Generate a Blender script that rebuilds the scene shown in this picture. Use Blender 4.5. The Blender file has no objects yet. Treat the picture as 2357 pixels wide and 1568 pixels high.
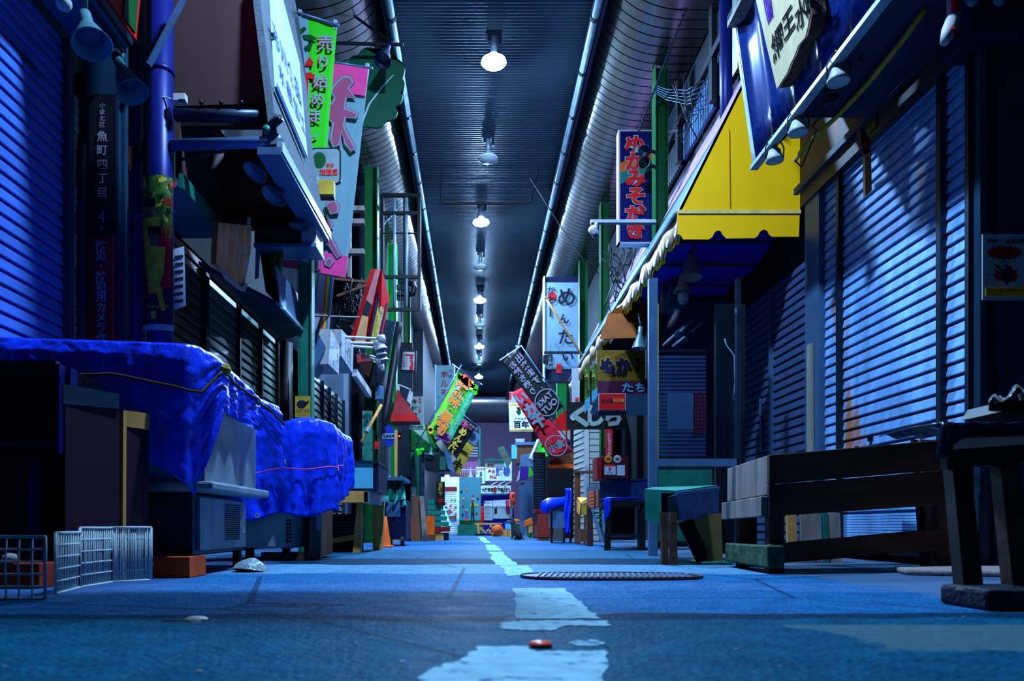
import bpy, bmesh, math, random
from mathutils import Vector, Matrix
R = random.Random(7)
F, CX, CY, CH = 1700.0, 1097.0, 1212.0, 0.24      # focal length (px of the 2357 frame), street vanishing point, camera height
SC = bpy.context.scene
COL = SC.collection
V = Vector
PI = math.pi

def P(px, py, D): return V(((px - CX) * D / F, D, CH + (CY - py) * D / F))
def X(px, D): return (px - CX) * D / F
def Z(py, D): return CH + (CY - py) * D / F
def DG(py): return F * CH / (py - CY)
def G(px, py, z=0.0):
    D = F * (CH - z) / (py - CY); return V(((px - CX) * D / F, D, z))
def PL(px, py, p0, n):
    d = V(((px - CX) / F, 1.0, (CY - py) / F)); o = V((0, 0, CH))
    return o + d * ((V(p0) - o).dot(V(n)) / d.dot(V(n)))

# ------------------------------------------------------------------ mesh builder
class MB:
    def __init__(s): s.v = []; s.f = []
    def add(s, vs, fs):
        b = len(s.v); s.v += [V(p) for p in vs]; s.f += [tuple(b + i for i in f) for f in fs]; return s
    def quad(s, a, b, c, d): return s.add([a, b, c, d], [(0, 1, 2, 3)])
    def box(s, x0, x1, y0, y1, z0, z1):
        return s.add([(x0,y0,z0),(x1,y0,z0),(x1,y1,z0),(x0,y1,z0),(x0,y0,z1),(x1,y0,z1),(x1,y1,z1),(x0,y1,z1)],
                     [(0,3,2,1),(4,5,6,7),(0,1,5,4),(1,2,6,5),(2,3,7,6),(3,0,4,7)])
    def obox(s, o, a, b, c):
        o, a, b, c = V(o), V(a), V(b), V(c)
        return s.add([o,o+a,o+a+b,o+b,o+c,o+a+c,o+a+b+c,o+b+c],
                     [(0,3,2,1),(4,5,6,7),(0,1,5,4),(1,2,6,5),(2,3,7,6),(3,0,4,7)])
    def bar(s, p, q, w, h=None, up=(0,0,1)):
        p, q = V(p), V(q); h = h or w; d = (q - p)
        if d.length < 1e-6: return s
        dn = d.normalized(); up = V(up)
        if abs(dn.dot(up)) > .95: up = V((0,1,0))
        a = dn.cross(up).normalized(); b = a.cross(dn).normalized()
        return s.obox(p - a*w/2 - b*h/2, a*w, b*h, d)
    def prism(s, pts, ext):
        pts = [V(p) for p in pts]; e = V(ext); n = len(pts)
        return s.add(pts + [p + e for p in pts], [tuple(range(n))[::-1], tuple(range(n, 2*n))] + [(i,(i+1)%n,(i+1)%n+n,i+n) for i in range(n)])
    def tube(s, path, r, n=8, cap=True):
        path = [V(p) for p in path]; m = len(path); rs = r if isinstance(r, (list, tuple)) else [r]*m
        vs = []; prev = None
        for i, p in enumerate(path):
            d = (path[min(i+1, m-1)] - path[max(i-1, 0)])
            d = d.normalized() if d.length > 1e-9 else V((0,0,1))
            if prev is None:
                a = d.cross(V((0,0,1)));
                if a.length < 1e-3: a = d.cross(V((0,1,0)))
            else: a = prev - d * prev.dot(d)
            a.normalize(); prev = a; b = d.cross(a)
            vs += [p + (a*math.cos(2*PI*k/n) + b*math.sin(2*PI*k/n)) * rs[i] for k in range(n)]
        fs = [(i*n+k, i*n+(k+1)%n, (i+1)*n+(k+1)%n, (i+1)*n+k) for i in range(m-1) for k in range(n)]
        if cap: fs += [tuple(range(n))[::-1], tuple(range((m-1)*n, m*n))]
        return s.add(vs, fs)
    def lathe(s, prof, o=(0,0,0), ax=(0,0,1), n=20):      # prof: (radius, height along ax)
        o, ax = V(o), V(ax).normalized()
        a = ax.cross(V((0,0,1)))
        if a.length < 1e-3: a = V((1,0,0))
        a.normalize(); b = ax.cross(a); m = len(prof); vs = []
        for r, h in prof: vs += [o + ax*h + (a*math.cos(2*PI*k/n) + b*math.sin(2*PI*k/n))*max(r,1e-4) for k in range(n)]
        return s.add(vs, [(i*n+k, i*n+(k+1)%n, (i+1)*n+(k+1)%n, (i+1)*n+k) for i in range(m-1) for k in range(n)])
    def ball(s, c, r, n=14, sx=1, sy=1, sz=1):
        c = V(c); m = n//2; vs = []
        for i in range(m+1):
            t = PI*i/m
            vs += [c + V((sx*r*max(math.sin(t),1e-3)*math.cos(2*PI*k/n), sy*r*max(math.sin(t),1e-3)*math.sin(2*PI*k/n), sz*r*math.cos(t))) for k in range(n)]
        return s.add(vs, [(i*n+k, (i+1)*n+k, (i+1)*n+(k+1)%n, i*n+(k+1)%n) for i in range(m) for k in range(n)])
    def grid(s, fn, nu, nv):
        vs = [fn(i/nu, j/nv) for j in range(nv+1) for i in range(nu+1)]
        return s.add(vs, [(j*(nu+1)+i, j*(nu+1)+i+1, (j+1)*(nu+1)+i+1, (j+1)*(nu+1)+i) for j in range(nv) for i in range(nu)])
    def build(s, name, m, parent=None, smooth=False, bevel=0, loc=None, thick=0):
        org = ORG.get(parent.name if parent else None)
        if org is None:
            if loc is None:
                lo = V([min(p[i] for p in s.v) for i in range(3)]); hi = V([max(p[i] for p in s.v) for i in range(3)])
                loc = V(((lo.x+hi.x)/2, (lo.y+hi.y)/2, lo.z))
            org = V(loc)
        me = bpy.data.meshes.new(name); me.from_pydata([tuple(p - org) for p in s.v], [], s.f)
        me.materials.append(m)
        if smooth:
            for p in me.polygons: p.use_smooth = True
        me.update()
        o = bpy.data.objects.new(name, me); COL.objects.link(o)
        if parent: o.parent = parent
        else: o.location = org
        ORG[o.name] = org
        if bevel:
            b = o.modifiers.new('edge', 'BEVEL'); b.width = bevel; b.segments = 2; b.limit_method = 'ANGLE'
        if thick:
            b = o.modifiers.new('thick', 'SOLIDIFY'); b.thickness = thick; b.offset = 0
        return o
ORG = {}
def tag(o, label, cat, group=None, kind=None):
    o['label'] = label; o['category'] = cat
    if group: o['group'] = group
    if kind: o['kind'] = kind
    return o
def thing(name, label, cat, loc, group=None):
    o = bpy.data.objects.new(name, None); COL.objects.link(o); o.location = loc; o.empty_display_size = .05
    ORG[o.name] = V(loc); return tag(o, label, cat, group)
def struct(name, mb, m, **k):
    o = mb.build(name, m, **k); o['kind'] = 'structure'; return o
def dup(root, loc, label, group=None, rz=0.0, sc=1.0):
    r = root.copy(); COL.objects.link(r); r.location = loc; r.rotation_euler = (0, 0, rz); r.scale = (sc, sc, sc)
    r['label'] = label
    if group: r['group'] = group
    def rec(src, dst):
        for ch in list(src.children):
            c = ch.copy(); COL.objects.link(c); c.parent = dst; rec(ch, c)
    rec(root, r); return r

# ------------------------------------------------------------------ materials
T = (.36, .61, 1.0)                                   # tint of the alley lamps
def lin(c): c /= 255.0; return c/12.92 if c <= .04045 else ((c+.055)/1.055)**2.4
def A(r, g, b, k=2.4): return tuple(min(.95, max(.0004, lin(c)/(t*k))) for c, t in zip((r, g, b), T))
def mk(name, rgb, rough=.6, metal=0.0, var=.22, scale=7.0, bump=0.0, stretch=(1,1,1), stain=None, stain_at=.6, stain_scale=3.0, spec=.22, soft=.08, detail=3.0):
    m = bpy.data.materials.new(name); m.use_nodes = True; nt = m.node_tree; n = nt.nodes; L = nt.links
    b = n['Principled BSDF']; b.inputs['Roughness'].default_value = rough; b.inputs['Metallic'].default_value = metal
    b.inputs['Specular IOR Level'].default_value = spec
    tc = n.new('ShaderNodeTexCoord'); mp = n.new('ShaderNodeMapping'); mp.inputs['Scale'].default_value = stretch
    L.new(tc.outputs['Object'], mp.inputs['Vector'])
    nz = n.new('ShaderNodeTexNoise'); nz.inputs['Scale'].default_value = scale; nz.inputs['Detail'].default_value = detail
    L.new(mp.outputs['Vector'], nz.inputs['Vector'])
    rp = n.new('ShaderNodeValToRGB'); e = rp.color_ramp.elements
    e[0].position = .3; e[1].position = .7
    e[0].color = (*[c*(1-var) for c in rgb], 1); e[1].color = (*[min(.97, c*(1+var)) for c in rgb], 1)
    L.new(nz.outputs['Fac'], rp.inputs['Fac']); out = rp.outputs['Color']
    if stain:
        nz2 = n.new('ShaderNodeTexNoise'); nz2.inputs['Scale'].default_value = stain_scale; nz2.inputs['Detail'].default_value = 6
        L.new(mp.outputs['Vector'], nz2.inputs['Vector'])
        r2 = n.new('ShaderNodeValToRGB'); r2.color_ramp.elements[0].position = stain_at; r2.color_ramp.elements[1].position = stain_at + soft
        L.new(nz2.outputs['Fac'], r2.inputs['Fac'])
        mx = n.new('ShaderNodeMix'); mx.data_type = 'RGBA'; L.new(r2.outputs['Color'], mx.inputs['Factor'])
        L.new(out, mx.inputs['A']); mx.inputs['B'].default_value = (*stain, 1); out = mx.outputs['Result']
    L.new(out, b.inputs['Base Color'])
    if bump:
        bp = n.new('ShaderNodeBump'); bp.inputs['Strength'].default_value = bump; bp.inputs['Distance'].default_value = .02
        L.new(nz.outputs['Fac'], bp.inputs['Height']); L.new(bp.outputs['Normal'], b.inputs['Normal'])
    return m
def glow(name, rgb, st):
    m = bpy.data.materials.new(name); m.use_nodes = True; b = m.node_tree.nodes['Principled BSDF']
    b.inputs['Base Color'].default_value = (.8,.8,.8,1)
    b.inputs['Emission Color'].default_value = (*rgb, 1); b.inputs['Emission Strength'].default_value = st
    return m
def glass(name, tint=(.75,.85,.95), refl=.12, alpha=.9):
    m = bpy.data.materials.new(name); m.use_nodes = True; nt = m.node_tree; n = nt.nodes; L = nt.links
    n.remove(n['Principled BSDF']); o = n['Material Output']
    t = n.new('ShaderNodeBsdfTransparent'); t.inputs['Color'].default_value = (*[c*alpha for c in tint], 1)
    g = n.new('ShaderNodeBsdfGlossy'); g.inputs['Roughness'].default_value = .04
    nz = n.new('ShaderNodeTexNoise'); nz.inputs['Scale'].default_value = 3
    mth = n.new('ShaderNodeMath'); mth.operation = 'MULTIPLY'; mth.inputs[1].default_value = refl*2; L.new(nz.outputs['Fac'], mth.inputs[0])
    x = n.new('ShaderNodeMixShader'); L.new(mth.outputs[0], x.inputs[0]); L.new(t.outputs[0], x.inputs[1]); L.new(g.outputs[0], x.inputs[2]); L.new(x.outputs[0], o.inputs['Surface'])
    return m

W_WOOD = (1, 1, .12)
m_white = mk('white paint', A(165,200,250), .5, var=.1, stain=A(90,110,140), stain_at=.66)
m_white2 = mk('white sheet', A(150,195,250), .45, var=.06)
m_cloth_white = mk('white cloth', (.17,.27,.32), .8, var=.06)
m_blue_ink = mk('blue ink', A(70,110,235), .6, var=.05)
m_navy = mk('navy paint', A(8,14,80), .5)
m_black = mk('black paint', A(6,10,22), .5)
m_blacktxt = mk('black ink', A(8,14,45), .6, var=.05)
m_char = mk('charcoal metal', A(24,34,58), .45, .3)
m_red = mk('red paint', A(190,20,30), .5)
m_redtxt = mk('red ink', A(205,25,35), .55, var=.08)
m_dred = mk('dark red paint', A(120,10,30), .5)
m_sig_red = mk('crimson plate', (.62,.003,.02), .45, var=.08)
m_yellow = mk('yellow canvas', (.93,.44,.0005), .55, var=.06, scale=3, bump=.25, stretch=(1,1,.4))
m_orange = mk('orange canvas', A(225,110,20), .6)
m_green = mk('green steel', A(6,84,46), .45, .1, var=.15)
m_lime = mk('lime cloth', A(40,215,30), .7, var=.05)
m_teal = mk('teal steel', A(20,120,125), .5, .1, stain=A(20,60,70), stain_at=.62)
m_tealcloth = mk('teal cloth', A(15,140,150), .6)
m_bluemetal = mk('blue grey steel', A(70,125,205), .4, .35, var=.15)
m_bluepole = mk('deep blue steel', (.004,.008,.10), .38, .2, var=.15)
m_steel = mk('worn stainless steel', (.24,.30,.36), .35, .35, var=.25, stretch=(1,1,.3))
m_dsteel = mk('dark steel', A(30,55,95), .4, .5, var=.3, stain=A(60,45,40), stain_at=.66)
m_galv = mk('galvanised pipe', (.22,.30,.33), .4, .1)
m_bright = mk('bright white board', (.80,.86,.86), .5, var=.05)  # brighter white standing in for lamp light at the far end
m_orange_d = mk('shaded orange canvas', (.26,.06,.004), .7)  # darker copy of the orange canvas, awning shade put into its colour
m_wood = mk('pale timber', A(190,165,110), .65, var=.25, scale=9, stretch=(1,1,.2))
m_wood_d = mk('dark weathered timber', A(74,60,58), .75, var=.5, scale=6, stretch=(.25,1,1.6), stain=A(25,30,40), stain_at=.55, bump=.3)
m_wood_g = mk('grey weathered timber', A(120,135,160), .75, var=.4, scale=14, stretch=(1,1,.15), stain=A(45,70,100), stain_at=.55, bump=.3)
m_brown = mk('brown board', A(96,70,55), .65, stretch=W_WOOD)
m_maroon = mk('maroon canvas', (.055,.02,.02), .75, var=.12, scale=2, stretch=(3,1,.4))
m_rustcanvas = mk('rust red canvas', (.26,.03,.02), .8, var=.2)
m_stone = mk('speckled board', A(150,170,205), .8, var=.25, scale=40, stain=A(60,65,85), stain_at=.62, stain_scale=60)
m_pink = mk('pink cloth', A(215,70,190), .7, var=.08)
m_purple = mk('purple canvas', A(60,10,200), .6)
m_olive = mk('olive cloth', A(165,165,60), .7)
m_skin = mk('printed skin', A(120,90,90), .6)
m_rust = mk('rusted panel', A(70,75,95), .55, .35, var=.4, scale=4, stain=A(140,95,60), stain_at=.6, stretch=(1,1,.35))
m_darkpanel = mk('dark blue sheet', A(20,62,110), .55, .1, var=.12, stain=A(8,20,40), stain_at=.68)
m_tarp = mk('blue tarpaulin', (.004,.035,.72), .32, var=.3, scale=11, bump=.9, spec=.5, stretch=(1,1,.6), detail=5)
m_rope = mk('rope', A(60,60,50), .9)
m_cable = mk('black cable', A(14,20,34), .5)
m_lightblue = mk('pale blue panel', (.10,.42,.60), .35, var=.08)
m_brick = mk('terracotta', A(190,85,35), .8, var=.12)
m_wire = mk('white coated wire', (.55,.62,.62), .45, var=.1)
m_glass = glass('window glass')
m_lampglass = mk('lamp lens', A(150,200,240), .15, var=.05)
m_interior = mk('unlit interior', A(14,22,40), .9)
m_grassy = mk('printed foliage', A(60,120,50), .5, var=.9, scale=18, stain=A(210,220,90), stain_at=.55, stain_scale=20)
# ------------------------------------------------------------------ lettering (built-in font, turned into meshes)
TMP = bpy.data.scenes.new('lettering_tmp')
GL = {}
def glyph(s, off=0.0, res=2):
    k = (s, off)
    if k not in GL:
        c = bpy.data.curves.new('g', 'FONT'); c.body = s; c.size = 1; c.offset = off; c.resolution_u = res; c.align_x = 'CENTER'
        o = bpy.data.objects.new('g', c); TMP.collection.objects.link(o)
        TMP.view_layers[0].update(); dg = TMP.view_layers[0].depsgraph
        me = bpy.data.meshes.new_from_object(o.evaluated_get(dg))
        vs = [(v.co.x, v.co.y) for v in me.vertices]; fs = [tuple(p.vertices) for p in me.polygons]
        bpy.data.objects.remove(o); bpy.data.curves.remove(c); bpy.data.meshes.remove(me)
        if vs:
            x0, x1 = min(v[0] for v in vs), max(v[0] for v in vs); y0, y1 = min(v[1] for v in vs), max(v[1] for v in vs)
            vs = [(x-(x0+x1)/2, y-(y0+y1)/2) for x, y in vs]; GL[k] = (vs, fs, x1-x0, y1-y0)
        else: GL[k] = ([], [], 0, 0)
    return GL[k]
def put(mb, s, c, u, v, size, bold=0.0, lift=.004, sx=1.0, fit=None):
    vs, fs, w, h = glyph(s, bold); u, v, c = V(u).normalized(), V(v).normalized(), V(c); n = u.cross(v)
    if fit and w: sx = fit / (w*size)
    mb.add([c + u*(x*size*sx) + v*(y*size) + n*lift for x, y in vs], fs)
def write(parent, m, s, c, u=(1,0,0), v=(0,0,1), size=.1, vert=True, step=None, bold=.0, lift=.004, sx=1.0, name='lettering', fit=None):
    """vertical: c is the centre of the first character; horizontal: c is the centre of the line."""
    mb = MB(); st = step or size*1.08
    if vert:
        for i, ch in enumerate(s):
            if ch == 'ー': put(mb, '|', V(c) - V(v).normalized()*st*i, u, v, size*.8, bold, lift, sx)
            elif ch != ' ': put(mb, ch, V(c) - V(v).normalized()*st*i, u, v, size, bold, lift, sx)
    else: put(mb, s, c, u, v, size, bold, lift, sx, fit)
    return mb.build(name, m, parent)
def outlined(parent, m_in, m_out, s, c, u=(1,0,0), v=(0,0,1), size=.1, vert=True, step=None, bold=.03, edge=.05, lift=.004, sx=1.0, fit=None):
    write(parent, m_out, s, c, u, v, size, vert, step, bold+edge, lift, sx, 'lettering_outline', fit and fit+edge*size)
    return write(parent, m_in, s, c, u, v, size, vert, step, bold, lift+.004, sx, 'lettering', fit)
def disc(c, u, v, r, n=20, ry=None):
    c, u, v = V(c), V(u).normalized(), V(v).normalized(); ry = ry or r
    return [c + u*(r*math.cos(2*PI*k/n)) + v*(ry*math.sin(2*PI*k/n)) for k in range(n)]
def poly(mb, pts): mb.add(pts, [tuple(range(len(pts)))]); return mb
def stroke(pts, w, u, v, c, sc, n, lift):           # brush stroke: points in a local frame, half-widths w
    mb = MB(); vs = []; u, v, c, n = V(u), V(v), V(c), V(n); m = len(pts)
    for i, p in enumerate(pts):
        a, b = pts[max(i-1,0)], pts[min(i+1,m-1)]; dx, dy = b[0]-a[0], b[1]-a[1]; l = math.hypot(dx,dy) or 1
        ww = w[i] if isinstance(w,(list,tuple)) else w
        for s in (-1,1): vs.append(c + u*((p[0]-s*dy/l*ww)*sc) + v*((p[1]+s*dx/l*ww)*sc) + n*lift)
    return mb.add(vs, [(2*i,2*i+1,2*i+3,2*i+2) for i in range(m-1)])

# ------------------------------------------------------------------ camera, world
cam = bpy.data.cameras.new('camera'); co = bpy.data.objects.new('camera', cam); COL.objects.link(co)
co.location = (0, 0, CH); co.rotation_euler = (PI/2, 0, 0)
cam.sensor_width = 36; cam.sensor_fit = 'HORIZONTAL'; cam.lens = 36*F/2357
cam.shift_x = (1178.5 - CX)/2357; cam.shift_y = (CY - 784)/2357; cam.clip_start = .02; cam.clip_end = 200
cam.dof.use_dof = True; cam.dof.focus_distance = 6.0; cam.dof.aperture_fstop = 3.6
SC.camera = co
w = bpy.data.worlds.new('night'); SC.world = w; w.use_nodes = True
w.node_tree.nodes['Background'].inputs['Color'].default_value = (.03, .12, .75, 1)
w.node_tree.nodes['Background'].inputs['Strength'].default_value = .055
SC.view_settings.view_transform = 'Standard'; SC.view_settings.look = 'None'; SC.view_settings.gamma = 1.0; SC.view_settings.use_curve_mapping = False
SC.view_settings.exposure = 0.0
SC.cycles.max_bounces = 6; SC.cycles.diffuse_bounces = 3; SC.cycles.glossy_bounces = 3; SC.cycles.transmission_bounces = 4; SC.cycles.transparent_max_bounces = 6
SC.cycles.sample_clamp_indirect = 4.0; SC.cycles.caustics_reflective = False; SC.cycles.caustics_refractive = False
SC.cycles.use_denoising = True; SC.cycles.use_adaptive_sampling = True; SC.cycles.adaptive_threshold = .02

# ------------------------------------------------------------------ floor
def floor_mat():
    m = bpy.data.materials.new('alley asphalt'); m.use_nodes = True; nt = m.node_tree; n = nt.nodes; L = nt.links; b = n['Principled BSDF']
    geo = n.new('ShaderNodeNewGeometry'); sep = n.new('ShaderNodeSeparateXYZ'); L.new(geo.outputs['Position'], sep.inputs[0])
    def math_(op, a, c, cl=False):
        k = n.new('ShaderNodeMath'); k.operation = op; k.use_clamp = cl
        for i, x in enumerate((a, c)):
            if x is None: continue
            if isinstance(x, (int, float)): k.inputs[i].default_value = x
            else: L.new(x, k.inputs[i])
        return k.outputs[0]
    def noise(sc, det=4, stretch=None):
        k = n.new('ShaderNodeTexNoise'); k.inputs['Scale'].default_value = sc; k.inputs['Detail'].default_value = det
        if stretch:
            mp = n.new('ShaderNodeMapping'); mp.inputs['Scale'].default_value = stretch; L.new(geo.outputs['Position'], mp.inputs[0]); L.new(mp.outputs[0], k.inputs['Vector'])
        else: L.new(geo.outputs['Position'], k.inputs['Vector'])
        return k.outputs['Fac']
    # bands laid across the alley: old patches of asphalt and concrete, boundaries in metres along the alley
    big = noise(.9, 3)
    yy = math_('ADD', sep.outputs['Y'], math_('MULTIPLY', math_('SUBTRACT', big, .5), .5))
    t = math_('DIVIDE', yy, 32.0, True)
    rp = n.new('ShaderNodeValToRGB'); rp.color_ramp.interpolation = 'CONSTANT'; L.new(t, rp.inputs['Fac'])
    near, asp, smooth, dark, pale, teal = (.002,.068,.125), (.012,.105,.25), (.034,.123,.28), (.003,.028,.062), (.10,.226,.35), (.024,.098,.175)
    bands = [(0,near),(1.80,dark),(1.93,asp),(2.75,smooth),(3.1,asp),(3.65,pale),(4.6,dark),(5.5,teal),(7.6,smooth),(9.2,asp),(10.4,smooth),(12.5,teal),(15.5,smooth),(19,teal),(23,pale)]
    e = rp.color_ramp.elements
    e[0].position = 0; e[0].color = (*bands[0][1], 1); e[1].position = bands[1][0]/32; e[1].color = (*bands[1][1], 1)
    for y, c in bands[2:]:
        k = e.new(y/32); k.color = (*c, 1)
    # grain
    g1 = noise(75, 3); g2 = noise(9, 5)
    gr = n.new('ShaderNodeValToRGB'); gr.color_ramp.elements[0].position = .32; gr.color_ramp.elements[1].position = .68
    gr.color_ramp.elements[0].color = (.32,.36,.42,1); gr.color_ramp.elements[1].color = (1.5,1.5,1.45,1); L.new(g1, gr.inputs['Fac'])
    gr2 = n.new('ShaderNodeValToRGB'); gr2.color_ramp.elements[0].position = .35; gr2.color_ramp.elements[1].position = .7
    gr2.color_ramp.elements[0].color = (.72,.76,.8,1); gr2.color_ramp.elements[1].color = (1.15,1.15,1.12,1); L.new(g2, gr2.inputs['Fac'])
    def mul(a, c):
        k = n.new('ShaderNodeMix'); k.data_type = 'RGBA'; k.blend_type = 'MULTIPLY'; k.inputs['Factor'].default_value = 1
        L.new(a, k.inputs['A']); L.new(c, k.inputs['B']); return k.outputs['Result']
    col = mul(mul(rp.outputs['Color'], gr.outputs['Color']), gr2.outputs['Color'])
    def over(col, rgb, x, edge, wob, soft=.04, below=False):
        f = math_('ADD', x, math_('MULTIPLY', math_('SUBTRACT', noise(3.5, 6), .5), wob))
        f = math_('DIVIDE', math_('SUBTRACT', f, edge) if not below else math_('SUBTRACT', edge, f), soft, True)
        return f
    def mixc(col, rgb, f):
        k = n.new('ShaderNodeMix'); k.data_type = 'RGBA'; L.new(f, k.inputs['Factor']); L.new(col, k.inputs['A']); k.inputs['B'].default_value = (*rgb, 1); return k.outputs['Result']
    # concrete gutter strips along both shop fronts and the ragged concrete patch on the near side
    col = mixc(col, A(78,124,190), math_('MULTIPLY', over(col, 0, sep.outputs['X'], 1.55, .5, .1), math_('MULTIPLY', math_('GREATER_THAN', sep.outputs['Y'], 2.0), .75)))
    col = mixc(col, A(60,100,185), math_('MULTIPLY', over(col, 0, sep.outputs['X'], -1.25, .5, .1, True), math_('MULTIPLY', math_('GREATER_THAN', sep.outputs['Y'], 2.4), .5)))
    patch = math_('MULTIPLY', over(col, 0, sep.outputs['X'], .78, .35, .02), over(col, 0, sep.outputs['Y'], 1.42, .22, .02))
    patch = math_('MULTIPLY', patch, math_('LESS_THAN', sep.outputs['Y'], 1.8))
    col = mixc(col, A(62,112,150), math_('MULTIPLY', patch, .85))
    # cracks
    vo = n.new('ShaderNodeTexVoronoi'); vo.feature = 'DISTANCE_TO_EDGE'; vo.inputs['Scale'].default_value = .7; L.new(geo.outputs['Position'], vo.inputs['Vector'])
    cr = math_('LESS_THAN', vo.outputs['Distance'], .006)
    col = mixc(col, A(6,20,44), math_('MULTIPLY', cr, .6))
    L.new(col, b.inputs['Base Color'])
    b.inputs['Roughness'].default_value = .55; b.inputs['Specular IOR Level'].default_value = .015
    rr = n.new('ShaderNodeMapRange'); rr.inputs['To Min'].default_value = .42; rr.inputs['To Max'].default_value = .75; L.new(g2, rr.inputs['Value']); L.new(rr.outputs['Result'], b.inputs['Roughness'])
    bp = n.new('ShaderNodeBump'); bp.inputs['Strength'].default_value = .9; bp.inputs['Distance'].default_value = .006
    L.new(g1, bp.inputs['Height'])
    bp2 = n.new('ShaderNodeBump'); bp2.inputs['Strength'].default_value = .35; bp2.inputs['Distance'].default_value = .05; L.new(g2, bp2.inputs['Height']); L.new(bp.outputs['Normal'], bp2.inputs['Normal'])
    L.new(bp2.outputs['Normal'], b.inputs['Normal'])
    return m
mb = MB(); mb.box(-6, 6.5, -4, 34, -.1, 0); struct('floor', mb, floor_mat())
m_line = mk('worn road paint', (.25,.44,.50), .8, spec=.03, var=.15, scale=20, stain=(.03,.13,.24), stain_at=.58, stain_scale=22, soft=.1)
def ragged(px_pts, name='road_line', jit=.010, sub=9):
    pts = [G(x, y, .002) for x, y in px_pts]; out = []
    for i, p in enumerate(pts):
        q = pts[(i+1) % len(pts)]
        for k in range(sub):
            a = p.lerp(q, k/sub); j = 0 if k == 0 else jit
            out.append(a + V((R.uniform(-j,j), R.uniform(-j,j)*1.5, 0)))
    return out
mb = MB()
for pts in ([(955,1575),(1000,1535),(1060,1520),(1100,1488),(1215,1488),(1240,1500),(1392,1497),(1396,1575)],
            [(1298,1475),(1375,1474),(1398,1484),(1330,1486)],
            [(1152,1448),(1150,1433),(1230,1428),(1395,1428),(1400,1440),(1300,1440),(1270,1452)],
            [(1182,1354),(1300,1354),(1330,1380),(1352,1400),(1385,1424),(1188,1424)],
            [(1150,1302),(1214,1302),(1230,1318),(1200,1324),(1170,1326)],
            [(1126,1270),(1158,1270),(1190,1301),(1140,1301)],
            [(1116,1254),(1140,1254),(1156,1268),(1124,1268)],
            [(1098,1236),(1112,1236),(1132,1250),(1114,1250)]):
    q = ragged(pts, jit=.008 if pts[0][1] > 1290 else .02); poly(mb, q)
tag(struct('road_line', mb, m_line), 'worn white painted centre line along the alley floor', 'road marking')

# ------------------------------------------------------------------ arcade roof
m_ceil = mk('ribbed roof sheet', (.028,.048,.068), .38, .25, var=.15, scale=1.2)
m_vault = mk('polished soffit slats', (.24,.20,.19), .25, .85, var=.2, scale=1.0)
m_gap = mk('soffit joint', A(5,7,12), .8)
mb = MB(); xs = (-.98, 1.34); n = int(33.5/.055*5); vs = []
for i in range(n+1):
    y = -1.2 + i*.011; z = 6.0 + .010*math.cos(2*PI*y/.055)
    vs += [(xs[0], y, z), (xs[1], y, z)]
mb.add(vs, [(2*i, 2*i+1, 2*i+3, 2*i+2) for i in range(n)]); struct('ceiling', mb, m_ceil, smooth=True)
def vault(sgn, x0, xe, xw, name):
    prof = []
    for k in range(13):
        a = PI/2*k/12; prof.append((xe - (xe-x0)*math.cos(a), 6.06 - .56*math.sin(a)))
    prof.append((xw, 5.5)); m = len(prof)
    mb = MB(); gp = MB(); y = -1.0; pitch = .147
    while y < 32:
        for MBx, ya, yb, off in ((mb, y, y+pitch-.016, 0),):
            vs = [(sgn*x, yy, z) for yy in (ya, yb) for x, z in prof]
            MBx.add(vs, [(i, i+1, i+1+m, i+m) for i in range(m-1)])
            vs = [(sgn*x, yy, z + (.03 if s else 0)) for yy, s in ((yb, 0), (yb, 1)) for x, z in prof]
            MBx.add(vs, [(i, i+1, i+1+m, i+m) for i in range(m-1)])
        y += pitch
    gp.add([(sgn*x, yy, z+.03) for yy in (-1.0, 32.1) for x, z in prof], [(i, i+1, i+1+m, i+m) for i in range(m-1)])
    o = struct('ceiling_'+name, mb, m_vault, smooth=True); struct('ceiling_backing_'+name, gp, m_gap, smooth=True)
vault(1, 1.37, 2.12, 2.46, 'right'); vault(-1, 1.02, 1.76, 2.5, 'left')
mb = MB()
for x in (-.985, 1.35): mb.box(x-.02, x+.02, -1, 32, 5.72, 6.06)
struct('beam_roof', mb, m_navy)
mb = MB(); mb.box(-3.4, 3.4, -1.2, 33.2, 6.1, 6.2); struct('roof', mb, m_interior)
# conduit tracks with clips
for nm, x, lb in (('conduit_left', -.92, 'pale conduit pipe along the roof edge over the green and pink banners'), ('conduit_right', 1.28, 'pale conduit pipe along the roof edge over the yellow awning')):
    t = thing('conduit_pipe', lb, 'pipe', (x, 6, 5.7))
    mb = MB(); mb.tube([(x, -1, 5.74), (x, 32, 5.74)], .042, 10); mb.build('pipe', m_galv, t, smooth=True)
    y = 7.0
    while y < 32: mb = MB(); mb.tube([(x, y, 5.74), (x, y+.05, 5.74)], .053, 10); mb.build('collar', m_char, t); y += .95
    mb = MB(); mb.box(x-.03, x+.03, -1, 32, 5.785, 5.86); mb.build('rail_mount', m_navy, t)
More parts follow.
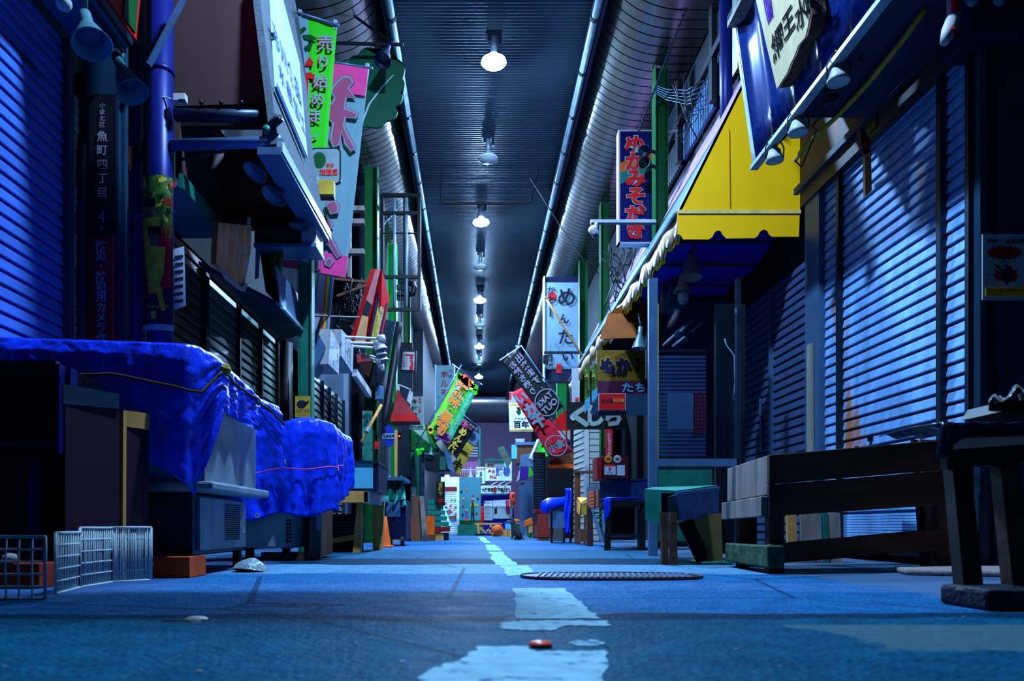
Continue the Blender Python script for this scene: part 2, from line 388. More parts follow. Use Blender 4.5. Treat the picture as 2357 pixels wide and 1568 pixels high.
# ------------------------------------------------------------------ ceiling lamps
LC = (.33, .60, 1.0)
m_lit = glow('lit lamp lens', LC, 3500)
m_glowshade = glow('added lamp housing glow', LC, 5)  # glow added to the housing so light spills onto the ceiling
def lamp(x, D, lit, label, group):
    z = 5.64; t = thing('ceiling_lamp', label, 'lamp', (x, D, z), group)
    mb = MB(); mb.box(x-.09, x+.09, D-.05, D+.05, 5.94, 5.99); mb.box(x+.05, x+.09, D-.03, D+.03, 5.84, 5.95); mb.box(x-.07, x-.035, D-.03, D+.03, 5.88, 5.95); mb.build('wall_mount', m_dsteel, t)
    mb = MB(); mb.tube([(x,D,5.95),(x,D,5.74)], [.035,.04], 10); mb.build('socket', m_steel, t, smooth=True)
    mb = MB(); mb.lathe([(.0,.10),(.05,.10),(.06,.06),(.14,.03),(.15,.0),(.14,-.0)], (x,D,z), n=24); mb.build('lamp_shade', m_glowshade if lit else m_wire, t, smooth=True)
    mb = MB(); mb.lathe([(.138,.002),(.125,-.02),(.08,-.04),(.0,-.05)], (x,D,z), n=24); mb.build('lens', m_lit if lit else m_lampglass, t, smooth=True)
    return t
order = ['first','second','third','fourth','fifth','sixth']
for i, D in enumerate((4.07, 8.6, 13.13, 17.65, 22.2, 26.7)):
    lamp(.02 if D < 5 else .20 if D < 9 else .08, D, True, f'lit round ceiling lamp, {order[i]} of the lit ones from the alley entrance', 'lit lamps down the middle of the roof')
for i, D in enumerate((10.87, 15.4, 19.9, 24.4)):
    lamp(.17 if D < 12 else .08, D, False, f'unlit round ceiling lamp, {order[i]} of the dark ones from the alley entrance', 'unlit lamps down the middle of the roof')
# trapeze rail hung under the roof
t = thing('hanging_rail', 'thin black rail hung on wires under the roof sheet', 'rail', (.1, 11.9, 5.45))
mb = MB(); mb.bar((X(1012,11.9),11.9,5.45),(X(1222,11.9),11.9,5.45),.035); mb.build('bar', m_black, t)
mb = MB()
for a, b in ((1014,1017),(1220,1219),(1222,1240)): mb = MB(); mb.tube([(X(a,11.9),11.9,5.45),(X(b,11.9),11.9,5.98)],.006,5); mb.build('wire', m_black, t)
# ------------------------------------------------------------------ building shells
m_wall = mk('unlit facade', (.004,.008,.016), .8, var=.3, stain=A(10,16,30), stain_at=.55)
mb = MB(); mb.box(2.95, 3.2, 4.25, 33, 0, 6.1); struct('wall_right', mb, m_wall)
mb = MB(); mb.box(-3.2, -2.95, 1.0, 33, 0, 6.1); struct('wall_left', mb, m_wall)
m_purpwall = mk('mauve cladding', A(98,92,165), .6, var=.1)
mb = MB(); y = 33.0; x = -3.2; 
while x < 3.2:
    mb.box(x, x+.17, y-.03, y+.1, 0, 6.1); mb.box(x+.17, x+.2, y, y+.1, 0, 6.1); x += .2
struct('wall_back', mb, m_purpwall)
# cross arcade: a ribbed barrel closing the alley roof at its end
mb = MB(); m = 15; xx = -1.3
while xx < 2.6:
    for a, off in ((0,0),(.10,.0)): pass
    vs = [(xx2, 31.9 + .75 - .75*math.cos(PI/2*k/(m-1)), 5.75 - .85*math.sin(PI/2*k/(m-1)) ) for xx2 in (xx, xx+.09) for k in range(m)]
    mb.add(vs, [(i, i+1, i+1+m, i+m) for i in range(m-1)]); xx += .1
struct('ceiling_cross', mb, m_vault, smooth=True)
mb = MB(); mb.box(-1.4, 2.7, 31.85, 31.95, 5.72, 5.80); struct('beam_cross', mb, m_bluemetal)
# ================================================================== shared builders
def shutter(name, label, Xp, sg, D0, D1, z0, z1, m, mrail, rails, pitch=.077, plain_rows=0, group=None, gap=.2):
    t = thing(name, label, 'shutter', (Xp, (D0+D1)/2, z0), group)
    mb = MB(); z = z0; k = 0
    def Q(za, oa, zb, ob): mb.quad((Xp-sg*oa, D0, za), (Xp-sg*oa, D1, za), (Xp-sg*ob, D1, zb), (Xp-sg*ob, D0, zb))
    while z < z1 - .01:
        p = pitch; g = p*gap
        if k < plain_rows:
            for j in range(4): Q(z+p*j/4, .014, z+p*(j+.8)/4, .014); Q(z+p*(j+.8)/4, .004, z+p*(j+1)/4, .004); Q(z+p*(j+.8)/4, .014, z+p*(j+.8)/4, .004)
        else:
            Q(z, -.02, z+g, -.02); Q(z+g, -.02, z+g, .018); Q(z+g, .018, z+g+.006, .02); Q(z+g+.006, .02, z+p-.006, .010); Q(z+p-.006, .010, z+p, .006); Q(z+p, .006, z+p, -.02)
        z += p; k += 1
    mb.build('slats', m, t)
    for d, w in rails:
        mb = MB(); mb.box(min(Xp-sg*.045, Xp+sg*.02), max(Xp-sg*.045, Xp+sg*.02), d-w/2, d+w/2, z0, z1); mb.box(min(Xp-sg*.055, Xp), max(Xp-sg*.055, Xp), d-w/2-.008, d-w/2, z0, z1); mb.build('guide_rail', mrail, t)
    mb = MB(); mb.box(min(Xp-sg*.03, Xp+sg*.02), max(Xp-sg*.03, Xp+sg*.02), D0, D1, z0-.05, z0); mb.build('bottom_bar', mrail, t)
    return t
m_dulllens = mk('dull lens', (.03,.05,.08), .35)
def spot(label, apex, rim, r, m, group=None, arm=None, cat='spotlight', lensm=None):
    apex, rim = V(apex), V(rim); ax = rim - apex; h = ax.length
    t = thing('hanging_spotlight', label, cat, apex, group)
    mb = MB(); mb.lathe([(.0,-.18*h),(r*.30,-.18*h),(r*.33,.22*h),(r*.42,.30*h),(r*.98,.97*h),(r*1.04,h),(r*.96,h),(r*.36,.33*h)], apex, ax, 22); mb.build('lamp_shade', m, t, smooth=True)
    mb = MB(); mb.lathe([(r*.72,.70*h),(r*.5,.74*h),(.0,.76*h)], apex, ax, 18); mb.build('lens', lensm or m_dulllens, t, smooth=True)
    if arm:
        mb = MB(); mb.tube([V(a) for a in arm], .012, 8); mb.ball(arm[-1], .022, 10); mb.build('bracket', m, t, smooth=True)
    return t
def cone(loc, h, m, label):
    x, y, z = loc; t = thing('traffic_cone', label, 'traffic cone', loc)
    mb = MB(); mb.box(x-h*.26, x+h*.26, y-h*.26, y+h*.26, z, z+h*.05); mb.build('base', m, t, bevel=.01)
    mb = MB(); mb.lathe([(h*.2,h*.05),(h*.17,h*.12),(h*.045,h*.97),(0,h)], loc, n=18); mb.build('body', m, t, smooth=True); return t
def pillar(x, D, z0, z1, m, label, w=.10, dep=.14):
    t = thing('steel_pillar', label, 'pillar', (x, D, z0), 'green steel posts of the arcade')
    mb = MB(); mb.box(x-w/2, x+w/2, D-.012, D+.012, z0, z1); mb.build('web', m, t)
    mb = MB(); mb.box(x-w/2-.012, x-w/2, D-dep/2, D+dep/2, z0, z1); mb.build('flange', m, t)
    mb = MB(); mb.box(x+w/2, x+w/2+.012, D-dep/2, D+dep/2, z0, z1); mb.build('flange', m, t)
    return t
def nobori(name, label, tl, tr, br, bl, m, pole=None, waves=.02, mpole=None, nrm=(0,-1,0), mk_parts=True, thick=.004, tabs=True):
    """a cloth banner: four corners, gentle folds; returns the thing and a local frame (origin top centre, u, v, n)"""
    tl, tr, br, bl = map(V, (tl, tr, br, bl)); t = thing(name, label, 'banner', bl)
    def fn(u, v):
        p = tl.lerp(tr, u).lerp(bl.lerp(br, u), v); return p + V(nrm)*(-waves*math.sin(u*7+v*3)*v*.6 - waves*.3*math.sin(u*15+1))
    mb = MB(); mb.grid(fn, 16, 20); mb.build('hanging_cloth', m, t, smooth=True, thick=thick)
    u = (tr-tl).normalized(); v = (tl-bl).normalized()
    if pole:
        mb = MB(); mb.tube(pole, .011, 8); mb.ball(pole[-1], .018, 8); mb.build('pole', mpole or m_bluemetal, t, smooth=True)
    if tabs:
        for k in (.42, .97):
            c = tl.lerp(tr, k); mb = MB(); mb.obox(c - u*.018 - v*.03 + V(nrm)*.004, u*.036, v*.085, V(nrm)*.006); mb.build('tab', m_white2, t)
    return t, u, v
def sheet(parent, name, m, pts, thick=.004, ext=None):
    pts = [V(p) for p in pts]; n = (pts[1]-pts[0]).cross(pts[2]-pts[0]).normalized()
    mb = MB(); mb.prism(pts, n*thick if ext is None else ext); return mb.build(name, m, parent)

# ================================================================== LEFT SIDE, near shop
m_shutL = mk('blue roller slats', (.05,.13,.46), .42, .1, var=.2, stretch=(1,.2,1), stain=A(20,40,110), stain_at=.62)
shutter('roller_shutter', 'wide blue roller shutter above the tarpaulin, beside the dark address plate', -2.62, -1, 2.9, 4.66, .1, 3.31, m_shutL, m_darkpanel, [(4.69,.07)], gap=.16)
mb = MB(); mb.box(-2.95,-2.60,2.9,4.76,3.31,3.75); struct('trim_1', mb, m_darkpanel)
# canopy with food poster and lamps over the shutter
t = thing('shop_canopy', 'blue canopy strip with lamps and a food picture over the wide blue shutter', 'canopy', (-2.4, 4.1, 3.3))
mb = MB(); mb.box(-2.54,-2.24,3.0,4.74,3.31,3.36); mb.build('soffit_board', m_bluemetal, t)
mb = MB(); mb.bar((-2.24,3.0,3.36),(-2.24,4.76,3.36),.05,.05); mb.bar((-2.27,3.0,3.30),(-2.27,4.76,3.30),.025,.03); mb.build('edge_trim', m_dsteel, t)
mb = MB(); mb.obox((-2.225,3.0,3.40),(0,1.8,0),(.015,0,0),(.09,0,1.0)); fb = mb.build('fascia_board', m_red, t)
mb = MB(); pp = disc((-2.155,4.45,3.75),(0,1,0),(.09,0,1),.16,20,.2); mb.prism(pp,(.006,0,0)); mb.build('printed_bowl', m_white2, fb)
mb = MB(); pp = disc((-2.146,4.45,3.75),(0,1,0),(.09,0,1),.13,20,.165); mb.prism(pp,(.006,0,0)); mb.build('printed_soup', m_navy, fb)
mb = MB(); mb.obox((-2.205,4.6,3.42),(0,.16,0),(.008,0,0),(.04,0,.45)); mb.build('printed_leaf', m_green, fb)
g = 'grey cone lamps under the blue canopy strip'
m_conelamp = mk('grey green lamp enamel', A(60,130,170), .45, .2, var=.12)
spot('grey cone lamp hanging beside the round bulb under the blue canopy', P(198,42,3.95), P(212,103,3.9), .098, m_conelamp, g, [P(197,40,3.95), (X(200,3.95),3.95,3.32)])
spot('grey cone lamp hanging at the far tip of the blue canopy', P(272,140,4.75), P(305,213,4.7), .098, m_conelamp, g, [P(278,150,4.75), P(285,105,4.74)])
t = thing('globe_bulb', 'round white bulb under the blue canopy strip', 'light bulb', P(147,25,3.8))
mb = MB(); mb.ball(P(147,8,3.8), .04, 14); mb.build('hanging_bulb', m_lampglass, t, smooth=True)
mb = MB(); mb.lathe([(.02,0),(.045,.03),(.045,.07)], P(146,-6,3.8)); mb.build('socket', m_conelamp, t, smooth=True)
# two unseen boards added above the view, shading the asphalt and the blue shutter
t = thing('shade_board', 'plain unseen board added over the alley to shade the asphalt', 'sign', (-.9,3.4,2.98))
mb = MB(); mb.box(-.66,.10,3.38,3.44,2.98,3.88); mb.build('hanging_board', m_darkpanel, t, bevel=.01)
mb = MB(); mb.box(-2.2,-.95,4.17,4.62,3.56,3.62); tag(mb.build('hanging_blocker', m_darkpanel, bevel=.01), 'dark eave added unseen high over the blue shutter to shade it', 'blocker')  # unseen slab added to keep lamp light off the blue shutter
mb = MB(); mb.bar((-2.6,3.41,3.92),(.14,3.41,3.92),.05); mb.build('bracket', m_char, t)
# address pillar with plates
t = thing('address_pillar', 'dark square pillar carrying the address plate', 'pillar', (X(240,5.05),5.05,0))
mb = MB(); mb.box(X(196,4.95),X(288,4.95),4.95,5.02,0,3.7); mb.build('shaft', m_darkpanel, t)
t = thing('address_sign', 'tall dark address plate with pale vertical writing on the pillar', 'sign', P(238,545,4.93))
mb = MB(); mb.box(X(199,4.93),X(277,4.93),4.91,4.935,Z(545,4.93),Z(120,4.93)); mb.build('backing', m_darkpanel, t)
mb = MB(); mb.box(X(206,4.9),X(268,4.9),4.895,4.91,Z(543,4.9),Z(218,4.9)); mb.build('plate', m_char, t)
m_dimtxt = mk('pale plate ink', A(150,175,235), .5, var=.05)
D = 4.89
write(t, m_dimtxt, '小倉北区', P(236,243,D), size=14*D/F, step=15*D/F)
write(t, m_dimtxt, '魚町四丁目', P(236,314,D), size=26*D/F, step=32.5*D/F, bold=.01)
write(t, m_dimtxt, '4', P(234,499,D), size=38*D/F); write(t, m_dimtxt, '番', P(234,526,D), size=11*D/F)
t = thing('camera_notice_sign', 'red vertical plate about security cameras below the dark address plate', 'sign', P(234,850,4.9))
mb = MB(); mb.box(X(206,4.9),X(262,4.9),4.88,4.905,Z(860,4.9),Z(545,4.9)); mb.build('plate', m_sig_red, t)
write(t, m_white2, '防災・防犯用カメラ作動中', P(233,566,4.88), size=25*4.88/F, step=23.6*4.88/F, bold=.025)
# pipes and poles next to the pillar
for x0, x1, D, lb, m in ((174,197,4.86,'thin dark downpipe between the blue shutter and the address plate',m_darkpanel),(290,336,5.1,'dark blue downpipe beside the address plate',m_bluepole),(340,398,5.0,'thick deep blue steel pole wearing the football poster',m_bluepole)):
    t = thing('drain_pipe' if x1 < 338 else 'steel_pole', lb, 'pipe' if x1 < 338 else 'pole', (X((x0+x1)/2,D),D,0)); r = (x1-x0)/2*D/F
    top = 2.75 if x0 == 174 else 4.6
    mb = MB(); mb.tube([(X((x0+x1)/2,D),D,0),(X((x0+x1)/2,D),D,top)], r, 20); mb.build('shaft', m, t, smooth=True)
    mb = MB()
    for zz in (.9, 2.35, 3.3):
        if zz < top: mb.tube([(X((x0+x1)/2,D),D,zz),(X((x0+x1)/2,D),D,zz+.035)], r*1.07, 20)
    mb.build('collar', m_dsteel if x0 == 174 else m, t, smooth=True)
mb = MB(); 
for k in range(46): z = .3+k*.06; mb.box(X(159,4.8),X(169+R.uniform(-2,2),4.8),4.8,4.86,z,z+.05)
tag(mb.build('hanging_trim_tape', m_stone), 'ragged pale edging strip between the blue shutter and the downpipe', 'strip')
for a, b in ((292,308),(318,333)):
    t = thing('hanging_wedge', 'brown wooden wedge %s on the dark blue downpipe' % ('hanging low' if a == 292 else 'hung higher up'), 'wedge', P((a+b)/2,385,5.0))
    dy = 0 if a == 292 else -12
    mb = MB(); mb.prism([P(a,338+dy,4.99),P(b,336+dy,4.99),P((a+b)/2+1,392+dy,4.99),P((a+b)/2-3,392+dy,4.99)],(0,.03,0)); mb.build('blade', m_brown, t)
# football poster wrapped on the pole
t = thing('football_poster', 'tall yellow and red football poster wrapped round the thick blue pole', 'poster', P(360,760,4.9))
cx, cy, r = X(369,5.0), 5.0, 29*5.0/F + .006
def onpole(px, py, lift=0.0):
    a = (px-322)/75.0*2.3 - 1.15 - PI/2; return V((cx + (r+lift)*1.22*math.cos(a), cy + (r+lift)*math.sin(a), Z(py,4.9)))
def patch(m, pts, lift, name, par=t, sub=4):
    mb = MB(); xs = [p[0] for p in pts]
    if len(pts) == 4:
        (a,b,c,d) = pts
        def fn(u,v):
            x = (a[0]*(1-u)+b[0]*u)*(1-v)+(d[0]*(1-u)+c[0]*u)*v; y = (a[1]*(1-u)+b[1]*u)*(1-v)+(d[1]*(1-u)+c[1]*u)*v
            return onpole(x,y,lift)
        mb.grid(fn, 10, 6)
    else: poly(mb, [onpole(x,y,lift) for x,y in pts])
    return mb.build(name, m, par, smooth=True)
m_kit = mk('printed yellow kit', A(195,200,60), .5, var=.35, scale=20)
pg = patch(m_navy, [(322,400),(397,400),(397,760),(322,760)], 0, 'paper')
patch(m_grassy, [(322,401),(396,401),(394,540),(324,560)], .002, 'printed_crowd', pg)
patch(m_sig_red, [(330,520),(390,520),(394,655),(332,690)], .002, 'printed_panel', pg)
for ox, oy, sc in ((0,0,1),(9,66,1.06)):
    q = lambda x,y: (350+ox+(x-350)*sc, 470+oy+(y-470)*sc)
    patch(m_kit, [q(332,500),q(370,498),q(366,560),q(336,562)], .0035+oy*1e-5, 'printed_shirt', pg)
    patch(m_kit, [q(336,560),q(364,560),q(358,600),q(340,600)], .0035+oy*1e-5, 'printed_shorts', pg)
    patch(m_skin, [q(342,472),q(358,472),q(357,498),q(344,498)], .004+oy*1e-5, 'printed_face', pg)
    patch(m_black, [q(338,456),q(361,455),q(361,474),q(339,476)], .0045+oy*1e-5, 'printed_hair', pg)
patch(m_skin, [(352,622),(366,622),(372,660),(362,660)], .004, 'printed_leg', pg)
patch(m_kit, [(360,658),(372,658),(380,712),(372,714)], .0042, 'printed_sock', pg)
patch(m_white2, [(326,746),(397,744),(397,758),(327,760)], .004, 'printed_strip', pg)
patch(m_kit, [(352,716),(362,714),(364,732),(354,734)], .004, 'printed_badge', pg)
mb = MB()
for s_, px, py, sz, mm in (('G',391,418,16,0),('FE',384,462,18,0)): put(mb, s_, onpole(px,py,.012), (1,.35,0), (0,0,1), sz*4.9/F*1.3, .03)
mb.build('lettering', m_redtxt, pg)
write(pg, m_navy, '8.', onpole(387,482,.012), (1,.35,0), size=.055, vert=False, bold=.03)
write(pg, m_kit, 'Giravanz', onpole(368,704,.012), (1,0,0), size=.045, vert=False, bold=.01, fit=.14)
t = thing('notice_sheet', 'pale printed notice sheet sticking out behind the football poster', 'notice', P(412,712,5.05))
sheet(t, 'hanging_paper', m_white2, [P(398,574,5.0),P(424,567,5.06),P(428,704,5.06),P(401,714,5.0)])
mb = MB()
for k in range(7): mb.quad(P(402,590+k*17,5.0)+V((0,-.004,0)),P(422,587+k*17,5.05)+V((0,-.004,0)),P(422,594+k*17,5.05)+V((0,-.004,0)),P(402,597+k*17,5.0)+V((0,-.004,0)))
mb.build('printing', m_blacktxt, t)

# ================================================================== white slanted shop sign with canvas hood
n_s = V((1,0,.15)).normalized()                       # the board leans: its foot stands further out
p_s = V((-1.33, 5.0, CH+2.6))
t = thing('shop_sign', 'big slanted white shop sign board jutting over the alley', 'sign', (-1.4, 5.8, 2.84))
bl, br = PL(640,330,p_s,n_s), PL(755,538,p_s,n_s); tl, tr = PL(594,-40,p_s,n_s), PL(672,-40,p_s,n_s); tr2 = PL(690,60,p_s,n_s)
mb = MB(); mb.prism([bl, br, PL(737,455,p_s,n_s), PL(720,352,p_s,n_s), PL(701,147,p_s,n_s), tr2, tr, tl], -n_s*.05); mb.build('hanging_board', mk('speckled sign board', (.085,.10,.115), .9, spec=.02, var=.2, scale=40, stain=(.02,.022,.03), stain_at=.62, stain_scale=60), t)
mb = MB(); mb.bar(bl + V((.01,0,-.02)), br + V((.01,0,-.02)), .04, .07); mb.build('edge_trim', m_galv, t)
mb = MB(); mb.bar(PL(640,330,p_s,n_s)-n_s*.06+V((0,0,-.04)), PL(752,536,p_s,n_s)-n_s*.06+V((0,0,-.04)), .16, .05, (0,0,1)); mb.build('soffit_board', m_bluemetal, t)
q = [PL(a,b,p_s+n_s*.012,n_s) for a,b in ((636,199),(704,363),(686,147),(640,-30),(622,-30))]
mb = MB(); mb.prism([x-n_s*.02 for x in q], n_s*.035); fc = mb.build('sign_face', mk('sign face white', (.36,.43,.42), .9, spec=.02, var=.04), t); m_signink = mk('sign ink', (.03,.075,.24), .9, spec=.02, var=.05)
q2 = [PL(a,b,p_s+n_s*.03,n_s) for a,b in ((636,199),(704,363),(702,352),(637,190))]
mb = MB(); poly(mb,q2); mb.build('blue_border', m_signink, fc)
uu = V((0,1,0)); vv = V((-.15,0,1)).normalized()
# facing the board from the street (looking -X) the writing runs away from the camera
for s_, px, py, sz in (('市川食品',661,150,.20),('水産加工',674,232,.17)):
    c = PL(px,py,p_s+n_s*.03,n_s); mb = MB()
    for k, ch in enumerate(s_): put(mb, ch, c + uu*((k-1.5)*.215), uu, vv, sz, .02, .004)
    mb.build('lettering', m_signink, fc)
# canvas hood and frame
t = thing('canvas_hood', 'maroon canvas hood behind the slanted white sign', 'awning', (-1.8,5.8,2.9))
D = 5.02
def qd(px,py,d=D): return P(px,py,d)
mb = MB(); mb.prism([qd(400,244,5.13),qd(614,238,5.13),qd(598,-30,5.13),qd(400,-30,5.13)],(0,.02,0)); mb.build('side_canvas', m_maroon, t)
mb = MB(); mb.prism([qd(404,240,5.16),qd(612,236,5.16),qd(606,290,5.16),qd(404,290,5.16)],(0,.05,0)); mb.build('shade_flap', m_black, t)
mb = MB(); mb.prism([qd(505,330,6.3),qd(700,330,6.3),qd(716,508,6.3),qd(512,508,6.3)],(0,.02,0)); mb.build('inner_canvas', m_rustcanvas, t)
mb = MB(); mb.prism([qd(400,262,5.2),qd(470,262,5.2),P(540,345,6.3),P(505,345,6.3)],(0,0,.02)); mb.build('inner_lining', m_rustcanvas, t)
mb = MB(); mb.tube([qd(404,265,5.04),qd(604,268,5.04)], .042, 12); mb.build('roller_rail', m_dsteel, t, smooth=True)
mb = MB(); mb.box(X(500,6.28),X(712,6.28),6.22,6.3,Z(530,6.28),Z(508,6.28)); mb.build('hanging_frame', m_black, t)
mb = MB()
for px in (463,509,556,604): mb.ball(qd(px,236,5.0), .016, 8)
mb.build('rivet', m_black, t, smooth=True)
mb = MB(); mb.box(-2.1,-1.66,5.16,6.5,3.9,3.95); mb.build('roof_board', m_maroon, t)
t = thing('support_beam', 'blue grey pipe beam from the thick blue pole to the slanted white sign', 'beam', qd(520,345,4.98))
mb = MB(); mb.tube([qd(396,334,4.98),qd(636,327,4.98),qd(648,318,4.98)], .038, 14); mb.build('wall_mount_pipe', m_bluemetal, t, smooth=True)
mb = MB(); mb.tube([qd(416,368,5.0),qd(520,347,5.02)],.012,8); mb.tube([qd(416,345,5.0),qd(416,392,5.0)],.01,8); mb.build('strut', m_char, t)
t = thing('diagonal_brace', 'slanted steel brace crossing in front of the maroon hood', 'brace', qd(342,152,4.85))
mb = MB(); mb.bar(qd(343,150,4.85),qd(440,-35,4.85),.04,.02); mb.build('hanging_bar', m_bluemetal, t)
t = thing('power_socket', 'white wall socket clipped under the maroon hood', 'socket', qd(417,240,4.95))
mb = MB(); mb.box(X(404,4.95),X(433,4.95),4.9,4.95,Z(241,4.95),Z(224,4.95)); mb.build('socket_body', m_white, t, bevel=.004)
mb = MB(); mb.box(X(411,4.9),X(426,4.9),4.895,4.902,Z(235,4.9),Z(229,4.9)); mb.build('slot', m_black, t)
mb = MB(); mb.tube([qd(404,232,4.93),qd(385,225,4.93),qd(345,222,4.93)],.005,6); mb.build('cord', m_wire, t)
g = 'floodlights under the slanted white sign'
m_flood = mk('flood reflector enamel', A(70,115,160), .4, .3, var=.12)
spot('bell floodlight under the slanted white sign, next to the pipe beam', P(612,362,5.2), P(586,398,5.15), .088, m_flood, g, [P(616,355,5.2),P(640,345,5.2)])
spot('bell floodlight with a pale open mouth, middle one under the slanted sign', P(652,412,5.55), P(630,452,5.5), .098, m_flood, g, [P(655,405,5.55),P(668,392,5.55)])
spot('bell floodlight pointing down at the far end of the slanted sign', P(693,490,6.1), P(688,522,6.1), .085, m_flood, g, [P(693,486,6.1),P(694,465,6.1)])
t = thing('security_camera', 'small dark camera and clamps at the near corner of the slanted white sign', 'camera', P(632,290,4.95))
mb = MB(); mb.tube([P(618,292,4.95),P(641,266,4.93)], .02, 10); mb.build('hanging_body', m_dsteel, t, smooth=True)
mb = MB(); mb.tube([P(632,285,4.94),P(646,272,4.9)], .026, 12); mb.build('housing', m_char, t, smooth=True)
mb = MB(); mb.ball(P(615,300,4.95), .035, 10); mb.build('mount', m_teal, t, smooth=True)

# ================================================================== further left: wall panels, canopies, shutters
t = thing('wall_canopy', 'blue panelled lower canopy behind the football poster', 'canopy', (-2.2,5.6,2.6))
mb = MB(); mb.prism([(-2.06,5.12,2.60),(-2.06,6.05,2.60),(-2.5,6.05,2.60),(-2.5,5.12,2.60)],(0,0,.03)); mb.build('soffit_board', m_bluemetal, t)
mb = MB(); mb.bar((-2.05,5.12,2.64),(-2.05,6.05,2.64),.03,.10); mb.build('edge_trim', m_teal, t)
mb = MB(); mb.box(-2.10,-2.07,5.15,6.05,2.68,3.5); mb.build('upper_panel', m_maroon, t)
mb = MB(); mb.box(-2.95,-2.5,5.17,5.24,0,5.5); struct('wall_left_return', mb, m_wall)
mb = MB(); mb.box(-2.95,-2.42,5.2,33,2.6,6.05); struct('wall_left_upper', mb, m_wall)
m_shutW = mk('rust brown slats', A(96,84,92), .5, .3, stain=A(110,60,30), stain_at=.56, stain_scale=5)
m_shutB = mk('bright bare slats', (.20,.20,.17), .4, .4, var=.15)
m_shutG = mk('dull green slats', A(40,92,100), .5, .3, stain=A(26,40,44), stain_at=.6)
shutter('roller_shutter', 'rusty brown roller shutter beside the thick blue pole', -2.33, -1, 5.3, 6.22, .1, 2.42, m_shutW, m_char, [(6.27,.1)], .085)
shutter('roller_shutter', 'pale bare metal roller shutter behind the tarpaulin', -2.33, -1, 6.34, 7.12, .1, 2.36, m_shutB, m_char, [(7.15,.06)], .085)
shutter('roller_shutter', 'dull green roller shutter panel next to the pale one', -2.33, -1, 7.2, 7.84, .1, 2.36, m_shutG, m_char, [(7.88,.06)], .085)
shutter('roller_shutter', 'dull green roller shutter panel next to the black drainpipe', -2.33, -1, 7.93, 8.5, .1, 2.36, m_shutG, m_char, [(8.53,.06)], .085)
t = thing('sheet_canopy', 'grey blue sheet metal canopy over the green shutters', 'canopy', (-1.95,6.3,2.0))
mb = MB(); mb.prism([(-1.6,6.02,2.03),(-1.6,6.85,2.03),(-2.26,8.5,2.37),(-2.26,6.0,2.37)],(0,0,.03)); mb.build('soffit_board', m_darkpanel, t)
mb = MB(); mb.obox((-1.6,6.02,2.03),(0,.86,0),(.012,0,0),(-.05,0,.34)); mb.build('fascia_board', m_bluemetal, t)
mb = MB(); mb.bar((-1.585,6.02,2.03),(-1.585,6.87,2.03),.025,.03); mb.build('edge_trim', m_galv, t)
t = thing('carved_wood_sign', 'orange brown plank sign with pale writing hanging under the hood', 'sign', P(540,665,5.7))
a, b = P(500,515,5.55), P(578,522,5.9)
q = [P(503,512,5.55),P(579,520,5.9),P(578,575,5.9),P(563,655,5.9),P(556,662,5.87),P(520,628,5.6),P(498,608,5.52),P(499,560,5.53)]
nn = (q[1]-q[0]).cross(q[4]-q[0]).normalized()
mb = MB(); mb.prism(q, nn*.05); mb.build('hanging_plank', mk('oiled plank', (.75,.26,.08), .5, var=.3, scale=8, stretch=(4,4,.3), stain=A(180,140,60), stain_at=.6), t)
mb = MB(); mb.prism([P(498,606,5.5),P(520,626,5.57),P(556,660,5.83),P(566,650,5.88),P(558,667,5.83),P(540,660,5.7),P(515,640,5.55)], V((0,.06,0))); mb.build('bark_edge', m_stone, t)
ud = (q[1]-q[0]).normalized()
sgn = -1 if nn.y > 0 else 1
for s_, px, py in (('うなぎ',546,545),('御料理',562,560)):
    write(t, m_white2, s_, P(px,py-16,5.74)+V((0,-.02,0)), ud, (0,0,1), size=.085, step=.115, bold=.01, lift=.03, sx=.55)
t = thing('box_sign', 'grimy box sign with a white lit end below the slanted sign', 'sign', P(660,575,6.3))
mb = MB(); mb.box(X(592,6.3),X(700,6.3),6.22,6.5,Z(572,6.3),Z(512,6.3)); mb.build('hanging_box', m_maroon, t)
mb = MB(); mb.box(X(700,6.3),X(733,6.3),6.21,6.5,Z(570,6.3),Z(530,6.3)); mb.build('white_end', m_white, t)
mb = MB(); mb.box(X(592,6.28),X(734,6.28),6.18,6.5,Z(578,6.28),Z(570,6.28)); mb.build('bottom_rail', m_bluemetal, t)
for lb, D, pts, m in (('crimson folded banner cloth hanging below the grimy box sign',6.35,[(597,572),(628,572),(640,700),(612,672)],m_dred),
                      ('dark green patterned banner cloth below the grimy box sign',6.3,[(620,574),(650,580),(648,708),(632,704)],m_grassy),
                      ('red printed banner corner peeking under the grimy box sign',6.33,[(612,574),(650,575),(652,592),(630,586)],m_red),
                      ('pale blue banner cloth hanging beside the grimy box sign',6.45,[(648,576),(712,578),(708,604),(650,594)],m_cloth_white),
                      ('narrow bright blue banner pole sleeve below the grimy box sign',6.32,[(589,572),(598,572),(594,640),(587,642)],m_lightblue)):
    t = thing('hanging_cloth', lb, 'cloth', P(pts[3][0],pts[3][1],D)); tl, tr, br, bl = [P(a,b,D) for a,b in pts]
    mb = MB(); mb.grid(lambda u,v: tl.lerp(tr,u).lerp(bl.lerp(br,u),v)+V((0,.015*math.sin(u*14),0)), 14, 6); mb.build('fabric', m, t, smooth=True, thick=.003)
